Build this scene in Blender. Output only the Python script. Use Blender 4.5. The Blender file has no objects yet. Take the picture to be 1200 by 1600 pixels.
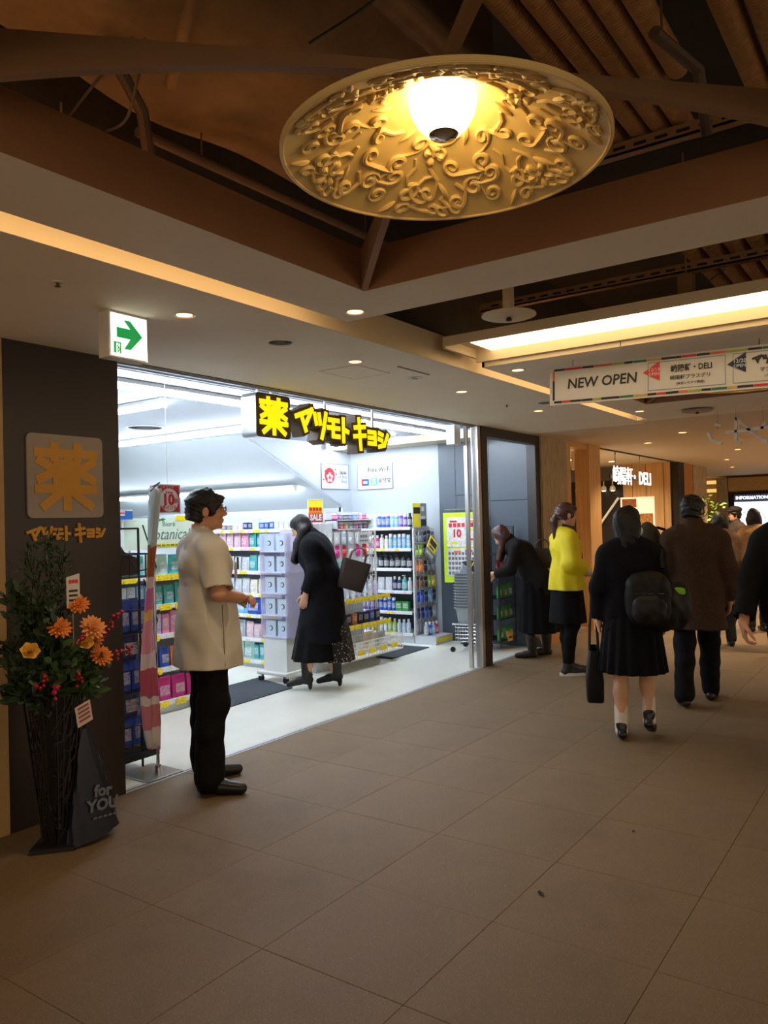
import bpy, bmesh, math, random
import numpy as np
from mathutils import Vector, Matrix

random.seed(7)
SC = bpy.context.scene
COL = SC.collection
PI = math.pi

# ------------------------------------------------------------------ camera
F_PX, YAW, PITCH, ROLL, EYE = 1223.75, 0.61158198, 0.01396217, -0.02517547, 1.495
fw = Vector((math.cos(YAW) * math.cos(PITCH), math.sin(YAW) * math.cos(PITCH), math.sin(PITCH)))
r0 = Vector((math.sin(YAW), -math.cos(YAW), 0)); u0 = r0.cross(fw)
cr = r0 * math.cos(ROLL) + u0 * math.sin(ROLL); cu = u0 * math.cos(ROLL) - r0 * math.sin(ROLL)
cd = bpy.data.cameras.new('camera'); cam = bpy.data.objects.new('camera', cd); COL.objects.link(cam)
cam.matrix_world = Matrix(((cr.x, cu.x, -fw.x, 0), (cr.y, cu.y, -fw.y, 0), (cr.z, cu.z, -fw.z, EYE), (0, 0, 0, 1)))
cd.sensor_fit = 'AUTO'; cd.sensor_width = 36; cd.lens = F_PX / 1600 * 36; cd.clip_start = .05; cd.clip_end = 100
SC.camera = cam

# ------------------------------------------------------------------ world, exposure
w = bpy.data.worlds.new('world'); SC.world = w; w.use_nodes = True
w.node_tree.nodes['Background'].inputs[0].default_value = (1.0, .78, .55, 1)
w.node_tree.nodes['Background'].inputs[1].default_value = .98
SC.view_settings.view_transform = 'Standard'; SC.view_settings.look = 'None'
SC.view_settings.gamma = 1; SC.view_settings.exposure = 0; SC.view_settings.use_curve_mapping = False
TUBE_L = 73.0        # radiance of the shop's fluorescent tubes
COVE_L = 4.0        # cove strip
GLOBE_L = 16.0       # dome lamp globe
DOWN_W = 3.5        # watts of one corridor downlight

# ------------------------------------------------------------------ helpers: colour, material
def lin(c):
    return tuple((v / 255 / 12.92) if v / 255 <= .04045 else ((v / 255 + .055) / 1.055) ** 2.4 for v in c)
MATS = {}
def M(name, col=(200, 200, 200), rough=.5, metal=0., var=.08, scale=14., bump=0., emit=0., stretch=None, objcol=False, alpha=1., trans=0., spec=.5, bscale=None, detail=4., ecol=None):
    if name in MATS: return MATS[name]
    m = bpy.data.materials.new(name); m.use_nodes = True; nt = m.node_tree; N = nt.nodes; L = nt.links
    b = N['Principled BSDF']; b.inputs['Roughness'].default_value = rough; b.inputs['Metallic'].default_value = metal
    b.inputs['Specular IOR Level'].default_value = spec
    c = lin(col) + (1,)
    tc = N.new('ShaderNodeTexCoord'); mp = N.new('ShaderNodeMapping'); L.new(tc.outputs['Object'], mp.inputs[0])
    mp.inputs['Scale'].default_value = stretch or (1, 1, 1)
    nz = N.new('ShaderNodeTexNoise'); nz.inputs['Scale'].default_value = scale; nz.inputs['Detail'].default_value = detail
    L.new(mp.outputs[0], nz.inputs['Vector'])
    mx = N.new('ShaderNodeMix'); mx.data_type = 'RGBA'; mx.blend_type = 'MULTIPLY'; mx.inputs[0].default_value = 1
    if objcol:
        oi = N.new('ShaderNodeObjectInfo'); L.new(oi.outputs['Color'], mx.inputs[6])
    else: mx.inputs[6].default_value = c
    rp = N.new('ShaderNodeMapRange'); rp.inputs[1].default_value = .25; rp.inputs[2].default_value = .75
    rp.inputs[3].default_value = 1 - var; rp.inputs[4].default_value = 1 + var
    L.new(nz.outputs['Fac'], rp.inputs[0]); L.new(rp.outputs[0], mx.inputs[7]); L.new(mx.outputs[2], b.inputs['Base Color'])
    if bump:
        bp = N.new('ShaderNodeBump'); bp.inputs['Strength'].default_value = bump; bp.inputs['Distance'].default_value = .02
        if bscale:
            n2 = N.new('ShaderNodeTexNoise'); n2.inputs['Scale'].default_value = bscale; n2.inputs['Detail'].default_value = 5
            L.new(mp.outputs[0], n2.inputs['Vector']); L.new(n2.outputs['Fac'], bp.inputs['Height'])
        else: L.new(nz.outputs['Fac'], bp.inputs['Height'])
        L.new(bp.outputs[0], b.inputs['Normal'])
    if emit:
        b.inputs['Emission Color'].default_value = lin(ecol or col) + (1,); b.inputs['Emission Strength'].default_value = emit
    if alpha < 1: b.inputs['Alpha'].default_value = alpha
    if trans: b.inputs['Transmission Weight'].default_value = trans
    MATS[name] = m
    return m

def wood(name, a, bcol, scale=(9, 9, .7), rough=.45):
    m = M(name, a, rough=rough, var=.0)
    nt = m.node_tree; N = nt.nodes; L = nt.links
    tc = N.new('ShaderNodeTexCoord'); mp = N.new('ShaderNodeMapping'); mp.inputs['Scale'].default_value = scale
    L.new(tc.outputs['Object'], mp.inputs[0])
    nz = N.new('ShaderNodeTexNoise'); nz.inputs['Scale'].default_value = 3; nz.inputs['Detail'].default_value = 6; nz.inputs['Distortion'].default_value = .6
    L.new(mp.outputs[0], nz.inputs['Vector'])
    cr_ = N.new('ShaderNodeValToRGB'); cr_.color_ramp.elements[0].color = lin(a) + (1,); cr_.color_ramp.elements[1].color = lin(bcol) + (1,)
    cr_.color_ramp.elements[0].position = .35; cr_.color_ramp.elements[1].position = .65
    L.new(nz.outputs['Fac'], cr_.inputs[0]); L.new(cr_.outputs[0], N['Principled BSDF'].inputs['Base Color'])
    return m

def speckle(name, col, dark, light, rough=.55, sc=190., joints=None):
    """granular stone: base colour with broad mottling, fine dark and pale grains"""
    m = M(name, col, rough=rough, var=.16, scale=1.6, detail=6)
    nt = m.node_tree; N = nt.nodes; L = nt.links; b = N['Principled BSDF']
    src = b.inputs['Base Color'].links[0].from_socket
    geo = N.new('ShaderNodeNewGeometry')
    for s, lo, hi, cc in ((sc, .60, .68, dark), (sc * .8, .62, .70, light)):
        nz = N.new('ShaderNodeTexNoise'); nz.inputs['Scale'].default_value = s; nz.inputs['Detail'].default_value = 1
        mp = N.new('ShaderNodeMapping'); mp.inputs['Location'].default_value = (s, 3, 1); L.new(geo.outputs['Position'], mp.inputs[0]); L.new(mp.outputs[0], nz.inputs['Vector'])
        r_ = N.new('ShaderNodeMapRange'); r_.inputs[1].default_value = lo; r_.inputs[2].default_value = hi; L.new(nz.outputs['Fac'], r_.inputs[0])
        mx = N.new('ShaderNodeMix'); mx.data_type = 'RGBA'; mx.inputs[7].default_value = lin(cc) + (1,)
        r_.inputs[4].default_value = .45
        L.new(r_.outputs[0], mx.inputs[0]); L.new(src, mx.inputs[6]); src = mx.outputs[2]
    # sparse blotches of wear
    nz = N.new('ShaderNodeTexNoise'); nz.inputs['Scale'].default_value = 2.3; nz.inputs['Detail'].default_value = 8; nz.inputs['Roughness'].default_value = .7
    L.new(geo.outputs['Position'], nz.inputs['Vector'])
    r_ = N.new('ShaderNodeMapRange'); r_.inputs[1].default_value = .52; r_.inputs[2].default_value = .72; r_.inputs[4].default_value = .22; L.new(nz.outputs['Fac'], r_.inputs[0])
    mx = N.new('ShaderNodeMix'); mx.data_type = 'RGBA'; mx.inputs[7].default_value = lin(dark) + (1,)
    L.new(r_.outputs[0], mx.inputs[0]); L.new(src, mx.inputs[6]); src = mx.outputs[2]
    if joints:
        br = N.new('ShaderNodeTexBrick'); br.offset = 0; br.inputs['Scale'].default_value = 1; br.inputs['Brick Width'].default_value = .6; br.inputs['Row Height'].default_value = .6
        br.inputs['Mortar Size'].default_value = .004; br.inputs['Mortar Smooth'].default_value = 0
        mp = N.new('ShaderNodeMapping'); mp.inputs['Location'].default_value = joints; L.new(geo.outputs['Position'], mp.inputs[0]); L.new(mp.outputs[0], br.inputs['Vector'])
        mx = N.new('ShaderNodeMix'); mx.data_type = 'RGBA'; mx.inputs[7].default_value = lin((60, 48, 38)) + (1,)
        L.new(br.outputs['Fac'], mx.inputs[0]); L.new(src, mx.inputs[6]); src = mx.outputs[2]
    L.new(src, b.inputs['Base Color'])
    return m

# ------------------------------------------------------------------ helpers: mesh
class MB:
    def __init__(s): s.v = []; s.f = []; s.m = []
    def add(s, vs, fs, mi=0):
        o = len(s.v); s.v += [tuple(p) for p in vs]; s.f += [tuple(i + o for i in q) for q in fs]; s.m += [mi] * len(fs)
        return s
    def box(s, x0, x1, y0, y1, z0, z1, mi=0):
        return s.add([(x0, y0, z0), (x1, y0, z0), (x1, y1, z0), (x0, y1, z0), (x0, y0, z1), (x1, y0, z1), (x1, y1, z1), (x0, y1, z1)],
                     [(0, 3, 2, 1), (4, 5, 6, 7), (0, 1, 5, 4), (1, 2, 6, 5), (2, 3, 7, 6), (3, 0, 4, 7)], mi)
    def bar(s, a, b, wd, ht, up=(0, 0, 1), mi=0):
        a = Vector(a); b = Vector(b); d = (b - a).normalized(); x = d.cross(Vector(up))
        if x.length < 1e-5: x = d.cross(Vector((1, 0, 0)))
        x.normalize(); z = x.cross(d); x *= wd / 2; z *= ht / 2
        return s.add([a - x - z, a + x - z, a + x + z, a - x + z, b - x - z, b + x - z, b + x + z, b - x + z],
                     [(0, 1, 2, 3), (4, 7, 6, 5), (0, 4, 5, 1), (1, 5, 6, 2), (2, 6, 7, 3), (3, 7, 4, 0)], mi)
    def cyl(s, a, b, ra, rb=None, n=14, mi=0, cap=True):
        return s.tube([a, b], [ra, ra if rb is None else rb], n, mi=mi, cap=cap)
    def tube(s, pts, r, n=8, closed=False, mi=0, cap=True):
        P = [Vector(p) for p in pts]; k = len(P); rr = r if isinstance(r, (list, tuple)) else [r] * k
        T = []
        for i in range(k):
            a = P[(i - 1) % k] if (closed or i) else P[0]; b = P[(i + 1) % k] if (closed or i < k - 1) else P[-1]
            t = (b - a); T.append(t.normalized() if t.length > 1e-9 else Vector((0, 0, 1)))
        x = T[0].orthogonal().normalized(); vs = []
        for i in range(k):
            x = x - T[i] * x.dot(T[i]); x.normalize(); y = T[i].cross(x)
            for j in range(n):
                q = 2 * PI * j / n; vs.append(P[i] + (x * math.cos(q) + y * math.sin(q)) * rr[i])
        fs = []
        for i in range(k if closed else k - 1):
            i2 = (i + 1) % k
            for j in range(n): fs.append((i * n + j, i * n + (j + 1) % n, i2 * n + (j + 1) % n, i2 * n + j))
        if not closed and cap: fs += [tuple(range(n - 1, -1, -1)), tuple(range((k - 1) * n, k * n))]
        return s.add(vs, fs, mi)
    def lathe(s, prof, c=(0, 0, 0), n=20, mi=0, sx=1, sy=1, cap=True):
        vs = []; fs = []; k = len(prof)
        for r_, z in prof:
            for j in range(n):
                q = 2 * PI * j / n; vs.append((c[0] + r_ * sx * math.cos(q), c[1] + r_ * sy * math.sin(q), c[2] + z))
        for i in range(k - 1):
            for j in range(n): fs.append((i * n + j, i * n + (j + 1) % n, (i + 1) * n + (j + 1) % n, (i + 1) * n + j))
        if cap: fs += [tuple(range(n - 1, -1, -1)), tuple(range((k - 1) * n, k * n))]
        return s.add(vs, fs, mi)
    def prism(s, poly, o=(0, 0, 0), u=(1, 0, 0), v=(0, 0, 1), t=.01, mi=0):
        """polygon in the u,v plane, thickness t along u x v"""
        o = Vector(o); u = Vector(u); v = Vector(v); wv = u.cross(v).normalized() * t; n = len(poly)
        A = [o + u * p[0] + v * p[1] for p in poly]
        return s.add(A + [p + wv for p in A], [tuple(range(n - 1, -1, -1)), tuple(range(n, 2 * n))] + [(i, (i + 1) % n, n + (i + 1) % n, n + i) for i in range(n)], mi)
    def stroke(s, pl, wd, o, u, v, t, mi=0, ext=.4):
        for a, b in zip(pl[:-1], pl[1:]):
            a = Vector(a + (0,)); b = Vector(b + (0,)); d = (b - a).normalized(); p = Vector((-d.y, d.x, 0)) * wd / 2; e = d * wd * ext
            q = [a - e - p, b + e - p, b + e + p, a - e + p]
            s.k = getattr(s, 'k', 0) + 1
            s.prism([(k.x, k.y) for k in q], o, u, v, t + (s.k % 24) * 2.5e-5, mi)
        return s
    def mesh(s, name, mats, smooth=False):
        me = bpy.data.meshes.new(name); me.from_pydata(s.v, [], s.f)
        for m in (mats if isinstance(mats, (list, tuple)) else [mats]): me.materials.append(m)
        if len(me.materials) > 1: me.polygons.foreach_set('material_index', s.m)
        if smooth:
            me.polygons.foreach_set('use_smooth', [True] * len(me.polygons))
            try: me.set_sharp_from_angle(angle=.7)
            except Exception: pass
        me.validate(); me.update()
        return me
    def build(s, name, mats, parent=None, smooth=False, loc=None, bev=0.):
        o = link(name, s.mesh(name, mats, smooth), parent, loc)
        if bev:
            bm = bmesh.new(); bm.from_mesh(o.data); bmesh.ops.remove_doubles(bm, verts=bm.verts, dist=1e-6)
            bmesh.ops.bevel(bm, geom=[e for e in bm.edges if len(e.link_faces) == 2 and e.calc_face_angle(0) > .6], offset=bev, segments=2, affect='EDGES', profile=.6)
            bm.to_mesh(o.data); bm.free()
        return o
def link(name, me, parent=None, loc=None):
    o = bpy.data.objects.new(name, me); COL.objects.link(o)
    if parent is not None:
        o.parent = parent
    if loc is not None: o.location = loc
    return o
def tag(o, label, cat, group=None, kind=None):
    o['label'] = label; o['category'] = cat
    if group: o['group'] = group
    if kind: o['kind'] = kind
    return o
def thing(name, label, cat, loc=(0, 0, 0), rz=0., group=None, kind=None):
    o = bpy.data.objects.new(name, None); COL.objects.link(o); o.location = loc; o.rotation_euler = (0, 0, rz); o.empty_display_size = .1
    return tag(o, label, cat, group, kind)
def S(o, label, cat): return tag(o, label, cat, None, 'structure')
def dup(o, parent=None):
    c = o.copy(); COL.objects.link(c); c.parent = parent
    for ch in o.children: dup(ch, c)
    return c
def text(name, body, size, mat, parent, o, u, v, off=0., ext=.0006, align='CENTER', sx=1., shear=0.):
    c = bpy.data.curves.new(name, 'FONT'); c.body = body; c.size = size; c.align_x = align; c.align_y = 'CENTER'; c.offset = off; c.resolution_u = 2; c.extrude = ext; c.shear = shear
    t = bpy.data.objects.new(name, c); COL.objects.link(t)
    me = bpy.data.meshes.new_from_object(t); COL.objects.unlink(t); bpy.data.objects.remove(t); bpy.data.curves.remove(c)
    o = Vector(o); u = Vector(u).normalized() * sx; v = Vector(v).normalized(); wv = u.cross(v).normalized()
    for p in me.vertices: q = p.co.copy(); p.co = o + u * q.x + v * q.y + wv * q.z
    me.materials.clear(); me.materials.append(mat); me.name = name
    return link(name, me, parent)
def roundrect(x0, x1, y0, y1, r, n=5):
    P = []
    for cx, cy, a in ((x1 - r, y0 + r, -PI / 2), (x1 - r, y1 - r, 0), (x0 + r, y1 - r, PI / 2), (x0 + r, y0 + r, PI)):
        for i in range(n + 1): q = a + PI / 2 * i / n; P.append((cx + r * math.cos(q), cy + r * math.sin(q)))
    return P

def buildw(mb, name, mats, parent, smooth=False, bev=0.):
    """part given in world coordinates under an unrotated thing"""
    l = parent.location; mb.v = [(a - l.x, b - l.y, c - l.z) for a, b, c in mb.v]
    return mb.build(name, mats, parent, smooth, bev=bev)
def textw(name, body, size, mat, parent, o, u, v, **k):
    l = parent.location; return text(name, body, size, mat, parent, (o[0] - l.x, o[1] - l.y, o[2] - l.z), u, v, **k)

# ------------------------------------------------------------------ materials of the setting
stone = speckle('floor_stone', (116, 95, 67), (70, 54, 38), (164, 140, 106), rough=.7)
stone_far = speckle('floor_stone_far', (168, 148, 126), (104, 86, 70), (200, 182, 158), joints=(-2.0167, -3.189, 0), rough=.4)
joint = M('joint', (70, 58, 47), .9)
paint = M('ceiling_paint', (236, 221, 198), .75, var=.03, scale=3)
cream = M('cream_paint', (206, 186, 150), .7, var=.03, scale=3)
brown = M('fascia_paint', (150, 104, 66), .6, var=.05, scale=4)
plen = M('plenum_dark', (46, 38, 30), .9, var=.3, scale=5)
white = M('white_paint', (176, 184, 190), .5, var=.02, scale=3)
vinyl = M('shop_vinyl', (238, 238, 226), .22, var=.05, scale=2.5)
grey = M('grey_laminate', (78, 88, 98), .35, var=.04, scale=3)
greylow = M('grey_wall', (150, 156, 162), .5, var=.04)
darkpanel = M('dark_panel', (44, 33, 27), .42, var=.12, scale=3, stretch=(1, 1, .2))
steel = M('stainless', (196, 194, 190), .28, 1., var=.06, scale=4, stretch=(40, 40, .5))
dkframe = M('dark_frame', (38, 27, 20), .4, var=.1)
oak = wood('oak', (198, 152, 96), (218, 174, 116))
oak2 = wood('oak_dark', (170, 116, 60), (190, 134, 74))
bark = M('rough_stone', (180, 160, 126), .85, var=.35, scale=16, stretch=(3, 3, .45), bump=1., detail=6)
black = M('black', (12, 12, 13), .5, var=.05)
chrome = M('chrome', (210, 210, 212), .12, 1., var=.02)
whitepl = M('white_plastic', (222, 222, 216), .4, var=.02)

# ------------------------------------------------------------------ floors
fl = S(MB().box(-3, 30, -6, 3.8, -.08, -.004).build('floor', joint), 'speckled brown-grey stone tile floor of the mall corridor', 'floor')
tile = MB().add([(.0015, .0015, 0), (.5985, .0015, 0), (.5985, .5985, 0), (.0015, .5985, 0), (-.0005, -.0005, -.004), (.6005, -.0005, -.004), (.6005, .6005, -.004), (-.0005, .6005, -.004)],
                [(0, 1, 2, 3), (0, 4, 5, 1), (1, 5, 6, 2), (2, 6, 7, 3), (3, 7, 4, 0)]).mesh('tile', stone)
for i in range(-2, 19):
    for j in range(0, 7):
        link('tile', tile, fl, (2.0167 + .6 * i, 3.189 - .6 * j, random.uniform(-.0006, .0004)))
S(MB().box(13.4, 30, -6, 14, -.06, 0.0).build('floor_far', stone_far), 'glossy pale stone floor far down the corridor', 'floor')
sf = S(MB().box(2.2, 8.6, 3.845, 12.5, -.06, 0.0).build('floor_shop', vinyl), 'glossy off-white vinyl floor inside the drugstore', 'floor')
S(MB().box(8.6, 15, 3.80, 12.5, -.06, 0.0).build('floor_deli', M('deli_floor', (176, 152, 118), .4, var=.1, scale=3)), 'beige floor inside the delicatessen', 'floor')
th = S(MB().box(2.79, 8.5, 3.79, 3.845, -.05, .003).build('trim_threshold', M('threshold_steel', (206, 206, 208), .35, .35)), 'stainless steel door rail set in the floor along the shop front', 'trim')
MB().box(2.79, 8.5, 3.808, 3.814, .003, .0042).build('groove', black, th)

# ------------------------------------------------------------------ corridor ceiling
c0 = S(MB().box(-2.5, 8.3, 2.45, 3.86, 2.47, 2.64).build('ceiling', [paint]), 'flat grey-white corridor ceiling beside the drugstore front', 'ceiling')
MB().box(-2.5, 8.1, 2.444, 2.45, 2.4705, 2.64).build('trim_step', cream, c0)
MB().box(2.79, 8.55, 3.80, 3.812, 2.466, 2.4705).build('shadow_gap', black, c0)
MB().box(2.79, 8.55, 3.835, 3.862, 2.455, 2.4705).build('edge_channel', M('alu', (170, 172, 174), .35, 1.), c0)
S(MB().box(8.115, 30, -6, 12.5, 2.475, 2.64).build('ceiling_far', M('ceiling_warm', (208, 190, 164), .7, var=.03, scale=2)), 'warm lit flat ceiling further down the corridor', 'ceiling')
def raft(name, label, x0, x1, y0, y1, hx0, hx1, hy0, hy1, z1):
    r = S(MB().add([(x0, y0, 2.47), (x1, y0, 2.47), (x1, y1, 2.47), (x0, y1, 2.47), (hx0, hy0, 2.47), (hx1, hy0, 2.47), (hx1, hy1, 2.47), (hx0, hy1, 2.47)],
               [(0, 4, 5, 1), (1, 5, 6, 2), (2, 6, 7, 3), (3, 7, 4, 0)]).build(name, paint), label, 'ceiling')
    for a, b, c, d in ((x0, x1, y1 - .02, y1), (x0, x1, y0, y0 + .02), (x0, x0 + .02, y0, y1), (x1 - .02, x1, y0, y1)):
        MB().box(a, b, c, d, 2.4702, z1).build('edge_board', cream, r)
    for a, b, c, d in ((hx0, hx1, hy1, hy1 + .02), (hx0, hx1, hy0 - .02, hy0), (hx0 - .02, hx0, hy0, hy1), (hx1, hx1 + .02, hy0, hy1)):
        MB().box(a, b, c, d, 2.4702, 2.645).build('fascia', brown, r)
    cx, cy = (hx0 + hx1) / 2, (hy0 + hy1) / 2
    for sx in (-1, 1):
        for sy in (-1, 1):
            m = MB(); e = Vector((hx1 if sx > 0 else hx0, hy1 if sy > 0 else hy0, 0)); c = Vector((cx, cy, 0)); d = e - c; n = Vector((-d.y, d.x, 0)).normalized() * .014
            vs = []; K = 12
            for i in range(K + 1):
                q = i / K; p = c + d * q; zb = 2.612 - .142 * q ** 2.2
                vs += [p - n + Vector((0, 0, zb)), p + n + Vector((0, 0, zb)), p + n + Vector((0, 0, 2.64)), p - n + Vector((0, 0, 2.64))]
            fs = [(0, 1, 2, 3), (K * 4 + 3, K * 4 + 2, K * 4 + 1, K * 4)]
            for i in range(K):
                for k in range(4): fs.append((i * 4 + k, (i + 1) * 4 + k, (i + 1) * 4 + (k + 1) % 4, i * 4 + (k + 1) % 4))
            m.add(vs, fs).build('arched_rib', brown if 0 else M('rib_paint', (150, 112, 76), .6, var=.05), r)
    return r
raft('ceiling_raft', 'lowered ceiling frame around the square recess with the carved dome lamp', .4, 3.0, -.35, 2.29, .75, 2.65, .03, 1.93, 2.503)
r2 = raft('ceiling_raft', 'further lowered ceiling frame with a cove light, behind the hanging banner', 4.45, 8.0, -.9, 2.33, 5.0, 6.9, .12, 2.02, 2.503)
# cove trough on the near edge of the second raft
MB().box(.45, 2.9, 2.17, 2.20, 2.525, 2.55).build('cove_strip', M('cove_strip', (255, 222, 165), .5, emit=19.), bpy.data.objects['ceiling_raft'])
MB().box(.42, 2.95, 2.08, 2.235, 2.56, 2.575).build('added_shield', brown, bpy.data.objects['ceiling_raft'])  # added hidden lid, stops the strip lighting the duct above
S_ = MB(); S_.box(4.05, 4.07, -.9, 2.36, 2.545, 2.60); S_.box(4.07, 4.45, -.9, 2.36, 2.585, 2.60); S_.box(4.05, 4.45, 2.36, 2.38, 2.53, 2.60); S_.build('cove_trough', cream, r2)
MB().box(4.43, 4.45, -.9, 2.36, 2.503, 2.59).build('edge_board', cream, r2)
MB().box(4.6, 7.9, 2.21, 2.24, 2.525, 2.55).build('cove_strip', M('cove_strip'), r2)
MB().box(4.55, 7.95, 2.12, 2.275, 2.56, 2.575).build('added_shield', brown, r2)  # added hidden lid over the second strip, blocks its upward light
MB().box(4.16, 4.43, -.88, 2.25, 2.565, 2.583).build('cove_diffuser', M('cove_glow', (255, 226, 176), .5, emit=COVE_L), r2)
MB().box(4.446, 4.45, 1.437, 1.44, 2.472, 2.535).build('panel_seam', joint, r2)
S(MB().box(8.0, 8.115, -6, 2.45, 2.47, 2.64).build('ceiling_beam', paint), 'ceiling strip where the raised corridor recess ends', 'ceiling')

# ------------------------------------------------------------------ plenum above the rafts
S(MB().box(-3, 8.3, -6, 2.72, 3.5, 3.6).build('ceiling_deck', plen), 'dark raw concrete deck above the open ceiling', 'ceiling')
for a_ in ((-3, 8.2, -2.1, -2.0), (-3, -2.9, -2, 2.6), (8.2, 8.3, -2.0, 2.6)): S(MB().box(*a_, 2.645, 3.5).build('wall_light_stop', plen), 'added dark wall outside the picture, keeping world light out of the ceiling void', 'wall')  # added unseen walls, they stop world light entering the void from the sides
S(MB().box(-3, 8.2, 2.62, 2.7, 2.6, 3.5).build('wall_plenum', plen), 'dark upper wall inside the open ceiling void', 'wall')
insul = M('insulation_wrap', (128, 98, 66), .85, var=.35, scale=3.5, bump=1., bscale=6)
m = MB(); nx, ny = 40, 16
vs = []; fs = []
for i in range(nx + 1):
    for j in range(ny + 1):
        x = -.4 + 3.0 * i / nx; y = 1.27 + .95 * j / ny
        vs.append((x, y, 3.0 + .022 * math.sin(x * 5 + 3 * math.sin(y * 4)) + .015 * math.sin(y * 11 + x * 7) - .25 * max(0, j / ny - .85)))
for i in range(nx):
    for j in range(ny): a = i * (ny + 1) + j; fs.append((a, a + 1, a + ny + 2, a + ny + 1))
m.add(vs, fs); m.box(-.4, 2.6, 1.28, 2.2, 3.06, 3.35)
tag(m.build('insulated_duct', insul, smooth=True), 'large brown fabric-wrapped rectangular duct above the coffer', 'duct')
ductm = M('duct_sleeve', (158, 112, 62), .8, var=.2, scale=40)
def corrug(name, label, a, b, r, n=16, step=.008):
    a = Vector(a); b = Vector(b); L = (b - a).length; k = int(L / step) * 2
    pts = [a + (b - a) * i / k for i in range(k + 1)]; rr = [r * (1 + .035 * (1 if (i // 2) % 2 else -1)) for i in range(k + 1)]
    rr[-1] *= .8; rr[0] *= .8
    mb = MB().tube(pts, rr, n)
    for q in (.25, .75): c = a + (b - a) * q; mb.tube([c, (c.x, c.y, 3.5)], .003, 4)
    return tag(mb.build(name, ductm, smooth=False), label, 'duct', 'ribbed ducts above the coffer')
words = ['beside the dome lamp', 'second from the lamp', 'third from the lamp', 'fourth from the lamp, ending in the open', 'next to the closed-off end', 'alone at the picture edge', 'outermost at the picture edge']
for (y, x1, r), wd in zip(((1.05, 3.3, .04), (.955, 3.4, .039), (.873, 3.4, .038), (.79, 3.4, .038), (.705, 2.92, .039), (.49, 3.3, .042), (.395, 3.3, .042)), words):
    corrug('ribbed_duct', 'tan ribbed flexible duct under the deck, ' + wd, (1.5, y, 3.1), (x1, y, 3.1), r)
for k in range(6):
    corrug('ribbed_duct', f'short tan ribbed duct over the cove light, {["first", "second", "third", "fourth", "fifth", "last"][k]} counted from the ceiling bracket', (4.75, 1.12 - .115 * k, 3.06), (5.7, 1.12 - .115 * k, 3.06), .05)
pipe = M('pipe_tan', (134, 96, 58), .6, var=.15)
tag(MB().tube([(1.0, 1.25, 3.0), (2.3, 1.24, 3.0)], .035, 12).build('pipe', pipe, smooth=True), 'thick tan pipe running under the wrapped duct beside the lamp', 'pipe')
tag(MB().tube([(1.35, 1.45, 2.93), (1.68, 1.98, 2.93)], .02, 10).build('pipe', pipe, smooth=True), 'slim tan pipe crossing under the wrapped duct', 'pipe')
tag(MB().tube([(1.72, 2.2, 2.86), (3.4, 2.16, 2.86)], .018, 10).tube([(2.0, 2.19, 2.87), (2.0, 2.19, 3.5)], .004, 5).tube([(3.0, 2.17, 2.87), (3.0, 2.17, 3.5)], .004, 5).build('pipe', M('pipe_dark', (84, 62, 42), .6), smooth=True), 'thin dark pipe along the back of the ceiling void', 'pipe')
tag(MB().tube([(1.45, 1.99, 2.95), (1.6, 2.02, 2.82), (1.66, 2.05, 2.62)], .02, 8).build('pipe', M('pipe_dark', (84, 62, 42), .6), smooth=True), 'bent dark pipe dropping into the void at the coffer edge', 'pipe')
tag(MB().tube([(2.45, .66, 2.98), (2.75, .60, 2.98), (2.85, .6, 2.8)], .02, 8).tube([(2.5, .65, 2.99), (2.5, .65, 3.5)], .004, 5).build('pipe', M('pipe_dark', (84, 62, 42), .6), smooth=True), 'bent dark pipe hanging beside the ribbed ducts', 'pipe')
def tray(label, x, y0, y1, z):
    t = thing('cable_tray', label, 'cable tray', (x, y0, z))
    MB().box(-.03, .03, 0, y1 - y0, 0, .008).build('web', pipe, t)
    MB().box(.022, .03, 0, y1 - y0, 0, .05).build('flange', pipe, t)
    k = int((y1 - y0) / .085); sl = MB().box(-.0335, -.0305, .0, .05, .018, .03).mesh('slot', black)
    for i in range(k): link('slot', sl, t, (0, .02 + i * .085, 0))
    m2 = MB().box(-.03, -.022, 0, y1 - y0, 0, .05); m2.build('flange', M('tray_tan', (150, 112, 70), .5), t)
tray('long slotted cable tray above the carved dome', 3.26, .3, 1.5, 3.0)
tray('long slotted cable tray above the cove light', 4.6, .2, 2.4, 2.86)
tray('second slotted tray high behind the ducts over the cove', 5.8, .2, 1.9, 3.0)
wm = M('cable', (150, 120, 84), .6)
for k, (pts, lb) in enumerate((
    ([(1.18, 1.52, 2.66), (1.2, 1.7, 2.62), (1.3, 1.98, 2.66), (1.34, 2.06, 2.75)], 'thin pale cable looping behind the rib near the coffer edge'),
    ([(1.2, 1.5, 2.66), (1.3, 1.7, 2.58), (1.4, 1.93, 2.65)], 'thin pale cable hanging in a loop below the wrapped duct'),
    ([(1.1, 1.35, 2.9), (1.5, 1.25, 2.88), (1.9, 1.02, 2.95)], 'dark cord strung across the wrapped duct'),
    ([(1.75, 1.45, 2.9), (1.68, 1.15, 2.88), (1.6, .9, 2.92)], 'dark cord crossing the other one under the wrapped duct'),
    ([(4.45, 1.5, 2.64), (4.5, 1.3, 2.72), (4.55, 1.1, 2.72), (4.6, .9, 2.84)], 'black cable drooping behind the cove light'))):
    P = [Vector(p) for p in pts]; Q = []
    for i in range(len(P) - 1):
        p0 = P[max(i - 1, 0)]; p1 = P[i]; p2 = P[i + 1]; p3 = P[min(i + 2, len(P) - 1)]
        for s_ in range(6):
            q = s_ / 6; Q.append(.5 * ((2 * p1) + (p2 - p0) * q + (2 * p0 - 5 * p1 + 4 * p2 - p3) * q * q + (3 * p1 - p0 - 3 * p2 + p3) * q ** 3))
    Q.append(P[-1])
    tag(MB().tube(Q, .004, 5).build('cable', wm if k < 2 else black, smooth=True), lb, 'cable')
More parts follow.
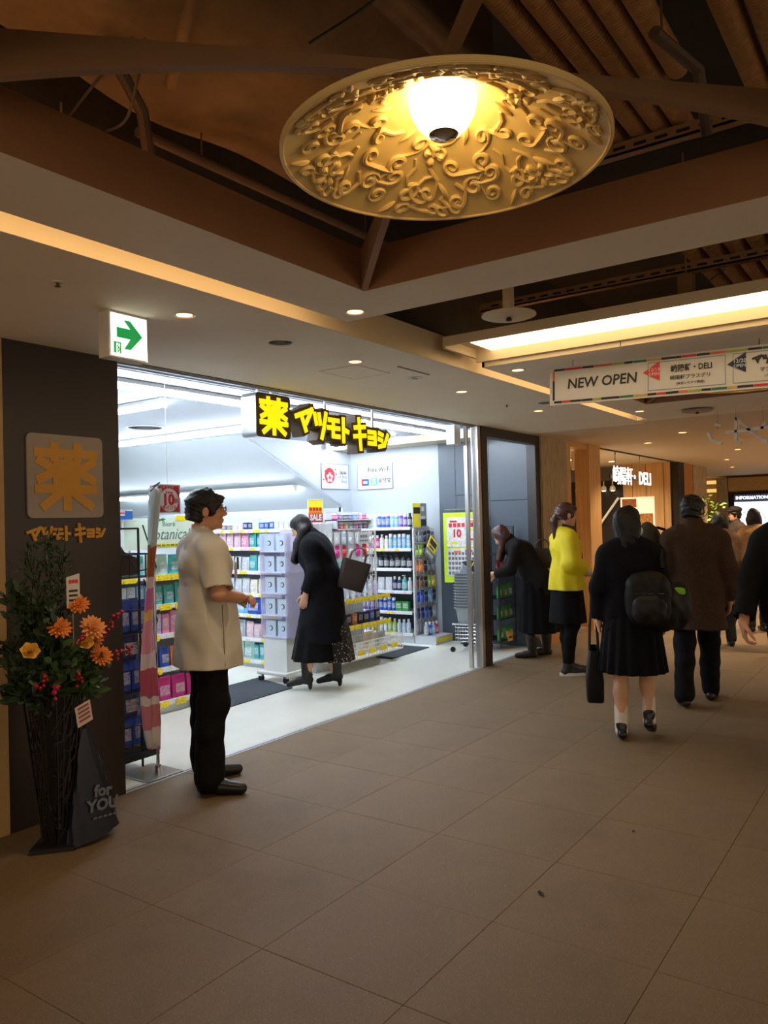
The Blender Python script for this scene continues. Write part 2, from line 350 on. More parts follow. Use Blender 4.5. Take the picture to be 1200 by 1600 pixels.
hb = thing('ceiling_bracket', 'metal hanger bracket on the cable tray above the cove light', 'bracket', (4.5, 1.08, 2.62))
MB().cyl((0, 0, 0), (0, 0, .9), .006, n=8).build('rod', pipe, hb); MB().box(-.03, .03, -.04, .04, .1, .2).build('clamp', pipe, hb)

# ------------------------------------------------------------------ dome lamp
plaster = M('plaster_relief', (222, 188, 118), .55, var=.04, scale=6)
DZ0, DR, DD = 2.41, .405, .178
def dz(r):      # nearly conical bowl, rounded at the apex
    return DD * (1 - (math.sqrt((r / DR) ** 2 + .02) - .1414) / .8685)
def scrolls():
    """motifs of the relief as tubes in (angle-unit, radius) space: list of (points, width)"""
    def spiral(cx, cy, r1, turns, a0, sgn, n=16, r2=.006):
        return [(cx + (r1 + (r2 - r1) * i / n) * math.cos(a0 + sgn * turns * 2 * PI * i / n), cy + (r1 + (r2 - r1) * i / n) * math.sin(a0 + sgn * turns * 2 * PI * i / n)) for i in range(n + 1)]
    A = {}
    A['scroll_a'] = [[(.0, .285), (-.02, .30), (-.05, .30)] + spiral(-.06, .275, .024, 1.3, 1.5, 1)]
    A['scroll_b'] = [spiral(-.045, .235, .026, 1.3, 1.6, -1)[::-1] + [(-.02, .262), (.01, .262)] + spiral(.045, .24, .024, 1.3, 1.9, -1)]
    A['scroll_c'] = [[(.02, .29), (-.005, .315), (.0, .34)] + spiral(.025, .345, .022, 1.3, 2.8, -1)]
    A['scroll_d'] = [spiral(-.05, .335, .024, 1.3, .6, 1)[::-1] + [(-.022, .31), (-.03, .28)]]
    A['scroll_g'] = [spiral(.0, .305, .03, 1.35, -2.4, 1)[::-1] + [(-.028, .278), (-.05, .262), (-.075, .258)]]
    A['scroll_j'] = [[(.10, .262), (.13, .27), (.155, .29)] + spiral(.165, .322, .032, 1.4, -1.6, 1)]
    A['scroll_k'] = [spiral(-.135, .318, .03, 1.35, -.9, -1)[::-1] + [(-.116, .293), (-.10, .27), (-.105, .24), (-.085, .215)]]
    A['scroll_l'] = [spiral(-.065, .17, .022, 1.3, 2.2, 1)[::-1] + [(-.078, .192), (-.055, .208), (-.035, .215)], [(.0, .15), (.025, .165), (.05, .17)] + spiral(.062, .19, .02, 1.3, -2.0, 1)]
    A['scroll_m'] = [spiral(-.15, .368, .02, 1.2, 2.6, 1)[::-1] + [(-.165, .36), (-.19, .352), (-.205, .335)]]
    A['scroll_n'] = [[(.205, .36), (.18, .372), (.155, .374)] + spiral(.14, .366, .017, 1.2, .6, 1)]
    A['scroll_o'] = [[(.085, .315), (.105, .335), (.09, .36)] + spiral(.07, .366, .017, 1.2, -.2, 1)]
    A['scroll_i'] = [[(.055, .345), (.075, .36), (.1, .362)] + spiral(.115, .372, .018, 1.1, 2.4, -1)]
    A['scroll_f'] = [[(.085, .24), (.07, .275), (.085, .31)] + spiral(.108, .315, .02, 1.2, 3.1, -1)]
    return A
def on_dome(a, r, h=0.):
    sl = (dz(r + .002) - dz(r - .002)) / .004; nrm = Vector((-sl * math.cos(a), -sl * math.sin(a), 1)).normalized()
    return Vector((math.cos(a) * r, math.sin(a) * r, dz(r))) - nrm * h
def ribbon(pts, rot, wmax=.0086):
    """raised tapered scroll on the dome"""
    P = []
    for x, r in pts:
        a = rot + x / max(r, .1); P.append(on_dome(a, min(r, .395), .002))
    n = len(P); return MB().tube(P, [wmax * (.45 + .55 * math.sin(PI * min(1, (i + 1.5) / n) ** .8)) for i in range(n)], 6)
def dome_lamp(loc, label, detail=True):
    d = thing('dome_lamp', label, 'lamp', loc)
    prof = [(r_, dz(r_)) for r_ in [DR * math.sin(PI / 2 * i / 20) for i in range(20, 0, -1)]] + [(.012, DD)]
    m = MB(); n = 72; vs = []; fs = []; k = len(prof)
    for r_, z in prof:
        for j in range(n): q = 2 * PI * j / n; vs.append((r_ * math.cos(q), r_ * math.sin(q), z))
    for i in range(k - 1):
        for j in range(n): fs.append((i * n + j, i * n + (j + 1) % n, (i + 1) * n + (j + 1) % n, (i + 1) * n + j))
    m.add(vs, fs)
    m.lathe([(DR, 0), (DR + .006, .0), (DR + .006, .012)] + [(r_ + .004, z + .014) for r_, z in prof[1:]], n=n, cap=False)
    m.build('dome', plaster, d, smooth=True)
    m = MB(); m.tube([(DR * math.cos(2 * PI * j / 90), DR * math.sin(2 * PI * j / 90), .002) for j in range(90)], .0055, 8, closed=True); m.build('rim', plaster, d, smooth=True)
    me = {}
    for nm, strands in scrolls().items():
        mb = MB()
        for st in strands: q = ribbon(st, 0); mb.add(q.v, q.f)
        me[nm] = mb.mesh('scroll', plaster, True)
    # flowers, leaves, stars
    def petals(r_, npet, sz):
        mb = MB(); c = on_dome(0, r_, .0)
        for k_ in range(npet):
            q = 2 * PI * k_ / npet + .3
            pts = [(r_ + sz * math.cos(q) * s_, sz * math.sin(q) * s_ / r_) for s_ in (.25, .45, .7, .9, 1.0)]
            mb.tube([on_dome(a, min(r, .398), .003) for r, a in pts], [.004, .009, .0125, .010, .004], 6)
        mb.tube([on_dome(0, r_, -.002), on_dome(0, r_, .008)], [.008, .005], 8); return mb.mesh('flower', plaster, True)
    fl_ = petals(.335, 5, .042); fl2 = petals(.20, 4, .03)
    def leaf(r_, ln, wd_, tilt):
        mb = MB(); mb.tube([on_dome(tilt * s_ * .35 / r_, min(r_ + ln * s_, .397), .002) for s_ in (0, .2, .5, .8, 1)], [.002, wd_ * .8, wd_, wd_ * .6, .0015], 6); return mb.mesh('leaf', plaster, True)
    lf = [leaf(.13, .05, .009, .06), leaf(.285, .05, .009, -.08), leaf(.35, .04, .009, .1), leaf(.16, .05, .008, -.12)]
    for k_ in range(6):
        a = 2 * PI * k_ / 6 + .25
        for nm in me:
            o = link('relief_scroll', me[nm], d); o.rotation_euler = (0, 0, a + (.1 if nm in 'scroll_c scroll_f' else 0))
        o = link('relief_flower', fl_ if k_ % 2 else fl2, d); o.rotation_euler = (0, 0, a + .42)
        for i, l_ in enumerate(lf):
            o = link('relief_leaf', l_, d); o.rotation_euler = (0, 0, a + (-.2, .34, -.34, .55)[i])
    # globe
    zg = .088
    m = MB(); m.lathe([(.03, .082), (.07, .08), (.084, .068), (.086, .05), (.079, .02), (.064, -.008), (.046, -.026), (.034, -.03)], (0, 0, zg), 28)
    m.build('glass_globe', M('globe_glass', (255, 220, 148), .3, emit=GLOBE_L), d, smooth=True)
    m = MB(); m.lathe([(.006, -.044), (.03, -.04), (.038, -.032), (.036, -.024), (.01, -.02)], (0, 0, zg), 24); m.build('end_cap', chrome, d, smooth=True)
    m = MB(); m.cyl((0, 0, zg + .08), (0, 0, DD + .03), .03, n=16); m.build('holder', chrome, d, smooth=True)
    return d
dome_lamp((1.70, .98, DZ0), 'large cream plaster dome lamp with scroll relief and glowing globe under the near coffer')
dome_lamp((5.95, 1.07, DZ0), 'second carved dome lamp, mostly hidden behind the hanging banner')

# ------------------------------------------------------------------ downlights, detectors, vents
lens = M('downlight_lens', (255, 222, 170), .4, emit=1.6)
lensw = M('downlight_lens_white', (245, 240, 232), .4, emit=.5)
ringm = M('downlight_ring', (214, 204, 190), .4, var=.02)
def downlight(loc, label, r=.05, power=None, em=lens, col=(1, .74, .46), spread=110):
    d = thing('downlight', label, 'ceiling light', loc, group='recessed ceiling lights')
    MB().lathe([(r * .82, .0), (r * .84, -.004), (r, -.003), (r, .0)], n=24, cap=False).build('ring', ringm, d, smooth=True)
    MB().lathe([(r * .82, -.001), (r * .6, -.0005)], n=24, cap=False).build('reflector', ringm, d)
    MB().lathe([(r * .7, -.0012), (r * .3, -.0012)], n=24, cap=True).build('lens', em, d)
    if power:
        l = bpy.data.lights.new('downlight_bulb', 'SPOT'); l.energy = power; l.color = col; l.spot_size = math.radians(spread); l.spot_blend = .8; l.shadow_soft_size = .045
        o = bpy.data.objects.new('downlight_bulb', l); COL.objects.link(o); o.parent = d; o.location = (0, 0, -.02)
    return d
for p, lb, on in (
    ((2.413, 2.78), 'round recessed downlight nearest to the green exit sign', 8),
    ((2.877, 2.151), 'round recessed downlight at the corner of the coffer frame', 4),
    ((3.762, 2.822), 'round recessed downlight above the yellow shop sign', 1),
    ((5.175, 2.888), 'small downlight in the ceiling above the end of the shop sign', 1),
    ((6.583, 2.89), 'small downlight in the ceiling over the dark door frame', 1),
    ((4.683, 2.191), 'round downlight in the second ceiling frame beside the banner', 1),
    ((7.3, 2.2), 'downlight below the banner at the far corner of the second frame', 1)):
    downlight((p[0], p[1], 2.4695), lb, .052, DOWN_W * on)
for p in ((.1, .9), (3.3, -.2), (-1.2, 2.2), (1.5, -.6), (7.3, .3)):
    downlight((p[0], p[1], 2.4695), 'downlight of the corridor outside the picture', .052, DOWN_W)
for k, p in enumerate(((9.6, 2.4), (11.2, 1.2), (10.6, 3.1), (12.8, 2.4), (15.0, 3.0), (17, 1.8), (9.3, 1.0), (13.5, .6), (17.5, 3.4))):
    downlight((p[0], p[1], 2.4745), 'far corridor downlight ' + ['beside the delicatessen lintel', 'over the schoolgirl', 'over the delicatessen sign', 'over the wool-coated man', 'near the oak pier', 'above the far women', 'at the picture edge', 'outside the picture', 'before the information screen'][k], .06, 100 if k in (0, 2, 6) else 230, M('downlight_lens_far', (255, 214, 150), .4, emit=2.2))
def ceil_ring(loc, label, r, cat, name='ceiling_speaker'):
    d = thing(name, label, cat, loc)
    MB().lathe([(r, 0), (r, -.004), (r * .9, -.007), (r * .85, -.003)], n=28, cap=False).build('rim', whitepl, d, smooth=True)
    m = MB()
    for q in (.2, .4, .6, .78): m.tube([(r * q * math.cos(2 * PI * j / 28), r * q * math.sin(2 * PI * j / 28), -.003) for j in range(28)], .0022, 5, closed=True)
    m.build('grille', M('grille_grey', (150, 146, 140), .6), d, smooth=True)
    MB().lathe([(r * .86, -.001), (.01, -.001)], n=28).build('plate', M('plate_grey', (118, 114, 108), .6), d)
ceil_ring((3.09, 2.811, 2.4697), 'round white ceiling speaker between two downlights', .075, 'speaker')
ceil_ring((6.15, 2.62, 2.4697), 'flat round ceiling vent below the banner corner', .09, 'vent', 'ceiling_vent')
sd = thing('double_spotlight', 'small recessed twin spotlight near the ceiling hatch', 'ceiling light', (4.448, 2.838, 2.4695))
MB().lathe([(.05, 0), (.05, -.004), (.04, -.004), (.03, -.001)], n=24).build('ring', ringm, sd, smooth=True)
for sx in (-.018, .018): MB().lathe([(.014, -.006), (.006, -.008)], (sx, 0, 0), 12).build('lens', M('dark_lens', (60, 50, 44), .2), sd)
hm = MB(); hx = thing('ceiling_hatch', 'flush square access hatch in the ceiling above the shop sign', 'hatch', (4.02, 3.02, 2.4695))
MB().box(-.18, .18, -.15, .15, -.0012, 0).build('hatch_panel', paint, hx)
for a, b, c, d_ in ((-.182, .182, -.152, -.149), (-.182, .182, .149, .152), (-.182, -.179, -.15, .15), (.179, .182, -.15, .15)):
    MB().box(a, b, c, d_, -.002, 0).build('hatch_frame', M('hatch_brass', (170, 158, 90), .5), hx)
tag(MB().box(4.05, 4.42, 2.70, 2.715, 2.466, 2.4697).build('slot_vent', M('slot_grey', (120, 112, 102), .6)), 'narrow linear air slot in the ceiling near the hatch', 'vent')
for p, lb in (((1.776, 2.776), 'tiny sprinkler head left of the exit sign'), ((6.02, 2.926), 'tiny sprinkler head in the ceiling right of the shop sign')):
    d = thing('sprinkler', lb, 'sprinkler', (p[0], p[1], 2.4697))
    MB().lathe([(.022, 0), (.02, -.004), (.008, -.005)], n=14).build('flange', ringm, d); MB().lathe([(.006, -.004), (.006, -.016), (.012, -.018), (.012, -.02)], n=10).build('head', M('brass_dark', (90, 66, 44), .4, .6), d)
d = thing('heat_detector', 'white disc-shaped detector plate on a stem between the ceiling frames', 'detector', (3.71, 1.778, 2.55))
MB().lathe([(.02, -.004), (.12, -.002), (.142, .006), (.14, .012), (.02, .016)], n=32).build('disc', M('detector_cream', (206, 186, 152), .5), d, smooth=True)
MB().box(-.022, .022, -.022, .022, .016, .95).build('stem', M('detector_cream', (206, 186, 152), .5), d)
MB().lathe([(.012, -.022), (.018, -.016), (.01, -.004)], n=14).build('sensor', black, d)
d = thing('heat_detector', 'flat disc detector under the far edge of the second ceiling frame', 'detector', (7.55, 1.75, 2.445))
MB().lathe([(.02, -.004), (.12, -.002), (.142, .006), (.14, .012), (.02, .016)], n=32).build('disc', M('detector_grey', (150, 132, 108), .5), d, smooth=True)
MB().lathe([(.012, -.02), (.016, -.014), (.01, -.004)], n=14).build('sensor', black, d)

# ------------------------------------------------------------------ green exit sign
green = M('exit_green', (0, 168, 84), .5, emit=.55)
ex = thing('exit_sign', 'illuminated white exit sign with green arrow under the ceiling', 'sign', (2.235, 2.95, 2.26))
MB().box(-.105, .105, 0, .075, 0, .205).build('housing', M('sign_housing', (206, 200, 190), .5), ex, bev=.004)
MB().box(-.095, .097, -.004, .0, .008, .197).build('light_panel', M('exit_white', (250, 255, 250), .5, emit=1.3), ex)
m = MB(); O = (-.095, -.0045, .008)
m.prism([(.028, .128), (.10, .128), (.066, .165), (.10, .165), (.165, .103), (.10, .035), (.066, .035), (.10, .083), (.028, .083)], O, t=.0015); m.build('arrow', green, ex)
m = MB(); m.prism([(.012, .012), (.05, .012), (.05, .062), (.012, .062)], O, t=.0012); m.build('pictogram_field', green, ex)
m = MB(); wm_ = M('exit_white', emit=1.3)
m.prism([(.024, .014), (.042, .014), (.042, .056), (.024, .056)], O, t=.002); m.build('pictogram_door', wm_, ex)
m = MB(); O2 = (-.095, -.0068, .008)
for pl in ([(.030, .046), (.034, .036), (.029, .026), (.033, .017)], [(.034, .036), (.039, .03), (.036, .02)], [(.028, .042), (.038, .038)], [(.032, .051), (.035, .053)]): m.stroke(pl, .0045, O2, (1, 0, 0), (0, 0, 1), .0012)
m.build('pictogram_runner', green, ex)
MB().box(-.1, .1, .01, .065, .205, .212).build('mount', M('sign_housing', (206, 200, 190), .5), ex)

# ------------------------------------------------------------------ shop front: dark panel with signs
S(MB().box(-2.5, 2.11, 3.79, 3.95, -.05, 2.47).build('wall_left', M('beige_wall', (176, 142, 92), .6, var=.08)), 'beige corridor wall at the far left edge', 'wall')
S(MB().box(2.11, 2.79, 3.792, 3.96, -.05, 2.47).build('wall_panel', darkpanel), 'dark brown front panel of the drugstore beside its entrance', 'wall')
KUSURI = [[(.0, .865), (1, .865)], [(.29, .78), (.29, .985)], [(.69, .78), (.69, .985)], [(.49, .69), (.53, .80)], [(.33, .70), (.33, .42)], [(.67, .70), (.67, .42)], [(.33, .70), (.67, .70)], [(.33, .56), (.67, .56)], [(.33, .42), (.67, .42)],
          [(.03, .745), (.24, .63)], [(.03, .45), (.24, .55)], [(.97, .745), (.76, .63)], [(.97, .45), (.76, .55)], [(.0, .30), (1, .30)], [(.5, .42), (.5, .0)], [(.42, .27), (.1, .03)], [(.58, .27), (.92, .03)]]
def kusuri(mb, o, u, v, sz, wd, t, grow=0.):
    for pl in KUSURI: mb.stroke([(x * sz[0], y * sz[1]) for x, y in pl], wd + grow, o, u, v, t, ext=.35)
KANA = {'ma': [[(.0, .62), (.98, .93), (.62, .42)], [(.36, .58), (.58, .12)]], 'tsu': [[(.08, .85), (.2, .5)], [(.42, .86), (.52, .52)], [(.98, .92), (.8, .35), (.62, .0)]],
        'mo': [[(.1, .84), (.9, .84)], [(.0, .48), (.95, .48)], [(.45, .84), (.42, .1), (.95, .1)]], 'to': [[(.32, 1.0), (.32, .0)], [(.32, .55), (.9, .45)]],
        'ki': [[(.05, .74), (.95, .82)], [(.0, .38), (1, .46)], [(.42, 1.12), (.56, -.12)]], 'yo': [[(.1, .80), (.88, .80), (.88, .1), (.1, .1)], [(.12, .45), (.88, .45)]],
        'shi': [[(.08, .86), (.42, .78)], [(.02, .52), (.36, .44)], [(.05, .06), (.62, .18), (1.0, .8)]]}
def kanaword(mb, o, u, v, wdt, ht, wd, t, grow=0., drop=0., which=None):
    xs = (0., .17, .315, .45, .60, .755, .885); ws = (.155, .125, .12, .085, .125, .1, .115); hs = (1.0, 1.05, .85, .9, 1.0, .68, .72)
    for i, k in enumerate(('ma', 'tsu', 'mo', 'to', 'ki', 'yo', 'shi')):
        if which is not None and i != which: continue
        base = (1 - hs[i]) * .5 * ht - drop * xs[i] * ht
        for pl in KANA[k]: mb.stroke([((xs[i] + x * ws[i]) * wdt, base + y * hs[i] * ht) for x, y in pl], wd + grow, o, u, v, t, ext=.42)
U, V = (1, 0, 0), (0, 0, 1)
ps = thing('wall_sign', 'unlit grey square sign with an orange kanji for medicine on the dark panel', 'sign', (2.45, 3.792, 1.565))
m = MB(); m.prism(roundrect(-.222, .222, 0, .44, .028), (0, -.012, 0), U, V, -.012); m.build('plate', M('plate_greige', (150, 138, 124), .5, var=.05), ps)
orange = M('sign_orange', (196, 138, 22), .45, var=.04)
m = MB(); kusuri(m, (-.168, -.0125, .052), U, V, (.336, .335), .047, .004); m.build('kanji_lettering', orange, ps)
pl_ = thing('wall_lettering', 'orange katakana lettering mounted on the dark panel under the square sign', 'sign', (2.452, 3.792, 1.445))
m = MB(); kanaword(m, (-.225, -.002, 0), U, V, .45, .075, .0155, .01, drop=.0); m.build('lettering', orange, pl_)

# hanging illuminated sign
yel = M('sign_yellow', (255, 232, 0), .4, emit=.95)
backing = M('sign_backing', (84, 64, 40), .5)
sidem = M('sign_side', (176, 178, 180), .3, .8)
hs = thing('hanging_sign', 'lit square hanging sign with a yellow kanji on brown over the entrance', 'sign', (4.155, 3.86, 2.125))
MB().prism(roundrect(-.178, .178, 0, .315, .03), (0, .145, 0), U, V, .14).build('box', sidem, hs)
MB().prism(roundrect(-.178, .178, 0, .315, .03), (0, .005, 0), U, V, .005).build('face', backing, hs)
m = MB(); kusuri(m, (-.135, -.001, .03), U, V, (.27, .255), .036, .004); m.build('kanji_lettering', yel, hs)
for x in (-.09, .05): MB().cyl((x, .07, .31), (x, .07, .44), .01, n=10).build('rod', steel, hs)
hk = thing('hanging_sign', 'lit hanging sign of seven yellow katakana letters over the entrance', 'sign', (5.0, 3.86, 2.12))
for i in range(7):
    m = MB(); kanaword(m, (-.60, .115, .065), U, V, 1.19, .20, .037, .11, grow=.046, drop=.42, which=i); lt = m.build('letter_box', backing, hk)
    m = MB(); kanaword(m, (-.60, .003, .065), U, V, 1.19, .20, .037, .004, drop=.42, which=i); m.build('letter_face', yel, lt)
MB().bar((-.52, .06, .17), (.52, .06, .10), .03, .03).build('frame', sidem, hk)
for x, z0 in ((-.19, .22), (.45, .14)): MB().cyl((x, .06, z0), (x, .06, .44), .01, n=10).build('rod', steel, hk)

# door posts and dark frame
def post(name, label, x0, x1, y0, y1, mat, kind='trim'):
    return S(MB().box(x0, x1, y0, y1, 0, 2.47).build(name, mat, bev=.003), label, kind)
post('trim_post', 'brushed stainless steel post at the edge of the shop opening', 7.10, 7.16, 3.79, 3.87, steel)
post('trim_post', 'second slim steel post behind the brushed one', 7.0, 7.03, 3.86, 3.90, steel)
post('trim_post', 'dark brown door frame upright beside the steel post', 7.17, 7.30, 3.785, 3.90, dkframe)
post('trim_post', 'dark brown far upright of the glazed side opening', 8.50, 8.62, 3.785, 3.90, dkframe)
S(MB().box(7.17, 8.62, 3.786, 3.90, 2.37, 2.47).build('trim_lintel', dkframe), 'dark brown lintel over the side opening', 'trim')
gl = M('pane_glass', (255, 255, 255), .02, trans=1., var=0, spec=.2)
wb = tag(MB().box(6.86, 6.98, 3.92, 4.02, 2.27, 2.47).build('shutter_box', whitepl, bev=.004), 'white box-shaped sensor hanging at the corner of the entrance ceiling', 'sensor')

# ------------------------------------------------------------------ drugstore shell
S(MB().box(2.2, 8.52, 3.862, 6.515, 2.56, 2.6).build('ceiling_shop', M('shop_ceiling', (172, 180, 190), .6, var=.04, scale=60)), 'white panel ceiling inside the drugstore', 'ceiling')
S(MB().box(2.2, 6.45, 6.515, 12.5, 2.56, 2.6).build('ceiling_shop', M('shop_ceiling')), 'deep rear part of the white drugstore ceiling', 'ceiling')
cl = S(MB().box(2.2, 8.52, 3.862, 3.872, 2.47, 2.56).build('trim_bulkhead', white), 'white edge where the drugstore ceiling steps up', 'trim')
for x in (3.4, 4.6, 5.8, 7.0): MB().box(x, x + .006, 3.872, 4.5, 2.5575, 2.5605).build('panel_joint', M('joint_light', (236, 240, 242), .5), cl)
MB().box(2.2, 8.5, 4.28, 4.30, 2.545, 2.56).build('ceiling_rail', white, cl); MB().box(2.2, 8.5, 4.34, 4.352, 2.548, 2.56).build('ceiling_rail', white, cl)
m = MB(); z_ = lambda x: 2.283 - .455 * (x - 7.054)
m.add([(6.445, 6.515, 2.56), (8.3, 6.515, z_(8.3)), (8.3, 12.5, z_(8.3)), (6.445, 12.5, 2.56), (6.445, 6.515, 2.6), (8.3, 6.515, z_(8.3) + .04), (8.3, 12.5, z_(8.3) + .04), (6.445, 12.5, 2.6)],
      [(0, 3, 2, 1), (4, 5, 6, 7), (0, 1, 5, 4), (1, 2, 6, 5), (2, 3, 7, 6), (3, 0, 4, 7)])
S(m.build('ceiling_slope', white), 'sloping white soffit over the rear aisle of the drugstore', 'ceiling')
S(MB().prism([(6.445, 2.58), (8.3, z_(8.3)), (8.52, z_(8.3)), (8.52, 2.58)], (0, 6.53, 0), U, V, .015).build('wall_rear', white), 'white triangular wall piece above the sloping soffit', 'wall')
S(MB().box(8.3, 8.45, 6.53, 12.5, 0, z_(8.3)).build('wall_low', greylow), 'low grey wall under the sloping soffit', 'wall')
S(MB().box(8.3, 8.6, 6.5, 6.56, 0, z_(8.3)).build('wall_corner', white), 'white return wall in the rear corner of the drugstore', 'wall')
S(MB().box(2.2, 8.6, 12.4, 12.5, 0, 2.6).build('wall_back', white), 'far rear wall of the drugstore', 'wall')
S(MB().box(2.1, 2.2, 3.96, 12.5, 0, 2.6).build('wall_shop_side', white), 'white side wall of the drugstore behind the dark panel', 'wall')
wr = S(MB().box(8.52, 8.62, 5.11, 6.6, 0, 2.6).build('wall_right', white), 'white right wall of the drugstore behind the shelving', 'wall')
MB().box(8.505, 8.52, 5.13, 6.6, 0, .06).build('baseboard', M('base_grey', (120, 124, 126), .5), wr)
wg = S(MB().box(8.52, 8.62, 3.80, 5.11, 0, 2.6).build('wall_clad', M('clad_gap', (24, 27, 30), .6)), 'blue-grey panelled wall beside the drugstore entrance', 'wall')
for a, b, c, d_ in ((5.108, 4.87, 0, 2.55), (4.865, 4.40, 1.815, 2.55), (4.865, 4.40, 0, 1.81), (4.395, 3.90, 1.73, 2.55), (4.395, 3.90, 0, 1.725)):
    MB().box(8.508, 8.521, b, a, c + .004, d_).build('panel', grey, wg)
MB().box(8.49, 8.508, 4.90, 4.925, .98, 1.05).build('door_latch', steel, wg)
tubem = M('fluorescent', (232, 242, 255), .4, emit=TUBE_L)
def fluoro(label, a, b):
    a = Vector(a); b = Vector(b); d = (b - a).normalized()
    t = thing('fluorescent_light', label, 'ceiling light', a, group='fluorescent lights of the drugstore')
    MB().bar((0, 0, .032), b - a + Vector((0, 0, .032)), .075, .03, up=(0, 0, 1)).build('housing', whitepl, t)
    MB().tube([d * .03, b - a - d * .03], .026, 12).build('tube', tubem, t, smooth=True)
    for q in (Vector((0, 0, 0)), b - a): MB().bar(q - d * .012 + Vector((0, 0, .0)), q + d * .012, .06, .06).build('end_cap', whitepl, t)
fluoro('long fluorescent tube running just behind the shop front', (2.6, 4.66, 2.51), (8.3, 4.66, 2.51))
fluoro('short fluorescent tube near the dark panel, pointing into the shop', (4.2, 5.12, 2.51), (4.2, 8.4, 2.51))
fluoro('fluorescent tube over the middle aisle of the drugstore', (5.86, 5.55, 2.51), (5.86, 8.6, 2.51))
fluoro('fluorescent tube under the yellow letters, over the far shelving', (7.95, 5.35, 2.51), (7.95, 6.45, 2.51))
fluoro('lowest fluorescent tube, fixed to the sloping soffit', (7.60, 6.72, 1.965), (7.60, 10.5, 1.965))
ceil_ring((5.3, 6.75, 2.5597), 'large round air diffuser in the drugstore ceiling', .2, 'vent', 'air_diffuser')
for p, lb in (((5.9, 5.95, 2.5597), 'small sprinkler on the white drugstore ceiling'), ((6.1, 8.9, 2.5597), 'tiny sensor on the rear drugstore ceiling')):
    d = thing('sprinkler', lb, 'sprinkler', p); MB().lathe([(.03, 0), (.026, -.006), (.01, -.02)], n=12).build('flange', chrome, d); MB().lathe([(.006, -.02), (.012, -.026), (.004, -.03)], n=8).build('head', chrome, d)

# pillar and delicatessen front
S(MB().box(8.62, 9.40, 3.76, 4.4, 0, 2.475).build('wall_pillar', bark), 'rough textured stone pillar between drugstore and delicatessen', 'pillar')
MB().box(8.64, 9.40, 3.745, 3.765, 0, .14).build('baseboard_pillar', oak2, bpy.data.objects['wall_pillar'])
S(MB().box(9.40, 9.52, 3.76, 3.90, 0, 2.475).build('trim_post', oak), 'narrow oak upright beside the stone pillar', 'trim')
S(MB().box(9.52, 10.4, 3.76, 3.90, 2.41, 2.475).build('trim_lintel', oak), 'oak lintel over the delicatessen display', 'trim')
S(MB().box(10.12, 10.55, 3.74, 3.94, 0, 2.475).build('trim_column', oak), 'broad oak column in the delicatessen front', 'column')
S(MB().box(10.55, 15.0, 3.80, 3.83, 2.455, 2.475).build('trim_header', dkframe), 'thin dark ceiling rail over the delicatessen front', 'trim')
S(MB().box(14.75, 15.15, 3.78, 3.92, 0, 2.475).build('trim_post', black), 'black upright at the end of the delicatessen front', 'trim')
S(MB().box(15.15, 15.85, 3.80, 4.3, 0, 2.475).build('wall_oak', oak2), 'oak clad pier beyond the delicatessen', 'wall')
S(MB().box(15.85, 16.9, 3.78, 4.4, 0, 2.475).build('wall_stone', bark), 'textured stone pier far along the corridor', 'pillar')
S(MB().box(8.62, 8.7, 4.4, 9, 0, 2.475).build('wall_deli_side', oak), 'oak side wall of the delicatessen', 'wall')
S(MB().box(8.6, 15.2, 9, 9.1, 0, 2.475).build('wall_deli_back', oak), 'rear wall of the delicatessen', 'wall')

# ================================================================== drugstore goods
wrap = M('pack_wrap', objcol=True, rough=.35, var=.22, scale=9)
capw = M('pack_cap', (228, 230, 232), .4)
capd = M('pack_cap_dark', (40, 42, 52), .4)
def label_mat():
    m = M('pack_label', (236, 236, 236), .4, var=.02)
    nt = m.node_tree; N = nt.nodes; L = nt.links; b = N['Principled BSDF']
    oi = N.new('ShaderNodeObjectInfo'); tc = N.new('ShaderNodeTexCoord')
    nz = N.new('ShaderNodeTexNoise'); nz.inputs['Scale'].default_value = 26; nz.inputs['Detail'].default_value = 2
    mp = N.new('ShaderNodeMapping'); mp.inputs['Scale'].default_value = (1, 1, 2.2)
    vm = N.new('ShaderNodeVectorMath'); vm.operation = 'ADD'; L.new(tc.outputs['Object'], vm.inputs[0]); L.new(oi.outputs['Random'], vm.inputs[1])
    L.new(vm.outputs[0], mp.inputs[0]); L.new(mp.outputs[0], nz.inputs['Vector'])
    cr_ = N.new('ShaderNodeValToRGB'); cr_.color_ramp.interpolation = 'CONSTANT'
    e = cr_.color_ramp.elements; e[0].position = 0; e[0].color = (.85, .87, .88, 1); e[1].position = .52; e[1].color = (.12, .16, .3, 1)
    k = e.new(.56); k.color = (.8, .82, .84, 1); k = e.new(.64); k.color = (.6, .15, .25, 1); k = e.new(.7); k.color = (.85, .86, .86, 1)
    L.new(nz.outputs['Fac'], cr_.inputs[0])
    mx = N.new('ShaderNodeMix'); mx.data_type = 'RGBA'; mx.inputs[0].default_value = .5; L.new(cr_.outputs[0], mx.inputs[6]); L.new(oi.outputs['Color'], mx.inputs[7]); L.new(mx.outputs[2], b.inputs['Base Color'])
    return m
labm = label_mat()
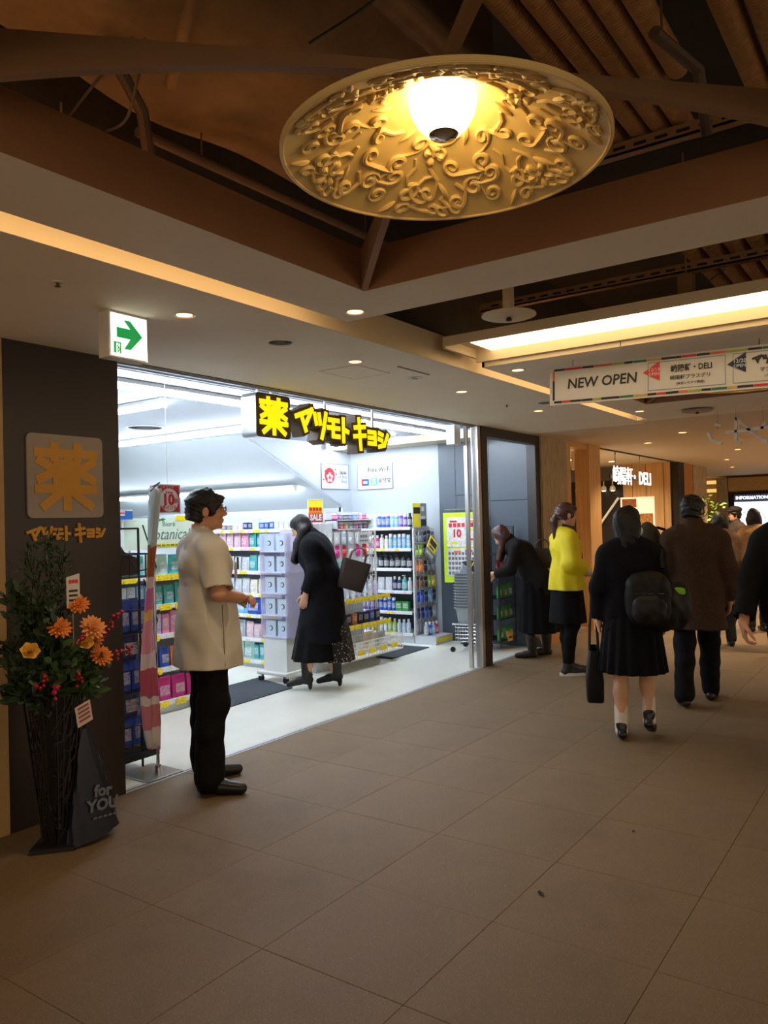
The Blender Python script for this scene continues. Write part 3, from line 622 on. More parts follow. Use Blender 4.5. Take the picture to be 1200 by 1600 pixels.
def p_pouch(w_=.1, h=.16, d=.05):
    m = MB(); vs = []; fs = []; n = 8; lev = [(0, .9), (.12, 1), (.45, .85), (.8, .45), (.93, .12), (1, .1)]
    for t, k in lev:
        for j in range(n):
            q = 2 * PI * (j + .5) / n; x = max(-1, min(1, 1.25 * math.cos(q))); vs.append((x * w_ / 2, math.sin(q) * d / 2 * k, t * h))
    for i in range(len(lev) - 1):
        for j in range(n): fs.append((i * n + j, i * n + (j + 1) % n, (i + 1) * n + (j + 1) % n, (i + 1) * n + j))
    fs += [tuple(range(n - 1, -1, -1)), tuple(range((len(lev) - 1) * n, len(lev) * n))]
    m.add(vs, fs); k = d / 2
    m.add([(-w_ * .34, -k * 1.03, h * .2), (w_ * .34, -k * 1.03, h * .2), (w_ * .34, -k * .8, h * .62), (-w_ * .34, -k * .8, h * .62)], [(0, 1, 2, 3)], 1)
    return m.mesh('pouch', [wrap, labm])
def p_bottle(r=.028, h=.17, cap=capw, pump=False, n=12):
    m = MB(); m.lathe([(r * .9, 0), (r, .006), (r, h * .66), (r * .8, h * .74), (r * .4, h * .78)], n=n, cap=True)
    m.lathe([(r * 1.015, h * .15), (r * 1.015, h * .55)], n=n, cap=False, mi=1)
    if pump:
        m.lathe([(r * .45, h * .78), (r * .45, h * .86), (r * .15, h * .87), (r * .15, h * .97)], n=8, mi=2); m.box(-r * .3, r * .3, -r * 1.3, r * .3, h * .95, h, 2)
    else: m.lathe([(r * .55, h * .78), (r * .55, h), (r * .5, h)], n=n, mi=2)
    return m.mesh('bottle', [wrap, labm, cap], True)
def p_can(r=.026, h=.18):
    m = MB(); m.lathe([(r, 0), (r, h * .74), (r * .85, h * .78)], n=12); m.lathe([(r * 1.015, h * .2), (r * 1.015, h * .6)], n=12, cap=False, mi=1); m.lathe([(r * .86, h * .78), (r * .86, h * .97), (r * .7, h)], n=12, mi=2)
    return m.mesh('spray_can', [wrap, labm, capw], True)
def p_box(w_=.09, h=.12, d=.05):
    m = MB(); m.box(-w_ / 2, w_ / 2, -d / 2, d / 2, 0, h); m.add([(-w_ * .38, -d / 2 - .001, h * .3), (w_ * .38, -d / 2 - .001, h * .3), (w_ * .38, -d / 2 - .001, h * .8), (-w_ * .38, -d / 2 - .001, h * .8)], [(0, 1, 2, 3)], 1)
    return m.mesh('carton', [wrap, labm])
def p_blister(w_=.075, h=.15):
    m = MB(); m.box(-w_ / 2, w_ / 2, -.002, .002, 0, h, 1); m.lathe([(.001, 0), (.024, .012), (.026, .05), (.018, .075), (.001, .08)], (0, -.006, .012), 8, 0, 1.2, .8)
    m.box(-w_ * .45, w_ * .45, -.004, -.002, h * .68, h * .97, 0)
    return m.mesh('blister_pack', [wrap, labm])
def p_jar(r=.035, h=.075):
    m = MB(); m.lathe([(r * .95, 0), (r, .005), (r, h * .65)], n=14); m.lathe([(r * 1.04, h * .65), (r * 1.04, h), (r * .95, h)], n=14, mi=2); m.lathe([(r * 1.01, h * .15), (r * 1.01, h * .55)], n=14, cap=False, mi=1)
    return m.mesh('jar', [wrap, labm, capw], True)
PROD = {'pouch': (p_pouch(), .112, 'refill pouch'), 'bigpouch': (p_pouch(.14, .19, .06), .152, 'large refill pouch'), 'bottle': (p_bottle(), .066, 'bottle'), 'dbottle': (p_bottle(cap=capd), .066, 'dark-capped bottle'),
        'pump': (p_bottle(.034, .19, capw, True), .082, 'pump bottle'), 'dpump': (p_bottle(.034, .18, capd, True), .082, 'dark-headed pump bottle'), 'can': (p_can(), .062, 'spray can'), 'box': (p_box(), .098, 'carton'), 'tallbox': (p_box(.07, .17, .05), .078, 'tall carton'),
        'blister': (p_blister(), .086, 'blister pack'), 'jar': (p_jar(), .082, 'jar'), 'bigpack': (p_pouch(.19, .2, .09), .2, 'big soft pack'), 'smallbox': (p_box(.06, .075, .04), .066, 'small carton'), 'smallbottle': (p_bottle(.022, .115), .052, 'small bottle')}
PC = {'white': (208, 212, 216), 'teal': (70, 186, 186), 'pale mint': (176, 214, 200), 'pink': (238, 150, 186), 'magenta': (214, 40, 140), 'lilac': (196, 178, 222), 'violet': (120, 80, 180), 'blue': (44, 88, 190), 'navy': (34, 42, 92), 'sky blue': (128, 190, 228),
      'green': (60, 150, 70), 'lime': (170, 205, 70), 'yellow': (236, 206, 60), 'orange': (232, 130, 50), 'red': (200, 36, 48), 'black': (30, 30, 36), 'silver': (176, 186, 196), 'pale pink': (244, 206, 216), 'cream': (238, 228, 204), 'brown': (120, 72, 44), 'pale blue': (196, 218, 236), 'grey': (120, 128, 138)}
def put(kind, col, loc, rz, where, group, tilt=0.):
    me, wd, word = PROD[kind]
    o = link(word.replace(' ', '_').replace('-', '_'), me, None, loc); o.rotation_euler = (tilt, 0, rz + random.uniform(-.07, .07)); o.scale = (1, 1, random.uniform(.9, 1.04)); c = lin(PC[col])
    j = random.uniform(.9, 1.08); o.color = (min(1, c[0] * j), min(1, c[1] * j), min(1, c[2] * j), 1)
    return tag(o, f'{col} {word} {where}', 'bottle' if 'bottle' in word else word.split()[-1], group)
ORD = ['bottom', 'second lowest', 'third lowest', 'fourth lowest', 'fifth lowest', 'sixth lowest', 'topmost']
tagw = MB().box(-.022, .022, -.003, 0, 0, .028).mesh('price_tag', [M('tag_white', (236, 234, 236), .5, var=.25, scale=90)])
tagy = MB().box(-.024, .024, -.003, 0, 0, .032).mesh('price_tag', [M('tag_yellow', (240, 214, 30), .5, var=.5, scale=80)])
tagp = MB().box(-.022, .022, -.003, 0, 0, .028).mesh('price_tag', [M('tag_pink', (240, 196, 206), .5, var=.25, scale=90)])
tagyl = MB().box(-.06, .06, -.003, 0, 0, .05).mesh('price_tag', [M('tag_yellow', emit=0)])
shelfm = M('shelf_white', (200, 205, 210), .4, var=.02)
def shelf_unit(label, loc, rz, L, D, H, zs, rows, where, group, yellow=.25, big=False, back=shelfm, ends=True):
    u = thing('shelf_unit', label, 'shelf', loc, rz)
    MB().box(0, L, .02, D, 0, .09).build('base', shelfm, u); MB().box(0, L, D - .02, D, .09, H).build('back_panel', back, u)
    if ends:
        for x in (0, L): MB().box(x - .012, x + .012, .06 if x else .06, D, 0, H).build('side_panel', shelfm, u)
    R = Matrix.Rotation(rz, 3, 'Z'); base = Vector(loc)
    for i, (z, spec) in enumerate(zip(zs, rows)):
        s = MB().box(.005, L - .005, .0, D - .02, z - .018, z).build('shelf', shelfm, u)
        MB().box(.005, L - .005, -.012, 0, z - .034, z + .004).build('price_rail', M('rail_clear', (236, 238, 240), .3), s)
        x = .035
        while x < L - .03:
            yy = random.random() < yellow
            t = link('price_tag', (tagyl if big else tagy) if yy else (tagp if random.random() < .2 else tagw), s, (x, -.013, z - .034 - (.012 if yy and big else 0)))
            x += (.125 if (yy and big) else .054) + (.0 if random.random() < .8 else .03)
        x = .03; k = 0
        nm = ORD[i] if i < len(zs) - 1 else 'topmost'
        while x < L - .03:
            kind, col, cnt = spec[k % len(spec)]; wd = PROD[kind][1]
            for c in range(cnt):
                if x + wd > L - .01: x = 99; break
                p = base + R @ Vector((x + wd / 2, .06, 0)); put(kind, col, (p.x, p.y, z + .0006), rz, f'on the {nm} shelf {where}', f'goods {where}')
                x += wd + .004
            k += 1
    return u
shelf_unit('white shelf unit of facial care packs between the dark panel and the clerk', (3.3, 5.12, 0), 0, 1.36, .42, 1.5, (.10, .37, .64, .88, 1.12),
    ([('bigpouch', 'blue', 3), ('bigpouch', 'sky blue', 2), ('bigpouch', 'magenta', 8)], [('bigpouch', 'pink', 3), ('pouch', 'red', 2), ('pouch', 'blue', 2), ('pouch', 'orange', 2), ('pouch', 'red', 4)],
     [('pouch', 'lilac', 3), ('tallbox', 'pale pink', 3), ('tallbox', 'lilac', 3), ('tallbox', 'pink', 4), ('pouch', 'red', 3)], [('pouch', 'sky blue', 3), ('tallbox', 'pale blue', 3), ('tallbox', 'sky blue', 2), ('pouch', 'teal', 4)],
     [('pouch', 'pale mint', 3), ('pouch', 'teal', 3), ('pouch', 'pale mint', 2), ('pouch', 'teal', 2), ('pouch', 'pink', 3)]),
    'of the unit beside the clerk', None, yellow=.75, big=True)
shelf_unit('long white shelf unit of pastel packs behind the woman in the dark coat', (6.0, 6.75, 0), -PI / 2, 1.5, .5, 1.5, (.08, .31, .56, .78, 1.02, 1.27, 1.46),
    ([('pouch', 'pale pink', 2), ('box', 'pink', 2), ('bigpouch', 'pale mint', 2), ('tallbox', 'teal', 2), ('box', 'pale pink', 4), ('box', 'lilac', 3)],
     [('bigpouch', 'pale blue', 2), ('bigpouch', 'silver', 2), ('pouch', 'pale pink', 2), ('pouch', 'orange', 1), ('pouch', 'yellow', 1), ('bigpouch', 'white', 3), ('pouch', 'cream', 2)],
     [('pouch', 'pale mint', 2), ('pouch', 'pale pink', 2), ('bigpack', 'sky blue', 1), ('bigpack', 'blue', 2), ('pouch', 'white', 4)],
     [('pouch', 'teal', 2), ('pouch', 'pale blue', 2), ('pouch', 'white', 2), ('pouch', 'cream', 2), ('box', 'blue', 3), ('pouch', 'white', 3)],
     [('pouch', 'pale mint', 3), ('pouch', 'white', 3), ('pouch', 'teal', 1), ('pouch', 'white', 2), ('pouch', 'pale pink', 1), ('pouch', 'pale blue', 2), ('pouch', 'white', 4)],
     [('pouch', 'lilac', 2), ('pouch', 'pale pink', 3), ('pouch', 'pink', 1), ('pouch', 'teal', 3), ('pouch', 'sky blue', 2), ('pouch', 'white', 3)],
     [('smallbottle', 'white', 5), ('jar', 'black', 2), ('jar', 'white', 2), ('smallbox', 'navy', 2), ('box', 'pale blue', 1), ('smallbox', 'blue', 3), ('smallbox', 'white', 4), ('smallbox', 'lilac', 3)]),
    'of the pastel unit', None, yellow=.3)
ur = shelf_unit('tall white shelf unit of hair and shaving goods against the right wall', (8.09, 6.45, 0), -PI / 2, 1.17, .41, 1.44, (.126, .39, .645, .925, 1.172, 1.436),
    ([('can', 'lime', 3), ('can', 'silver', 4), ('can', 'yellow', 2), ('can', 'white', 2), ('bottle', 'lime', 2), ('bottle', 'pale blue', 3), ('bottle', 'green', 2)],
     [('can', 'black', 3), ('can', 'navy', 2), ('can', 'violet', 4), ('can', 'blue', 4), ('box', 'green', 3)],
     [('bottle', 'pale blue', 3), ('pouch', 'navy', 2), ('bottle', 'silver', 2), ('pouch', 'white', 2), ('bottle', 'navy', 2), ('pump', 'teal', 1), ('bottle', 'white', 2)],
     [('pump', 'white', 3), ('pump', 'pale blue', 2), ('pump', 'silver', 2), ('dpump', 'black', 6)],
     [('bottle', 'brown', 3), ('dbottle', 'navy', 1), ('bottle', 'pink', 2), ('bottle', 'magenta', 3), ('bottle', 'cream', 2), ('can', 'sky blue', 5), ('can', 'pale blue', 3)],
     [('box', 'teal', 2), ('can', 'white', 3), ('can', 'pink', 1), ('can', 'pale blue', 2), ('can', 'blue', 3), ('can', 'sky blue', 2), ('can', 'violet', 2), ('dbottle', 'black', 2), ('can', 'navy', 3)]),
    'of the right wall unit', None, yellow=.14, back=M('shelf_back', (92, 100, 104), .6))
# stacked upper rack behind, at the rear corner
shelf_unit('low rack of coloured bottles behind the wire end display', (7.9, 6.46, 0), 0, .0001 + .36, .04, 1.7, (), (), 'x', None) if 0 else None

# peg board end of the right unit with hanging packs
pe = thing('peg_display', 'wire peg display of hanging packs on the end of the right wall unit', 'display', (8.09, 5.255, 0))
MB().box(.0, .40, -.30, -.0, 0, .10).build('plinth', shelfm, pe); MB().tube([(.0, -.005, .1), (.0, -.01, 1.42)], .012, 8).build('upright', whitepl, pe); MB().tube([(.40, -.005, .1), (.40, -.01, 1.42)], .012, 8).build('upright', whitepl, pe)
m = MB()
for k in range(14): m.tube([(0, -.01, .15 + .09 * k), (.40, -.01, .15 + .09 * k)], .003, 4)
for k in range(9): m.tube([(.05 * k, -.012, .12), (.05 * k, -.012, 1.42)], .003, 4)
g = m.build('wire_grid', chrome, pe); g['kind'] = 'stuff'
cols = [['navy', 'blue', 'navy', 'silver'], ['blue', 'navy', 'sky blue', 'navy'], ['brown', 'black', 'lime', 'yellow'], ['orange', 'black', 'grey', 'grey'], ['lime', 'black', 'grey', 'silver'], ['grey', 'navy', 'black', 'grey']]
for i, z in enumerate((.30, .50, .68, .87, 1.07, 1.24)):
    for k in range(4):
        hk_ = MB().tube([(.05 + .095 * k, -.01, z + .17), (.05 + .095 * k, -.11, z + .165)], .0025, 4).build('hook', chrome, pe)
        for q in (0, 1):
            put('blister', cols[i][k], (8.09 + .05 + .095 * k, 5.27 - .045 - .05 * q, z), 0, f'hanging in peg row {["one", "two", "three", "four", "five", "six"][i]} at the unit end', 'blister packs on the peg display')
for k in range(4): put('bottle', ['silver', 'blue', 'sky blue', 'red'][k], (8.14 + .08 * k, 5.12, .10), 0, 'on the plinth of the peg display', 'bottles on the peg plinth')
for x in (.06, .15, .24, .33): link('price_tag', tagyl, pe, (x, -.302, .03))
def board(name, label, cat, o, u, v, w_, h, mat, t=.006, frame=None):
    """flat sheet; o = lower left corner, u to the right, v up"""
    b = thing(name, label, cat, o); m = MB().prism([(0, 0), (w_, 0), (w_, h), (0, h)], (0, 0, 0), u, v, t); m.build('sheet', mat, b)
    if frame:
        for q in ([(0, 0), (w_, 0)], [(0, h), (w_, h)], [(0, 0), (0, h)], [(w_, 0), (w_, h)]):
            MB().stroke(q, frame[1], (0, 0, 0), u, v, t * 1.5, ext=.5).build('frame', frame[0], b)
    return b
def patch(b, name, mat, rects, u, v, t):
    for r_ in rects: MB().prism([(r_[0], r_[2]), (r_[1], r_[2]), (r_[1], r_[3]), (r_[0], r_[3])], (0, 0, 0), u, v, t).build(name, mat, b)
def patch_at(b, name, mat, rects, org, u, v, t):
    for r_ in rects: MB().prism([(r_[0], r_[2]), (r_[1], r_[2]), (r_[1], r_[3]), (r_[0], r_[3])], org, u, v, t).build(name, mat, b)
NX, NY = (0, -1, 0), (1, 0, 0)      # u for sheets facing -X, and facing -Y
pw = M('print_white', (206, 212, 216), .5, var=.02); pk = M('print_black', (26, 26, 28), .5); pr = M('print_red', (196, 26, 44), .5); py_ = M('print_yellow', (236, 214, 30), .5); pg = M('print_grey', (120, 128, 136), .5)
pbl = M('print_blue', (30, 92, 168), .5); plb = M('print_cyan', (70, 180, 220), .5); plime = M('print_lime', (198, 226, 20), .5); por = M('print_orange', (236, 120, 30), .5)
# header cards
b = board('header_card', 'upright yellow and black price card on top of the peg display', 'sign', (8.1, 5.25, 1.43), NY, V, .31, .30, pg)
patch(b, 'print', py_, [(0, .17, 0, .30)], NY, V, .007); patch(b, 'print', pk, [(.01, .16, .17, .25), (.18, .30, .02, .12)], NY, V, .008); patch(b, 'print', pw, [(.19, .25, .20, .26), (.12, .28, .10, .14)], NY, V, .009)
uu = Vector((.72, 0, -.69)).normalized(); vv = Vector((.69, 0, .72)).normalized()
b = board('price_card', 'tilted yellow and grey price card clipped to the unit corner', 'sign', (7.98, 5.02, 1.12), Vector((.58, 0, -.42)).normalized(), Vector((.42, 0, .58)).normalized(), .20, .26, pg)
u1, v1 = Vector((.81, 0, -.586)), Vector((.586, 0, .81)); patch(b, 'print', py_, [(0, .2, .1, .26)], u1, v1, .007); patch(b, 'print', pk, [(.02, .18, .17, .24), (.04, .15, .125, .145)], u1, v1, .008); patch(b, 'print', pw, [(.05, .12, .15, .165), (.02, .18, .03, .07)], u1, v1, .009)
# wall notices
b = board('wall_notice', 'white Free Wi-Fi and payment notice on the right wall', 'notice', (8.515, 6.391, 1.952), NX, V, .575, .336, pw, frame=(pg, .006))
text('lettering', 'Free Wi-Fi', .085, pk, b, (-.007, -.36, .255), NX, V, off=.001); patch(b, 'print', pk, [(.06, .54, .172, .177)], NX, V, .007)
m = MB()
for r_, a in ((.022, 0), (.04, 0), (.058, 0)): m.tube([(-.007, -.12 - r_ * math.sin(q), .215 + r_ * math.cos(q)) for q in [(-.8 + 1.6 * i / 8) for i in range(9)]], .004, 4)
m.lathe([(.008, -.006), (.008, .006)], (-.007, -.12, .212), 8); m.build('wifi_mark', pg, b)
patch(b, 'logo', pbl, [(.07, .19, .05, .14)], NX, V, .008); patch(b, 'logo', pr, [(.07, .105, .05, .14)], NX, V, .009); patch(b, 'logo', pw, [(.095, .165, .08, .11)], NX, V, .010); patch(b, 'logo', plb, [(.22, .33, .05, .145)], NX, V, .008)
text('lettering', '支付宝', .068, pk, b, (-.008, -.445, .105), NX, V, off=.001); text('lettering', 'ALIPAY', .035, pg, b, (-.008, -.445, .06), NX, V); text('lettering', '支', .085, pw, b, (-.0095, -.275, .095), NX, V, off=.002)
b = board('wall_notice', 'white Japan Tax-free Shop notice with a red blossom mark on the rear wall', 'notice', (7.882, 6.51, 1.963), NY, V, .572, .33, pw, frame=(pg, .006))
m = MB(); m.prism([(.165 + .105 * math.cos(2 * PI * i / 24), .175 + .105 * math.sin(2 * PI * i / 24)) for i in range(24)], (0, 0, 0), NY, V, .008); m.build('logo', pr, b)
m = MB()
for k in range(5): q = 2 * PI * k / 5 + .3; m.prism([(.165 + .045 * math.cos(q) + .024 * math.cos(2 * PI * i / 10), .15 + .045 * math.sin(q) + .024 * math.sin(2 * PI * i / 10)) for i in range(10)], (0, 0, 0), NY, V, .0095 + .0002 * k)
m.build('blossom', pw, b)
for x, z in ((.04, .12), (.29, .26), (.075, .23), (.30, .20)): MB().prism([(x + .014 * math.cos(2 * PI * i / 8), z + .014 * math.sin(2 * PI * i / 8)) for i in range(8)], (0, 0, 0), NY, V, .008).build('dot', pr, b)
for s_, z in (('Japan.', .225), ('Tax-free', .165), ('Shop', .105)): text('lettering', s_, .07, pk if z > .2 else pg, b, (.545, -.007, z), NY, V, align='RIGHT', off=.001 if z > .2 else 0)
# SALE card on the wire end display
b = board('sale_card', 'yellow and red SALE card standing above the end display', 'sign', (6.02, 5.16, 1.515), NY, V, .23, .235, py_, frame=(whitepl, .008))
patch(b, 'print', pr, [(.005, .225, .005, .095)], NY, V, .007); text('lettering', 'SALE', .085, pw, b, (.115, -.009, .05), NY, V, off=.004)
patch(b, 'print', pr, [(.02 + .05 * k, .06 + .05 * k, .12, .155) for k in range(4)], NY, V, .008); patch(b, 'print', por, [(.01, .22, .10, .115)], NY, V, .007)
for x in (.03, .2): MB().cyl((x, .01, -.12), (x, .01, 0), .005, n=6).build('stem', whitepl, b)
# red point card and blue bag behind
b = board('point_card', 'red ten-times point card hanging near the shop banner', 'sign', (3.66, 4.55, 1.61), NY, V, .20, .20, pr, frame=(pw, .008))
m = MB(); m.prism([(.105 + .085 * math.cos(2 * PI * i / 28), .09 + .085 * math.sin(2 * PI * i / 28)) for i in range(28)], (0, 0, 0), NY, V, .0075); m.build('disc', pw, b)
text('lettering', '10', .11, pr, b, (.095, -.0085, .09), NY, V, off=.005); text('lettering', '倍', .04, pr, b, (.165, -.0085, .085), NY, V, off=.001); text('lettering', 'ポイント', .034, pr, b, (.105, -.0085, .035), NY, V, off=.001); patch(b, 'print', pr, [(.075 + .016 * k, .087 + .016 * k, .138, .152) for k in range(4)], NY, V, .0085)
text('lettering', 'カウンセリング', .026, pw, b, (.06, -.0085, .185), NY, V)
patch(b, 'print', pw, [(.004, .018, .03 + .025 * k, .045 + .025 * k) for k in range(5)], NY, V, .0078)
MB().cyl((.1, .01, .2), (.1, .01, .95), .003, n=6).build('hanger', whitepl, b)
# botanical header board
b = board('header_board', 'pale green Botanical header board above the facial care unit', 'sign', (3.78, 5.10, 1.33), NY, V, .82, .25, M('print_mint', (206, 226, 206), .5, var=.05, scale=12))
for x in (.05, .77): MB().box(x, x + .012, .003, .012, -.2, .2).build('support', whitepl, b)
text('lettering', 'Botanical', .13, M('print_sage', (92, 120, 108), .5), b, (.42, -.007, .115), NY, V, shear=.35, sx=.9); text('lettering', 'Bioré', .06, M('print_sage', (92, 120, 108), .5), b, (.43, -.007, .2), NY, V)
patch(b, 'print', py_, [(.28, .60, .015, .045), (.50, .62, .225, .268)], NY, V, .008); patch(b, 'print', M('print_sage'), [(.31 + .045 * k, .345 + .045 * k, .023, .037) for k in range(6)], NY, V, .0095)
m = MB(); m.lathe([(.03, 0), (.045, .05), (.04, .1), (.02, .12)], (.69, -.005, .03), 12, sy=.1); m.build('print', M('print_peach', (232, 200, 170), .5), b); MB().lathe([(.028, 0), (.03, .03), (.02, .045)], (.69, -.005, .155), 12, sy=.1).build('print', por, b)
for x, z in ((.3, .23), (.34, .235), (.26, .225), (.62, .24), (.66, .245), (.74, .235)): MB().prism([(x, z), (x + .03, z - .012), (x + .06, z + .004), (x + .03, z + .016)], (0, 0, 0), NY, V, .0075).build('leaf_print', M('print_leaf', (60, 140, 90), .5), b)
for k in range(3): MB().box(3.32 + .15 * k - 3.78, 3.45 + .15 * k - 3.78, -.004, .0, .18 - .02, .23 - .02).build('leaf_print', M('print_leaf2', (110, 180, 90), .5, var=.4, scale=40), b)
b = board('header_card', 'small blue and white header card left of the shop banner', 'sign', (3.66, 5.06, 1.57), NY, V, .17, .075, pbl); MB().box(.08, .09, .003, .01, -.43, .03).build('support', whitepl, b); patch(b, 'print', pw, [(.05, .10, .03, .07), (0, .17, .066, .075)], NY, V, .008); patch(b, 'print', pr, [(.05, .10, .045, .055)], NY, V, .009)
# lime-framed flyer on a stand by the grey wall
b = thing('flyer_stand', 'lime-framed flyer board on a chrome stand beside the steel post', 'flyer board', (8.38, 4.95, 0), -PI / 2)
def fb(nm, mat, x0, x1, z0, z1, t):
    sh = lambda x, z: (x - .07 * (1.5 - z) * -1 * .0, z)
    MB().prism([(x0, z0), (x1, z0), (x1, z1), (x0, z1)], (0, 0, 0), (1, 0, 0), (.0, 0, 1), t).build(nm, mat, b)
fb('board', plime, -.03, .52, .74, 1.60, .006)
fb('flyer', M('flyer_print', (222, 220, 214), .5, var=.3, scale=45), .02, .47, 1.18, 1.54, .008); fb('flyer', M('flyer_print2', (214, 216, 220), .5, var=.4, scale=60), .02, .47, .82, 1.16, .008)
text('lettering', '10', .13, pr, b, (.16, -.010, 1.34), NY, V, off=.006); patch(b, 'print', pr, [(.05 + .06 * k, .095 + .06 * k, 1.42, 1.47) for k in range(6)], NY, V, .0095)
for k, (x, z, c) in enumerate(((.05, 1.55, pr), (.3, 1.55, por), (.35, 1.45, py_), (.35, 1.33, pr), (.05, 1.29, py_), (.1, 1.18, por), (.28, 1.19, pr), (.42, 1.3, pbl))):
    patch(b, 'print', c, [(x * .9 + .02, x * .9 + .12, z - .072, z - .048)], NY, V, .0095)
m = MB()
for i in range(9):
    for j in range(5): m.box(.035 + .047 * i, .068 + .047 * i, -.0092, -.008, .84 + .06 * j, .875 + .06 * j)
k = m.build('small_print', M('print_small', (110, 106, 110), .5, var=.6, scale=120), b); k['kind'] = 'stuff'
MB().tube([(.28, .02, 0), (.28, .02, 1.64)], .008, 8).tube([(-.02, .02, 1.64), (.5, .02, 1.64)], .008, 8).build('pole', chrome, b); MB().lathe([(.09, 0), (.09, .012), (.02, .016)], (.28, -.02, 0), 18).build('foot', chrome, b)

# wire end display of the middle gondola
e = thing('end_display', 'white wire end display with hanging packs beside the woman in the dark coat', 'display', (6.05, 5.165, 0))
MB().box(0, 1.12, -.04, .06, 0, .12).build('base', shelfm, e)
for x in (0, .56, 1.12): MB().tube([(x, 0, .1), (x, 0, 1.42)], .012, 8).build('upright', whitepl, e)
m = MB()
for k in range(26): m.tube([(0, -.008, .2 + .048 * k), (1.12, -.008, .2 + .048 * k)], .003, 4)
for k in range(24): m.tube([(.048 * k, -.005, .15), (.048 * k, -.005, 1.42)], .003, 4)
g = m.build('wire_grid', whitepl, e); g['kind'] = 'stuff'
for z in (.42, .70):
    s = MB().box(.02, 1.1, -.2, -.01, z - .01, z).build('shelf', shelfm, e)
    for k in range(8): link('price_tag', tagyl, s, (.09 + .135 * k, -.202, z - .03))
bk = M('basket_white', (232, 232, 224), .4)
bs = MB()
for z in (.12, .16, .2, .24, .28): bs.tube([(0, -.02, z), (0, -.34, z), (1.12, -.34, z), (1.12, -.02, z)], .006, 5)
for k in range(24): bs.tube([(.049 * k, -.34, .12), (.049 * k, -.34, .28)], .004, 4)
bs.box(0, 1.12, -.34, -.02, .11, .12); bs.build('wire_basket', bk, e)
for k in range(5): link('price_tag', tagyl, e, (.15 + .2 * k, -.35, .15))
for k in range(5): put('bigpack', 'cream' if k % 2 else 'white', (6.17 + .21 * k, 5.02, .125), 0, 'lying in the low wire basket of the end display', 'packs in the wire basket')
for k in range(10): put('box', ['orange', 'navy', 'navy', 'blue', 'navy'][k % 5] if k > 3 else 'white', (6.12 + .105 * k, 5.1, .421), 0, 'on the lower shelf of the wire end display', 'goods on the end display')
for k in range(10): put('bottle', ['lilac', 'pale blue', 'white'][k % 3], (6.12 + .105 * k, 5.1, .701), 0, 'on the upper shelf of the wire end display', 'goods on the end display')
for k in range(9):
    for z, cs in ((.95, ('teal', 'white', 'white')), (1.13, ('magenta', 'red', 'white')), (1.26, ('white', 'silver', 'white'))):
        put('blister', cs[k % 3], (6.11 + .12 * k, 5.155, z), 0, f'hanging {"low" if z < 1 else "midway" if z < 1.2 else "high"} on the wire end display', 'packs hung on the end display')
tp = [('jar', 'magenta'), ('jar', 'violet'), ('jar', 'black'), ('jar', 'blue'), ('jar', 'sky blue'), ('jar', 'pink'), ('box', 'red'), ('jar', 'orange'), ('jar', 'teal')]
s = thing('top_rack', 'small white two-level rack of coloured jars on top of the end display', 'rack', (6.53, 5.2, 1.43))
MB().box(-.0, .64, 0, .16, .0, .012).build('shelf', shelfm, s); MB().box(0, .64, 0, .16, .10, .112).build('shelf', shelfm, s); MB().box(0, .64, .15, .165, -1.43, .2).build('back_panel', shelfm, s)
for x in (0, .63): MB().box(x, x + .012, 0, .16, 0, .112).build('side_panel', shelfm, s)
for k in range(7):
    kk, c = tp[(k + 5) % 9]; put('jar', c, (6.585 + .088 * k, 5.27, 1.443), 0, 'on the lower level of the small top rack', 'jars on the top rack')
    put('jar', tp[k % 6][1], (6.585 + .088 * k, 5.27, 1.543), 0, 'on the upper level of the small top rack', 'jars on the top rack')
# white promotional cart with boxed face care
pc = thing('promo_cart', 'white wheeled promotion cart with clear tiers of boxes left of the woman', 'cart', (5.68, 5.2, 0))
MB().box(-.2, .2, -.19, .19, .07, .10).build('platform', whitepl, pc, bev=.008); MB().box(-.14, .14, -.15, .15, .10, .42).build('pedestal', whitepl, pc, bev=.004)
for x in (-.17, .17):
    for y in (-.16, .16):
        c = MB().tube([(x - .012, y, .03), (x + .012, y, .03)], .03, 14).build('caster', black, pc, smooth=True); MB().box(x - .018, x + .018, y - .02, y + .02, .05, .072).build('fork', chrome, c)
acr = M('acrylic', (226, 222, 246), .15, alpha=.45, var=0)
for z in (.42, .63, .84, 1.04, 1.24): MB().box(-.15, .15, -.16, .16, z, z + .012).build('tier', M('tier_lilac', (200, 198, 222), .3), pc)
for y in (-.16, .16): MB().box(-.15, .15, y - .004, y + .004, .42, 1.42).build('side_panel', acr, pc)
MB().box(.14, .15, -.16, .16, .42, 1.45).build('back_panel', M('tier_lilac'), pc)
boxm = M('gift_box', (190, 202, 214), .4, var=.03); ring = MB().tube([(-.0285, .022 * math.cos(.5 + 5 * i / 12), .075 + .022 * math.sin(.5 + 5 * i / 12)) for i in range(13)], [.001 + .005 * math.sin(PI * i / 12) for i in range(13)], 5).mesh('ring_print', pk)
for i, z in enumerate((.432, .642, .852, 1.052, 1.252)):
    for k, y in enumerate((-.08, .08)):
        o = tag(MB().box(-.028, .028, -.065, .065, 0, .15).build('gift_box', boxm, loc=(5.60, 5.2 + y, z)), f'white box with dark ring mark, tier {["one", "two", "three", "four", "five"][i]} of the promotion cart, {"wall" if k else "aisle"} side', 'box', 'boxes on the promotion cart'); link('ring_print', ring, o)
b = board('round_card', 'small white bubble-shaped price card beside the wire end display', 'sign', (6.6, 4.98, 1.28), NY, V, .2, .12, pw); patch(b, 'print', pg, [(.04 + .045 * k, .075 + .045 * k, .065, .095) for k in range(3)] + [(.03 + .03 * k, .052 + .03 * k, .025, .042) for k in range(5)], NY, V, .008)
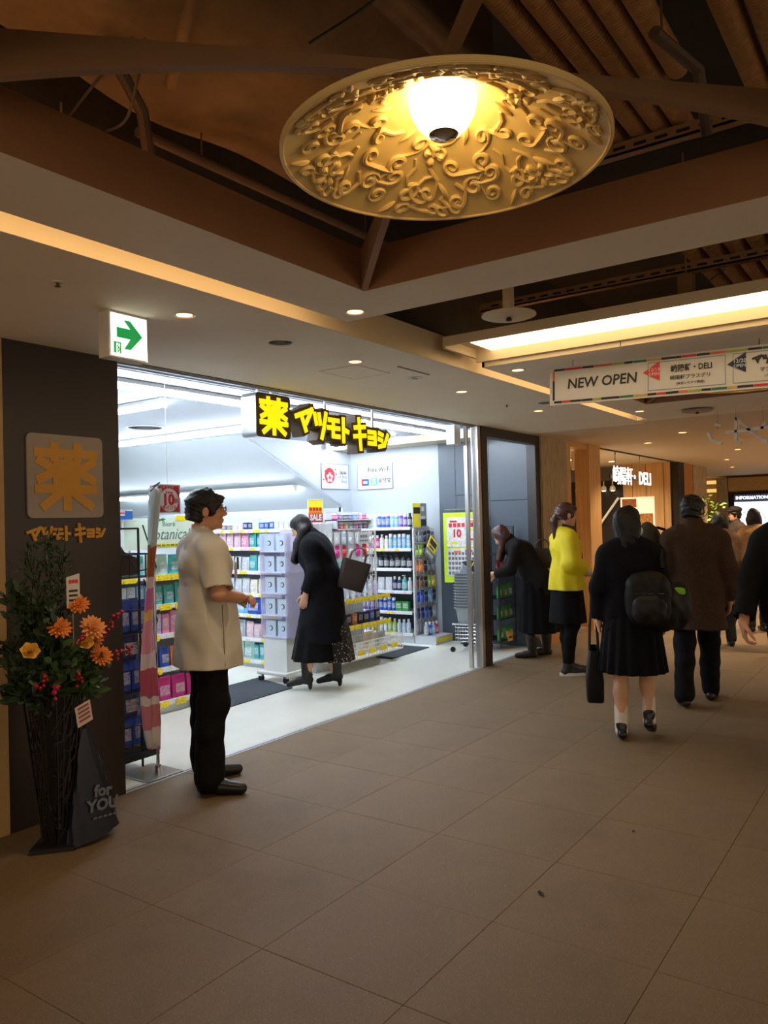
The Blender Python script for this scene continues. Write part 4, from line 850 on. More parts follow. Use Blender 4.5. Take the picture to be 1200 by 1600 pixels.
# floor mats
matm = M('mat_grey', (58, 64, 70), .95, var=.2, scale=90, bump=.3)
def floormat(label, P):
    o = MB().prism([(p[0], p[1]) for p in P], (0, 0, 0), (1, 0, 0), (0, 1, 0), .008).build('floor_mat', matm); return tag(o, label, 'mat')
floormat('dark grey floor mat between the clerk and the woman', [(4.35, 4.80), (5.40, 4.86), (5.58, 5.48), (4.5, 5.44)])
floormat('dark grey floor mat in front of the right wall unit', [(7.07, 4.90), (7.92, 4.95), (7.90, 5.58), (7.09, 5.56)])

# stack of shopping baskets on a trolley
bg = M('basket_grey', (150, 158, 164), .45, var=.05)
tr = thing('basket_trolley', 'chrome wheeled trolley carrying a stack of shopping baskets', 'trolley', (8.0, 4.42, 0), math.radians(8))
m = MB()
for x in (-.2, .2):
    m2 = MB(); m2.tube([(x, -.16, .05), (x, -.17, .28), (x, -.15, .32), (x, .15, .32)], .011, 8); m2.build('frame_tube', chrome, tr, smooth=True)
for z in (.12, .16, .20, .24, .28, .32): m.tube([(-.17, -.12, z), (.17, -.12, z), (.19, .12, z), (-.19, .12, z)], .004, 5, closed=True)
for k in range(14): m.tube([(-.17 + .026 * k, -.12, .12), (-.17 + .026 * k, -.12, .32)], .003, 4)
for k in range(9): m.tube([(-.18, -.12 + .03 * k, .12), (-.18, -.12 + .03 * k, .32)], .003, 4)
m.build('wire_bin', chrome, tr)
for x in (-.2, .2):
    for y in (-.16, .15): MB().tube([(x - .01, y, .03), (x + .01, y, .03)], .03, 14).build('caster', black, tr, smooth=True)
def basket_mesh():
    m = MB(); lv = [(.0, .80), (.02, .83), (.13, .93), (.165, 1.0), (.18, 1.04), (.18, 1.08), (.172, 1.08)]; W, D_ = .19, .13; vs = []; fs = []
    rr = roundrect(-1, 1, -1, 1, .25, 3); n = len(rr)
    for z, s_ in lv: vs += [(p[0] * W * s_, p[1] * D_ * s_, z) for p in rr]
    for i in range(len(lv) - 1):
        for j in range(n): fs.append((i * n + j, i * n + (j + 1) % n, (i + 1) * n + (j + 1) % n, (i + 1) * n + j))
    m.add(vs, fs); m.add([(p[0] * W * .8, p[1] * D_ * .8, .004) for p in rr], [tuple(range(n))]); return m.mesh('basket', bg)
bm_ = basket_mesh(); RZ = math.radians(8)
words14 = ['lowest', 'second', 'third', 'fourth', 'fifth', 'sixth', 'seventh', 'eighth', 'ninth', 'tenth', 'eleventh', 'twelfth', 'thirteenth', 'fourteenth']
for k in range(13):
    o = link('shopping_basket', bm_, None, (8.0, 4.42, .325 + .033 * k)); o.rotation_euler = (0, 0, RZ); tag(o, f'grey plastic shopping basket, {words14[k]} from below in the trolley stack', 'basket', 'stacked shopping baskets')
o = link('shopping_basket', bm_, None, (8.0, 4.45, .325 + .033 * 13 + .05)); o.rotation_euler = (math.radians(38), 0, RZ); tag(o, 'grey plastic shopping basket tilted open on top of the trolley stack', 'basket', 'stacked shopping baskets')
MB().tube([(-.19, .0, .17), (-.19, .02, .30), (.19, .02, .30), (.19, 0, .17)], .006, 6).build('handle', M('handle_yellow', (214, 196, 60), .5), o)

# ------------------------------------------------------------------ wire rack and banner at the entrance
rk = thing('wire_rack', 'black wire rack of blue packs behind the dark panel', 'rack', (2.98, 4.06, 0)); wk = M('wire_black', (16, 16, 18), .4)
for x in (-.16, .12):
    for y in (-.02, .26): MB().tube([(x, y, .03), (x, y, 1.5)], .008, 6).build('upright', wk, rk)
MB().box(-.2, .22, -.06, .3, .09, .13).build('base', wk, rk); MB().box(.18, .24, -.02, .06, .13, .20).build('bracket', wk, rk)
for z in (.16, .50, .86, 1.2):
    m = MB()
    m.tube([(-.16, -.06, z), (.20, -.06, z), (.27, .0, z + .05), (.20, .26, z), (-.16, .26, z)], .005, 5, closed=True); m.tube([(-.16, -.06, z + .14), (.18, -.06, z + .14), (.18, .26, z + .14), (-.16, .26, z + .14)], .005, 5, closed=True)
    m.tube([(.27, .0, z + .05), (.17, 0, z + .32)], .005, 5); m.tube([(.27, .0, z + .05), (.19, 0, z - .08)], .005, 5)
    for k in range(7): m.tube([(-.16 + .06 * k, -.06, z), (-.16 + .06 * k, -.06, z + .14)], .0035, 4); m.tube([(-.16 + .06 * k, -.06, z), (-.16 + .06 * k, .26, z)], .0035, 4)
    m.build('wire_shelf', wk, rk)
m = MB()
for k in range(4): m.tube([(-.16 + .09 * k, .26, .1), (-.16 + .09 * k, .26, 1.5)], .004, 4)
m.tube([(-.16, -.02, 1.5), (.12, -.02, 1.5), (.12, .26, 1.5), (-.16, .26, 1.5)], .006, 5, closed=True); m.tube([(-.1, -.03, 1.5), (.12, -.03, 1.2)], .005, 5); m.build('back_wires', wk, rk)
for i, z in enumerate((.165, .505, .865)):
    for k in range(3):
        for q in (0, 1):
            o = put('bigpouch', 'blue' if (k + q) % 3 else 'navy', (2.87 + .125 * k, 4.10 + .08 * q, z + (.0 if q == 0 else .0)), 0, f'in the {["lowest", "middle", "third"][i]} basket of the black wire rack', 'blue packs in the wire rack')
for k in range(2): put('bigpouch', 'navy', (2.90 + .15 * k, 4.09, .34 + .0), 0, 'stacked above the lowest basket row of the wire rack', 'blue packs in the wire rack')
for k in range(2): put('bigpouch', 'navy', (2.90 + .15 * k, 4.09, .69), 0, 'stacked above the middle basket row of the wire rack', 'blue packs in the wire rack')
tag(MB().prism([(-.13, 0), (.16, 0), (.16, .10), (-.05, .20), (-.13, .21)], (2.98, 4.10, 1.21), (1, 0, 0), (0, 0, 1), -.02).build('display_card', M('card_brown', (70, 54, 44), .6)), 'dark slanted display card in the top basket of the wire rack', 'card')
nb = thing('banner_stand', 'pink and white vertical shop banner on a chrome pole beside the entrance', 'banner', (3.06, 3.9, 0))
def bann():
    n, k = 30, 8; vs = []; fs = []; wds = lambda t: .05 + .045 * math.sin(PI * min(1, max(0, (1 - t) * 1.15))) ** 1.0
    for i in range(n + 1):
        t = i / n; z = 1.74 - 1.56 * t; w_ = (.055 if t < .42 else .055 + .045 * math.sin(min(1, (t - .42) / .3) * PI / 2)) if t < .9 else .1 - .03 * (t - .9) / .1
        cx = .05 - .075 * math.sin(PI * t * .75) if t > .2 else .05 - .075 * math.sin(PI * .2 * .75) * t / .2
        for j in range(k + 1):
            s_ = j / k - .5; vs.append((cx + s_ * w_ * 1.15, -.02 + .022 * math.sin(s_ * 9 + t * 7) * (1 - t * .3), z - (.02 * j / k if i == n else 0)))
    for i in range(n):
        for j in range(k): a = i * (k + 1) + j; fs.append((a, a + k + 1, a + k + 2, a + 1))
    m = MB(); m.add(vs, fs); return m
bmat = M('banner_cloth', (226, 206, 212), .7, var=.05)
nt = bmat.node_tree; N = nt.nodes; L_ = nt.links; tc = N.new('ShaderNodeTexCoord'); sp = N.new('ShaderNodeSeparateXYZ'); L_.new(tc.outputs['Object'], sp.inputs[0])
nz = N.new('ShaderNodeTexNoise'); nz.inputs['Scale'].default_value = 7; L_.new(tc.outputs['Object'], nz.inputs['Vector'])
ad = N.new('ShaderNodeMath'); ad.operation = 'MULTIPLY_ADD'; ad.inputs[1].default_value = .18; L_.new(nz.outputs['Fac'], ad.inputs[0]); L_.new(sp.outputs['Z'], ad.inputs[2])
crr = N.new('ShaderNodeValToRGB'); crr.color_ramp.interpolation = 'CONSTANT'; e_ = crr.color_ramp.elements
e_[0].position = 0; e_[0].color = lin((220, 150, 164)) + (1,); e_[1].position = .13; e_[1].color = lin((232, 222, 226)) + (1,)
for ps_, c_ in ((.27, (216, 136, 156)), (.36, (236, 228, 232)), (.40, (200, 92, 122)), (.52, (230, 214, 222)), (.58, (226, 160, 184)), (.70, (238, 200, 120)), (.75, (214, 130, 170)), (.85, (232, 214, 220)), (.9, (184, 112, 70))): q = e_.new(ps_ / 1.9 * 1.45); q.color = lin(c_) + (1,)
q = e_.new(.78); q.color = lin((205, 220, 226)) + (1,)
dv = N.new('ShaderNodeMath'); dv.operation = 'DIVIDE'; dv.inputs[1].default_value = 1.9; L_.new(ad.outputs[0], dv.inputs[0]); L_.new(dv.outputs[0], crr.inputs[0]); L_.new(crr.outputs[0], N['Principled BSDF'].inputs['Base Color'])
o = bann().build('banner_cloth', bmat, nb, smooth=True); sol = o.modifiers.new('thick', 'SOLIDIFY'); sol.thickness = .002
MB().tube([(.06, .02, .02), (.055, .02, 1.76)], .011, 10).build('pole', chrome, nb, smooth=True); MB().tube([(.055, .02, 1.75), (.06, -.05, 1.775), (-.02, -.06, 1.72)], .004, 6).build('hanging_arm', wk, nb)
MB().box(-.10, .16, -.09, .20, .004, .012).build('foot_plate', steel, nb, bev=.002); MB().cyl((.06, .02, .012), (.06, .02, .05), .02, n=12).build('socket', chrome, nb)

# ================================================================== people: distance fields meshed with surface nets
class Field:
    def __init__(s, lo, hi, res):
        s.lo = np.array(lo, float); s.res = res; n = np.ceil((np.array(hi) - s.lo) / res).astype(int) + 1
        s.a = np.full(n, .06, np.float32); s.ax = [s.lo[i] + res * np.arange(n[i]) for i in range(3)]
    def _blk(s, lo, hi):
        i0 = np.maximum(np.floor((np.array(lo) - s.lo) / s.res).astype(int), 0); i1 = np.minimum(np.ceil((np.array(hi) - s.lo) / s.res).astype(int) + 1, s.a.shape)
        if np.any(i1 <= i0): return None, None
        sl = tuple(slice(a, b) for a, b in zip(i0, i1))
        return sl, (s.ax[0][sl[0]][:, None, None], s.ax[1][sl[1]][None, :, None], s.ax[2][sl[2]][None, None, :])
    def _put(s, sl, d, k, op):
        o = s.a[sl]; d = d.astype(np.float32)
        if op == 's': s.a[sl] = np.maximum(o, -d); return
        if k > 0:
            h = np.clip(.5 + .5 * (o - d) / k, 0, 1); s.a[sl] = o + (d - o) * h - k * h * (1 - h)
        else: s.a[sl] = np.minimum(o, d)
    def cone(s, a, b, ra, rb, k=.02, op='u', flat=None):
        a = np.array(a, float); b = np.array(b, float); m = max(ra, rb) + .065
        sl, P = s._blk(np.minimum(a, b) - m, np.maximum(a, b) + m)
        if sl is None: return s
        ab = b - a; L = max(ab @ ab, 1e-9); q = [P[i] - a[i] for i in range(3)]
        t = np.clip((q[0] * ab[0] + q[1] * ab[1] + q[2] * ab[2]) / L, 0, 1)
        e = [q[i] - ab[i] * t for i in range(3)]
        if flat is not None:
            f = np.array(flat[0], float); dd = e[0] * f[0] + e[1] * f[1] + e[2] * f[2]; g = flat[1]
            e = [e[i] + f[i] * dd * (g - 1) for i in range(3)]
        s._put(sl, np.sqrt(e[0] ** 2 + e[1] ** 2 + e[2] ** 2) - (ra + (rb - ra) * t), k, op); return s
    def ell(s, c, r, R=None, k=.02, op='u'):
        c = np.array(c, float); r = np.array(r, float); m = r.max() + .065
        sl, P = s._blk(c - m, c + m)
        if sl is None: return s
        q = [P[i] - c[i] for i in range(3)]
        if R is not None: q = [q[0] * R[0][i] + q[1] * R[1][i] + q[2] * R[2][i] for i in range(3)]
        k0 = np.sqrt((q[0] / r[0]) ** 2 + (q[1] / r[1]) ** 2 + (q[2] / r[2]) ** 2); k1 = np.sqrt((q[0] / r[0] ** 2) ** 2 + (q[1] / r[1] ** 2) ** 2 + (q[2] / r[2] ** 2) ** 2)
        s._put(sl, k0 * (k0 - 1) / np.maximum(k1, 1e-6), k, op); return s
    def skirt(s, a, b, ra, rb, pleat=0., n=0, k=.01, sq=1.):
        """upright frustum from a (top) to b (bottom), pleated"""
        a = np.array(a, float); b = np.array(b, float); m = max(ra, rb) / min(sq, 1) + .07
        sl, P = s._blk(np.minimum(a, b) - m, np.maximum(a, b) + m)
        if sl is None: return s
        t = np.clip((P[2] - a[2]) / (b[2] - a[2]), 0, 1); x = P[0] - (a[0] + (b[0] - a[0]) * t); y = (P[1] - (a[1] + (b[1] - a[1]) * t)) / sq
        r_ = (ra + (rb - ra) * t) * (.70 + .30 * np.clip(t / .3, 0, 1) ** .6); th = np.arctan2(y, x); d = np.sqrt(x * x + y * y) - r_
        if pleat: d = d - pleat * t * np.sin(th * n + .7 * np.sin(th * 2))
        d = np.maximum(d * .9, np.maximum(P[2] - a[2], b[2] - P[2])); s._put(sl, d + 0 * P[0], k, 'u'); return s
    def cut(s, n, c):
        """keep where n.p < c"""
        d = s.ax[0][:, None, None] * n[0] + s.ax[1][None, :, None] * n[1] + s.ax[2][None, None, :] * n[2] - c
        s.a = np.maximum(s.a, d.astype(np.float32)); return s
    def wob(s, amp, f=9., seed=0, zs=.45):
        rs = np.random.RandomState(seed); x, y, z = s.ax[0][:, None, None], s.ax[1][None, :, None], s.ax[2][None, None, :]
        for i in range(4):
            w_ = rs.uniform(-1, 1, 3) * f * (1 + .7 * i); ph = rs.uniform(0, 6); s.a = s.a + (amp / (1 + .5 * i) * np.sin(x * w_[0] + y * w_[1] + z * w_[2] * zs * 2 + ph)).astype(np.float32)
        return s
    def mesh(s, name, mat, smooth_it=1):
        a = s.a; a[0] = a[-1] = .05; a[:, 0] = a[:, -1] = .05; a[:, :, 0] = a[:, :, -1] = .05
        ins = a < 0; c = ins[:-1, :-1, :-1].astype(np.int8)
        for i, j, k in ((1, 0, 0), (0, 1, 0), (0, 0, 1), (1, 1, 0), (1, 0, 1), (0, 1, 1), (1, 1, 1)): c = c + ins[i:ins.shape[0] - 1 + i, j:ins.shape[1] - 1 + j, k:ins.shape[2] - 1 + k]
        act = np.argwhere((c > 0) & (c < 8)); idx = np.full(c.shape, -1, np.int32); idx[tuple(act.T)] = np.arange(len(act))
        cn = np.array([(i, j, k) for i in (0, 1) for j in (0, 1) for k in (0, 1)]); val = [a[tuple((act + q).T)] for q in cn]
        acc = np.zeros((len(act), 3)); cnt = np.zeros(len(act))
        for i in range(8):
            for j in range(i + 1, 8):
                if np.abs(cn[i] - cn[j]).sum() != 1: continue
                v0, v1 = val[i], val[j]; mk = (v0 < 0) != (v1 < 0); t = np.where(mk, v0 / np.where(mk, v0 - v1, 1), 0)[:, None]
                acc += np.where(mk[:, None], cn[i] + (cn[j] - cn[i]) * t, 0); cnt += mk
        V_ = act + acc / cnt[:, None]; Q = []
        for ax in range(3):
            o = [(1, 0, 0), (0, 1, 0), (0, 0, 1)][ax]; sh = [slice(None)] * 3; sh2 = [slice(None)] * 3; sh[ax] = slice(0, -1); sh2[ax] = slice(1, None)
            A, B = ins[tuple(sh)], ins[tuple(sh2)]; e = np.argwhere(A != B); u, v = [(1, 2), (2, 0), (0, 1)][ax]
            e = e[(e[:, u] > 0) & (e[:, v] > 0)]; flip = A[tuple(e.T)]
            du = np.zeros(3, int); du[u] = 1; dv = np.zeros(3, int); dv[v] = 1
            q = np.stack([idx[tuple((e - du - dv).T)], idx[tuple((e - dv).T)], idx[tuple(e.T)], idx[tuple((e - du).T)]], 1)
            q[~flip] = q[~flip][:, ::-1]; Q.append(q)
        Q = np.concatenate(Q); Q = Q[(Q >= 0).all(1)]
        for it in range(smooth_it):     # light Laplacian smoothing
            nb_ = np.zeros_like(V_); ct = np.zeros(len(V_))
            for i in range(4): np.add.at(nb_, Q[:, i], V_[Q[:, (i + 1) % 4]]); np.add.at(nb_, Q[:, (i + 1) % 4], V_[Q[:, i]]); np.add.at(ct, Q[:, i], 1); np.add.at(ct, Q[:, (i + 1) % 4], 1)
            V_ = V_ * .5 + .5 * nb_ / np.maximum(ct, 1)[:, None]
        V_ = V_ * s.res + s.lo
        me = bpy.data.meshes.new(name); me.vertices.add(len(V_)); me.vertices.foreach_set('co', V_.ravel()); me.loops.add(len(Q) * 4); me.loops.foreach_set('vertex_index', Q.ravel())
        me.polygons.add(len(Q)); me.polygons.foreach_set('loop_start', np.arange(len(Q)) * 4); me.update(calc_edges=True); me.polygons.foreach_set('use_smooth', [True] * len(Q)); me.materials.append(mat); me.validate()
        return me

def A3(*p): return np.array(p, float)
def joints(h=1.70, sh=.18, hip=.085, stance=.10, **ov):
    """standing figure facing +Y, right hand at +X"""
    s = h / 1.70; J = {}
    J['pel'] = A3(0, 0, .95); J['waist'] = A3(0, .005, 1.10); J['chest'] = A3(0, 0, 1.28); J['neck'] = A3(0, -.02, 1.44); J['head'] = A3(0, .015, 1.595)
    for sd, k in (('r', 1), ('l', -1)):
        J['sh' + sd] = A3(k * sh, -.015, 1.35); J['el' + sd] = A3(k * (sh + .05), -.02, 1.12); J['wr' + sd] = A3(k * (sh + .05), .04, .88)
        J['hip' + sd] = A3(k * hip, 0, .92); J['kn' + sd] = A3(k * (hip + .01), .015, .50); J['an' + sd] = A3(k * stance, -.02, .09); J['toe' + sd] = A3(k * (stance + .02), .13, .03)
    for k in J: J[k] = J[k] * s
    J['s'] = s; J['yaw'] = 0.; J['nod'] = 0.; J['roll'] = 0.
    for k, v in ov.items(): J[k] = A3(*v) * s if isinstance(v, tuple) else v
    return J
def headR(J):
    return np.array(Matrix.Rotation(J['yaw'], 3, 'Z') @ Matrix.Rotation(-J['nod'], 3, 'X') @ Matrix.Rotation(J['roll'], 3, 'Y'))
def bounds(J, m=.16):
    P = np.array([v for k, v in J.items() if isinstance(v, np.ndarray)]); return P.min(0) - m, P.max(0) + m
def f_torso(f, J, d=0., w_=1., k=.035):
    s = J['s']; r = lambda v: v * s + d
    f.cone(J['pel'], J['waist'], r(.1), r(.09), k); f.cone(J['waist'], J['chest'], r(.09), r(.104), k); f.cone(J['chest'], J['chest'] * .35 + J['neck'] * .65, r(.104), r(.07), k)
    for sx in (-1, 1):
        o = A3(sx, 0, 0)
        f.cone(J['pel'] + o * .07 * w_ * s, J['waist'] + o * .05 * w_ * s, r(.098), r(.085), k); f.cone(J['waist'] + o * .05 * w_ * s, J['chest'] + o * .065 * w_ * s, r(.085), r(.1), k)
        shj = J['shr'] if sx > 0 else J['shl']; f.cone(J['chest'] + o * .06 * w_ * s, J['neck'] * .35 + shj * .65, r(.095), r(.05), k); f.cone(J['neck'] + A3(0, 0, -.03), shj, r(.042), r(.046), k)
def f_arm(f, J, sd, d=0., a=.048, b=.042, c=.029, k=.02, upto=2.):
    s = J['s']; f.cone(J['sh' + sd], J['el' + sd], a * s + d, b * s + d, k)
    if upto > 1: f.cone(J['el' + sd], J['el' + sd] + (J['wr' + sd] - J['el' + sd]) * (upto - 1), b * s + d, (b + (c - b) * (upto - 1)) * s + d, k)
def f_leg(f, J, sd, d=0., a=.082, b=.054, c=.038, k=.03):
    s = J['s']; hp, kn, an = J['hip' + sd], J['kn' + sd], J['an' + sd]
    f.cone(hp, kn, a * s + d, b * s + d, k); f.cone(kn, kn * .62 + an * .38 + A3(0, -.012, 0), b * s + d, b * .98 * s + d, k); f.cone(kn * .62 + an * .38 + A3(0, -.012, 0), an, b * .95 * s + d, c * s + d, k)
def f_head(f, J, detail=True, d=0.):
    R = headR(J); c = J['head']; s = J['s'] * 1.0; T = lambda *p: c + R @ (A3(*p) * s); rr = lambda *p: A3(*p) * s + d
    f.cone(J['neck'], T(0, -.02, -.07), .052 * s, .05 * s, .02)
    f.ell(T(0, -.012, .028), rr(.075, .093, .086), R, .02); f.ell(T(0, .02, -.03), rr(.062, .072, .086), R, .02); f.ell(T(0, .04, -.075), rr(.044, .045, .036), R, .02)
    if detail:
        f.ell(T(0, .074, -.1), rr(.018, .015, .014), R, .012); f.cone(T(0, .088, .012), T(0, .108, -.026), .007 * s, .012 * s, .008); f.ell(T(0, .098, -.032), rr(.017, .012, .009), R, .006); f.ell(T(0, .08, .026), rr(.05, .018, .011), R, .012)
        for x in (-1, 1):
            f.ell(T(x * .03, .092, .004), rr(.016, .011, .009), R, 0, 's'); f.ell(T(x * .03, .076, .003), rr(.013, .013, .011), R, .003); f.ell(T(x * .075, -.006, -.012), rr(.010, .021, .032), R, .006); f.ell(T(x * .04, .06, -.035), rr(.02, .022, .022), R, .015)
        f.ell(T(0, .088, -.058), rr(.024, .011, .0065), R, .004); f.ell(T(0, .087, -.07), rr(.02, .010, .007), R, .004)
    else: f.cone(T(0, .085, .01), T(0, .104, -.028), .008 * s, .013 * s, .01)
    return T, R
def f_hand(f, J, sd, d, n, curl=.5, res=.008, spread=1., thumb=.6):
    """d: direction of the fingers, n: direction the palm faces"""
    s = J['s']; w_ = J['wr' + sd]; d = np.array(d, float); d /= np.linalg.norm(d); n = np.array(n, float); n -= d * (n @ d); n /= np.linalg.norm(n)
    t = np.cross(d, n) if sd == 'r' else -np.cross(d, n)
    t = -t if False else t                      # thumb side
    P = lambda a, b, c: w_ + (d * a + t * b + n * c) * s
    f.cone(w_, P(.03, 0, 0), .026 * s, .024 * s, .012)
    for b in (-.026, -.009, .009, .026): f.cone(P(.025, b * .75, 0), P(.085, b, .002), .0145 * s, .0125 * s, .010)
    for b, L in ((-.029, .062), (-.0095, .074), (.0098, .080), (.029, .072)):
        p = P(.085, b, .002); b2 = -b; ang = curl * .55; q = p; r0_ = .0098
        for seg, (fr, ra, rb) in enumerate(((.44, .0100, .0090), (.31, .0090, .0082), (.25, .0082, .0066))):
            dv = d * math.cos(ang) + n * math.sin(ang) + t * (b * 2.2 * spread if seg == 0 else 0); dv /= np.linalg.norm(dv); e = q + dv * L * fr * s; f.cone(q, e, ra * s, rb * s, .003); q = e; ang += curl * .75
    q = P(.022, .024, .004); dv = d * .62 + t * .62 + n * thumb * .6; dv /= np.linalg.norm(dv); e = q + dv * .048 * s; f.cone(q, e, .0155 * s, .0115 * s, .008)
    dv = d * .85 + t * .25 + n * thumb * .7; dv /= np.linalg.norm(dv); e2 = e + dv * .034 * s; f.cone(e, e2, .0112 * s, .0098 * s, .004); f.cone(e2, e2 + (dv + n * .2) * .024 * s, .0098 * s, .0072 * s, .004)

skin = M('skin', (196, 142, 108), .55, var=.06, scale=25); skin2 = M('skin_pale', (206, 158, 126), .55, var=.05, scale=25)
hairb = M('hair_black', (11, 9, 9), .55, var=.5, scale=30, stretch=(6, 6, 1)); hairbr = M('hair_brown', (66, 36, 26), .42, var=.5, scale=30, stretch=(6, 6, 1)); hairdk = M('hair_dark_brown', (22, 15, 13), .55, var=.5, scale=30, stretch=(6, 6, 1))
def person(label, loc, face, J, group=None):
    p = thing('person', label, 'person', (loc[0], loc[1], 0), math.radians(face - 90), group); return p
def piece(p, name, f, mat, sm=1, label=None):
    o = link(name, f.mesh(name, mat, sm), p)
    if label: o['label'] = label
    return o
def body(p, J, res, hands, skinm=skin, legs=True, detail=True, arms=(.046, .04, .028)):
    lo, hi = bounds(J, .13); lo[2] = -.01; f = Field(lo, hi, res); f_torso(f, J, -.008)
    for sd in 'rl': f_arm(f, J, sd, 0, *arms); f_leg(f, J, sd)
    for sd in 'rl':
        f.cone(J['an' + sd], J['an' + sd] * .4 + J['toe' + sd] * .6, .028 * J['s'], .02 * J['s'], .01)
    T, R = f_head(f, J, detail)
    for sd, hd in hands.items(): f_hand(f, J, sd, *hd)
    piece(p, 'body', f, skinm); return T, R
def shoe(p, J, sd, mat, res=.008, heel=0., boot=0., big=1., sole=None, name='shoe'):
    s = J['s']; an, toe = J['an' + sd], J['toe' + sd]; d = toe - an; d[2] = 0; d /= np.linalg.norm(d); up = A3(0, 0, 1)
    tz = toe[2] - .03 * s; az = an[2] - .09 * s     # foot pitch
    back = an - d * .035 * s; lo = np.minimum(an, toe) - .13; hi = np.maximum(an, toe) + .13 + A3(0, 0, boot); f = Field(lo, hi, res)
    base = lambda q: A3(0, 0, az + (tz - az) * q)
    f.cone(A3(back[0], back[1], 0) + base(0) + up * (.04 * s + heel), A3(an[0], an[1], 0) + d * .07 * s + base(.5) + up * (.045 * s + heel * .6), .036 * s * big, .038 * s * big, .02)
    f.cone(A3(an[0], an[1], 0) + d * .07 * s + base(.5) + up * (.042 * s + heel * .6), A3(toe[0], toe[1], 0) + d * .03 * s + base(1) + up * .033 * s, .04 * s * big, .03 * s * big, .02)
    f.cone(an - d * .005, an + up * (.015 + boot), (.043 if not boot else .05) * s * big, (.045 if not boot else .068) * s * big, .02)
    if heel: f.cone(A3(back[0], back[1], 0) + base(0) + up * heel, A3(back[0], back[1], 0) + base(0) + up * .012, .024, .018, .008)
    if not (tz or az): f.cut((0, 0, -1), -.002)
    o = piece(p, name, f, mat)
    if sole:
        m = MB(); side = np.cross(d, up); pts = []
        for i in range(20):
            q = 2 * PI * i / 20; a_ = math.cos(q); c = A3(an[0], an[1], 0) + d * .05 * s; pts.append(tuple(c + d * a_ * .122 * s * big + side * math.sin(q) * (.043 + .006 * a_) * s * big))
        m.prism([(x, y) for x, y, z in pts], (0, 0, .001), (1, 0, 0), (0, 1, 0), .028); m.build('sole', sole, o)
    return o
def legs_(p, J, mat, name='trousers', d=.02, z0=None, top=1.0, res=.01, bottom=.05, flare=.0, seed=1, wob=.004, a=.088, b=.062, c=.052):
    lo, hi = bounds(J, .14); hi[2] = (top + .05) * J['s']; lo[2] = -.02; f = Field(lo, hi, res); s = J['s']
    for sx in (-1, 1): f.cone(J['pel'] + A3(sx * .07 * s, 0, .07 * s), J['pel'] + A3(sx * .07 * s, 0, -.02), .1 * s + d * .4, .1 * s + d * .5, .03)
    for sd in 'rl': f_leg(f, J, sd, d * .5, a, b, c + flare, .03)
    f.wob(wob, 22, seed); f.cut((0, 0, 1), top * s); f.cut((0, 0, -1), -bottom * s); return piece(p, name, f, mat)

# ------------------------------------------------------------------ the clerk in the pale tunic
J = joints(1.70, sh=.185, stance=.09, yaw=math.radians(-20), nod=-.03, elr=(.235, -.01, 1.125), wrr=(.115, .165, 1.085), ell=(-.225, .02, 1.125), wrl=(-.04, .195, 1.075),
           anr=(.135, -.05, .09), toer=(.225, .07, .03), anl=(-.13, .03, .09), toel=(-.11, .185, .03), knr=(.11, -.01, .5), knl=(-.11, .03, .5))
clerk = person('clerk in a pale short-sleeved tunic and black trousers, hands clasped at the entrance', (3.125, 3.47), -22, J)
T, R = body(clerk, J, .0055, {'r': ((-.85, .55, -.03), (-.3, .2, -.9), .75, .006, .6, .5), 'l': ((.75, .62, .0), (.2, .3, -.9), .85, .006, .6, .5)}, skin, arms=(.047, .043, .031))
lo, hi = bounds(J, .13); lo[2] = .62; hi[2] = 1.56
f = Field(lo, hi, .006); f_torso(f, J, .032, 1.05)
for sd in 'rl': f_arm(f, J, sd, .028, .054, .054, .05, .03, 1.)
f.skirt(A3(0, .0, 1.16), A3(0, .01, .68), .17, .228, .006, 9, .07, .88); f.wob(.0045, 17, 3)
f.cone(J['neck'] + A3(0, -.004, .0), J['neck'] + A3(0, .004, .045), .062, .058, .012)
for sd, k in (('r', 1), ('l', -1)):            # open sleeve ends
    dv = (J['el' + sd] - J['sh' + sd]); dv /= np.linalg.norm(dv); e = J['el' + sd] - dv * .012; f.cone(e + dv * .03, e + dv * .3, .09, .09, 0, 's')
f.cut((0, 0, -1), -.70)
f.cone(J['neck'] + A3(0, .012, .01), J['neck'] + A3(0, .012, .10), .05, .056, 0, 's')
tunic = M('tunic_cloth', (196, 190, 178), .8, var=.05, scale=8); o = piece(clerk, 'tunic', f, tunic)
m = MB()                                        # side opening seam, pocket, pen, armhole seams
seam = M('tunic_seam', (128, 116, 100), .8)
m.tube([(.205, .02, 1.06), (.214, .02, .92), (.230, .02, .72)], .0035, 6); m.build('side_seam', seam, o)
MB().prism([(-.05, 0), (.05, 0), (.05, .09), (-.05, .09)], (.09, .148, 1.20), (.96, -.28, 0), (0, .02, 1), -.006).build('chest_pocket', tunic, o)
MB().tube([(.12, .153, 1.25), (.122, .153, 1.32)], .006, 6).build('pen', black, o)
MB().tube([(.13, .135, .90), (.165, .115, .885), (.2, .065, .875)], .003, 5).build('pocket_seam', seam, o)
trm = M('trousers_black', (9, 9, 10), .85, var=.15, scale=12, spec=.2)
legs_(clerk, J, trm, d=.024, top=.80, res=.008, bottom=.012, flare=.006, a=.092, b=.072, c=.068)
for sd in 'rl': shoe(clerk, J, sd, M('shoe_black', (14, 13, 13), .35), .007, big=1.08)
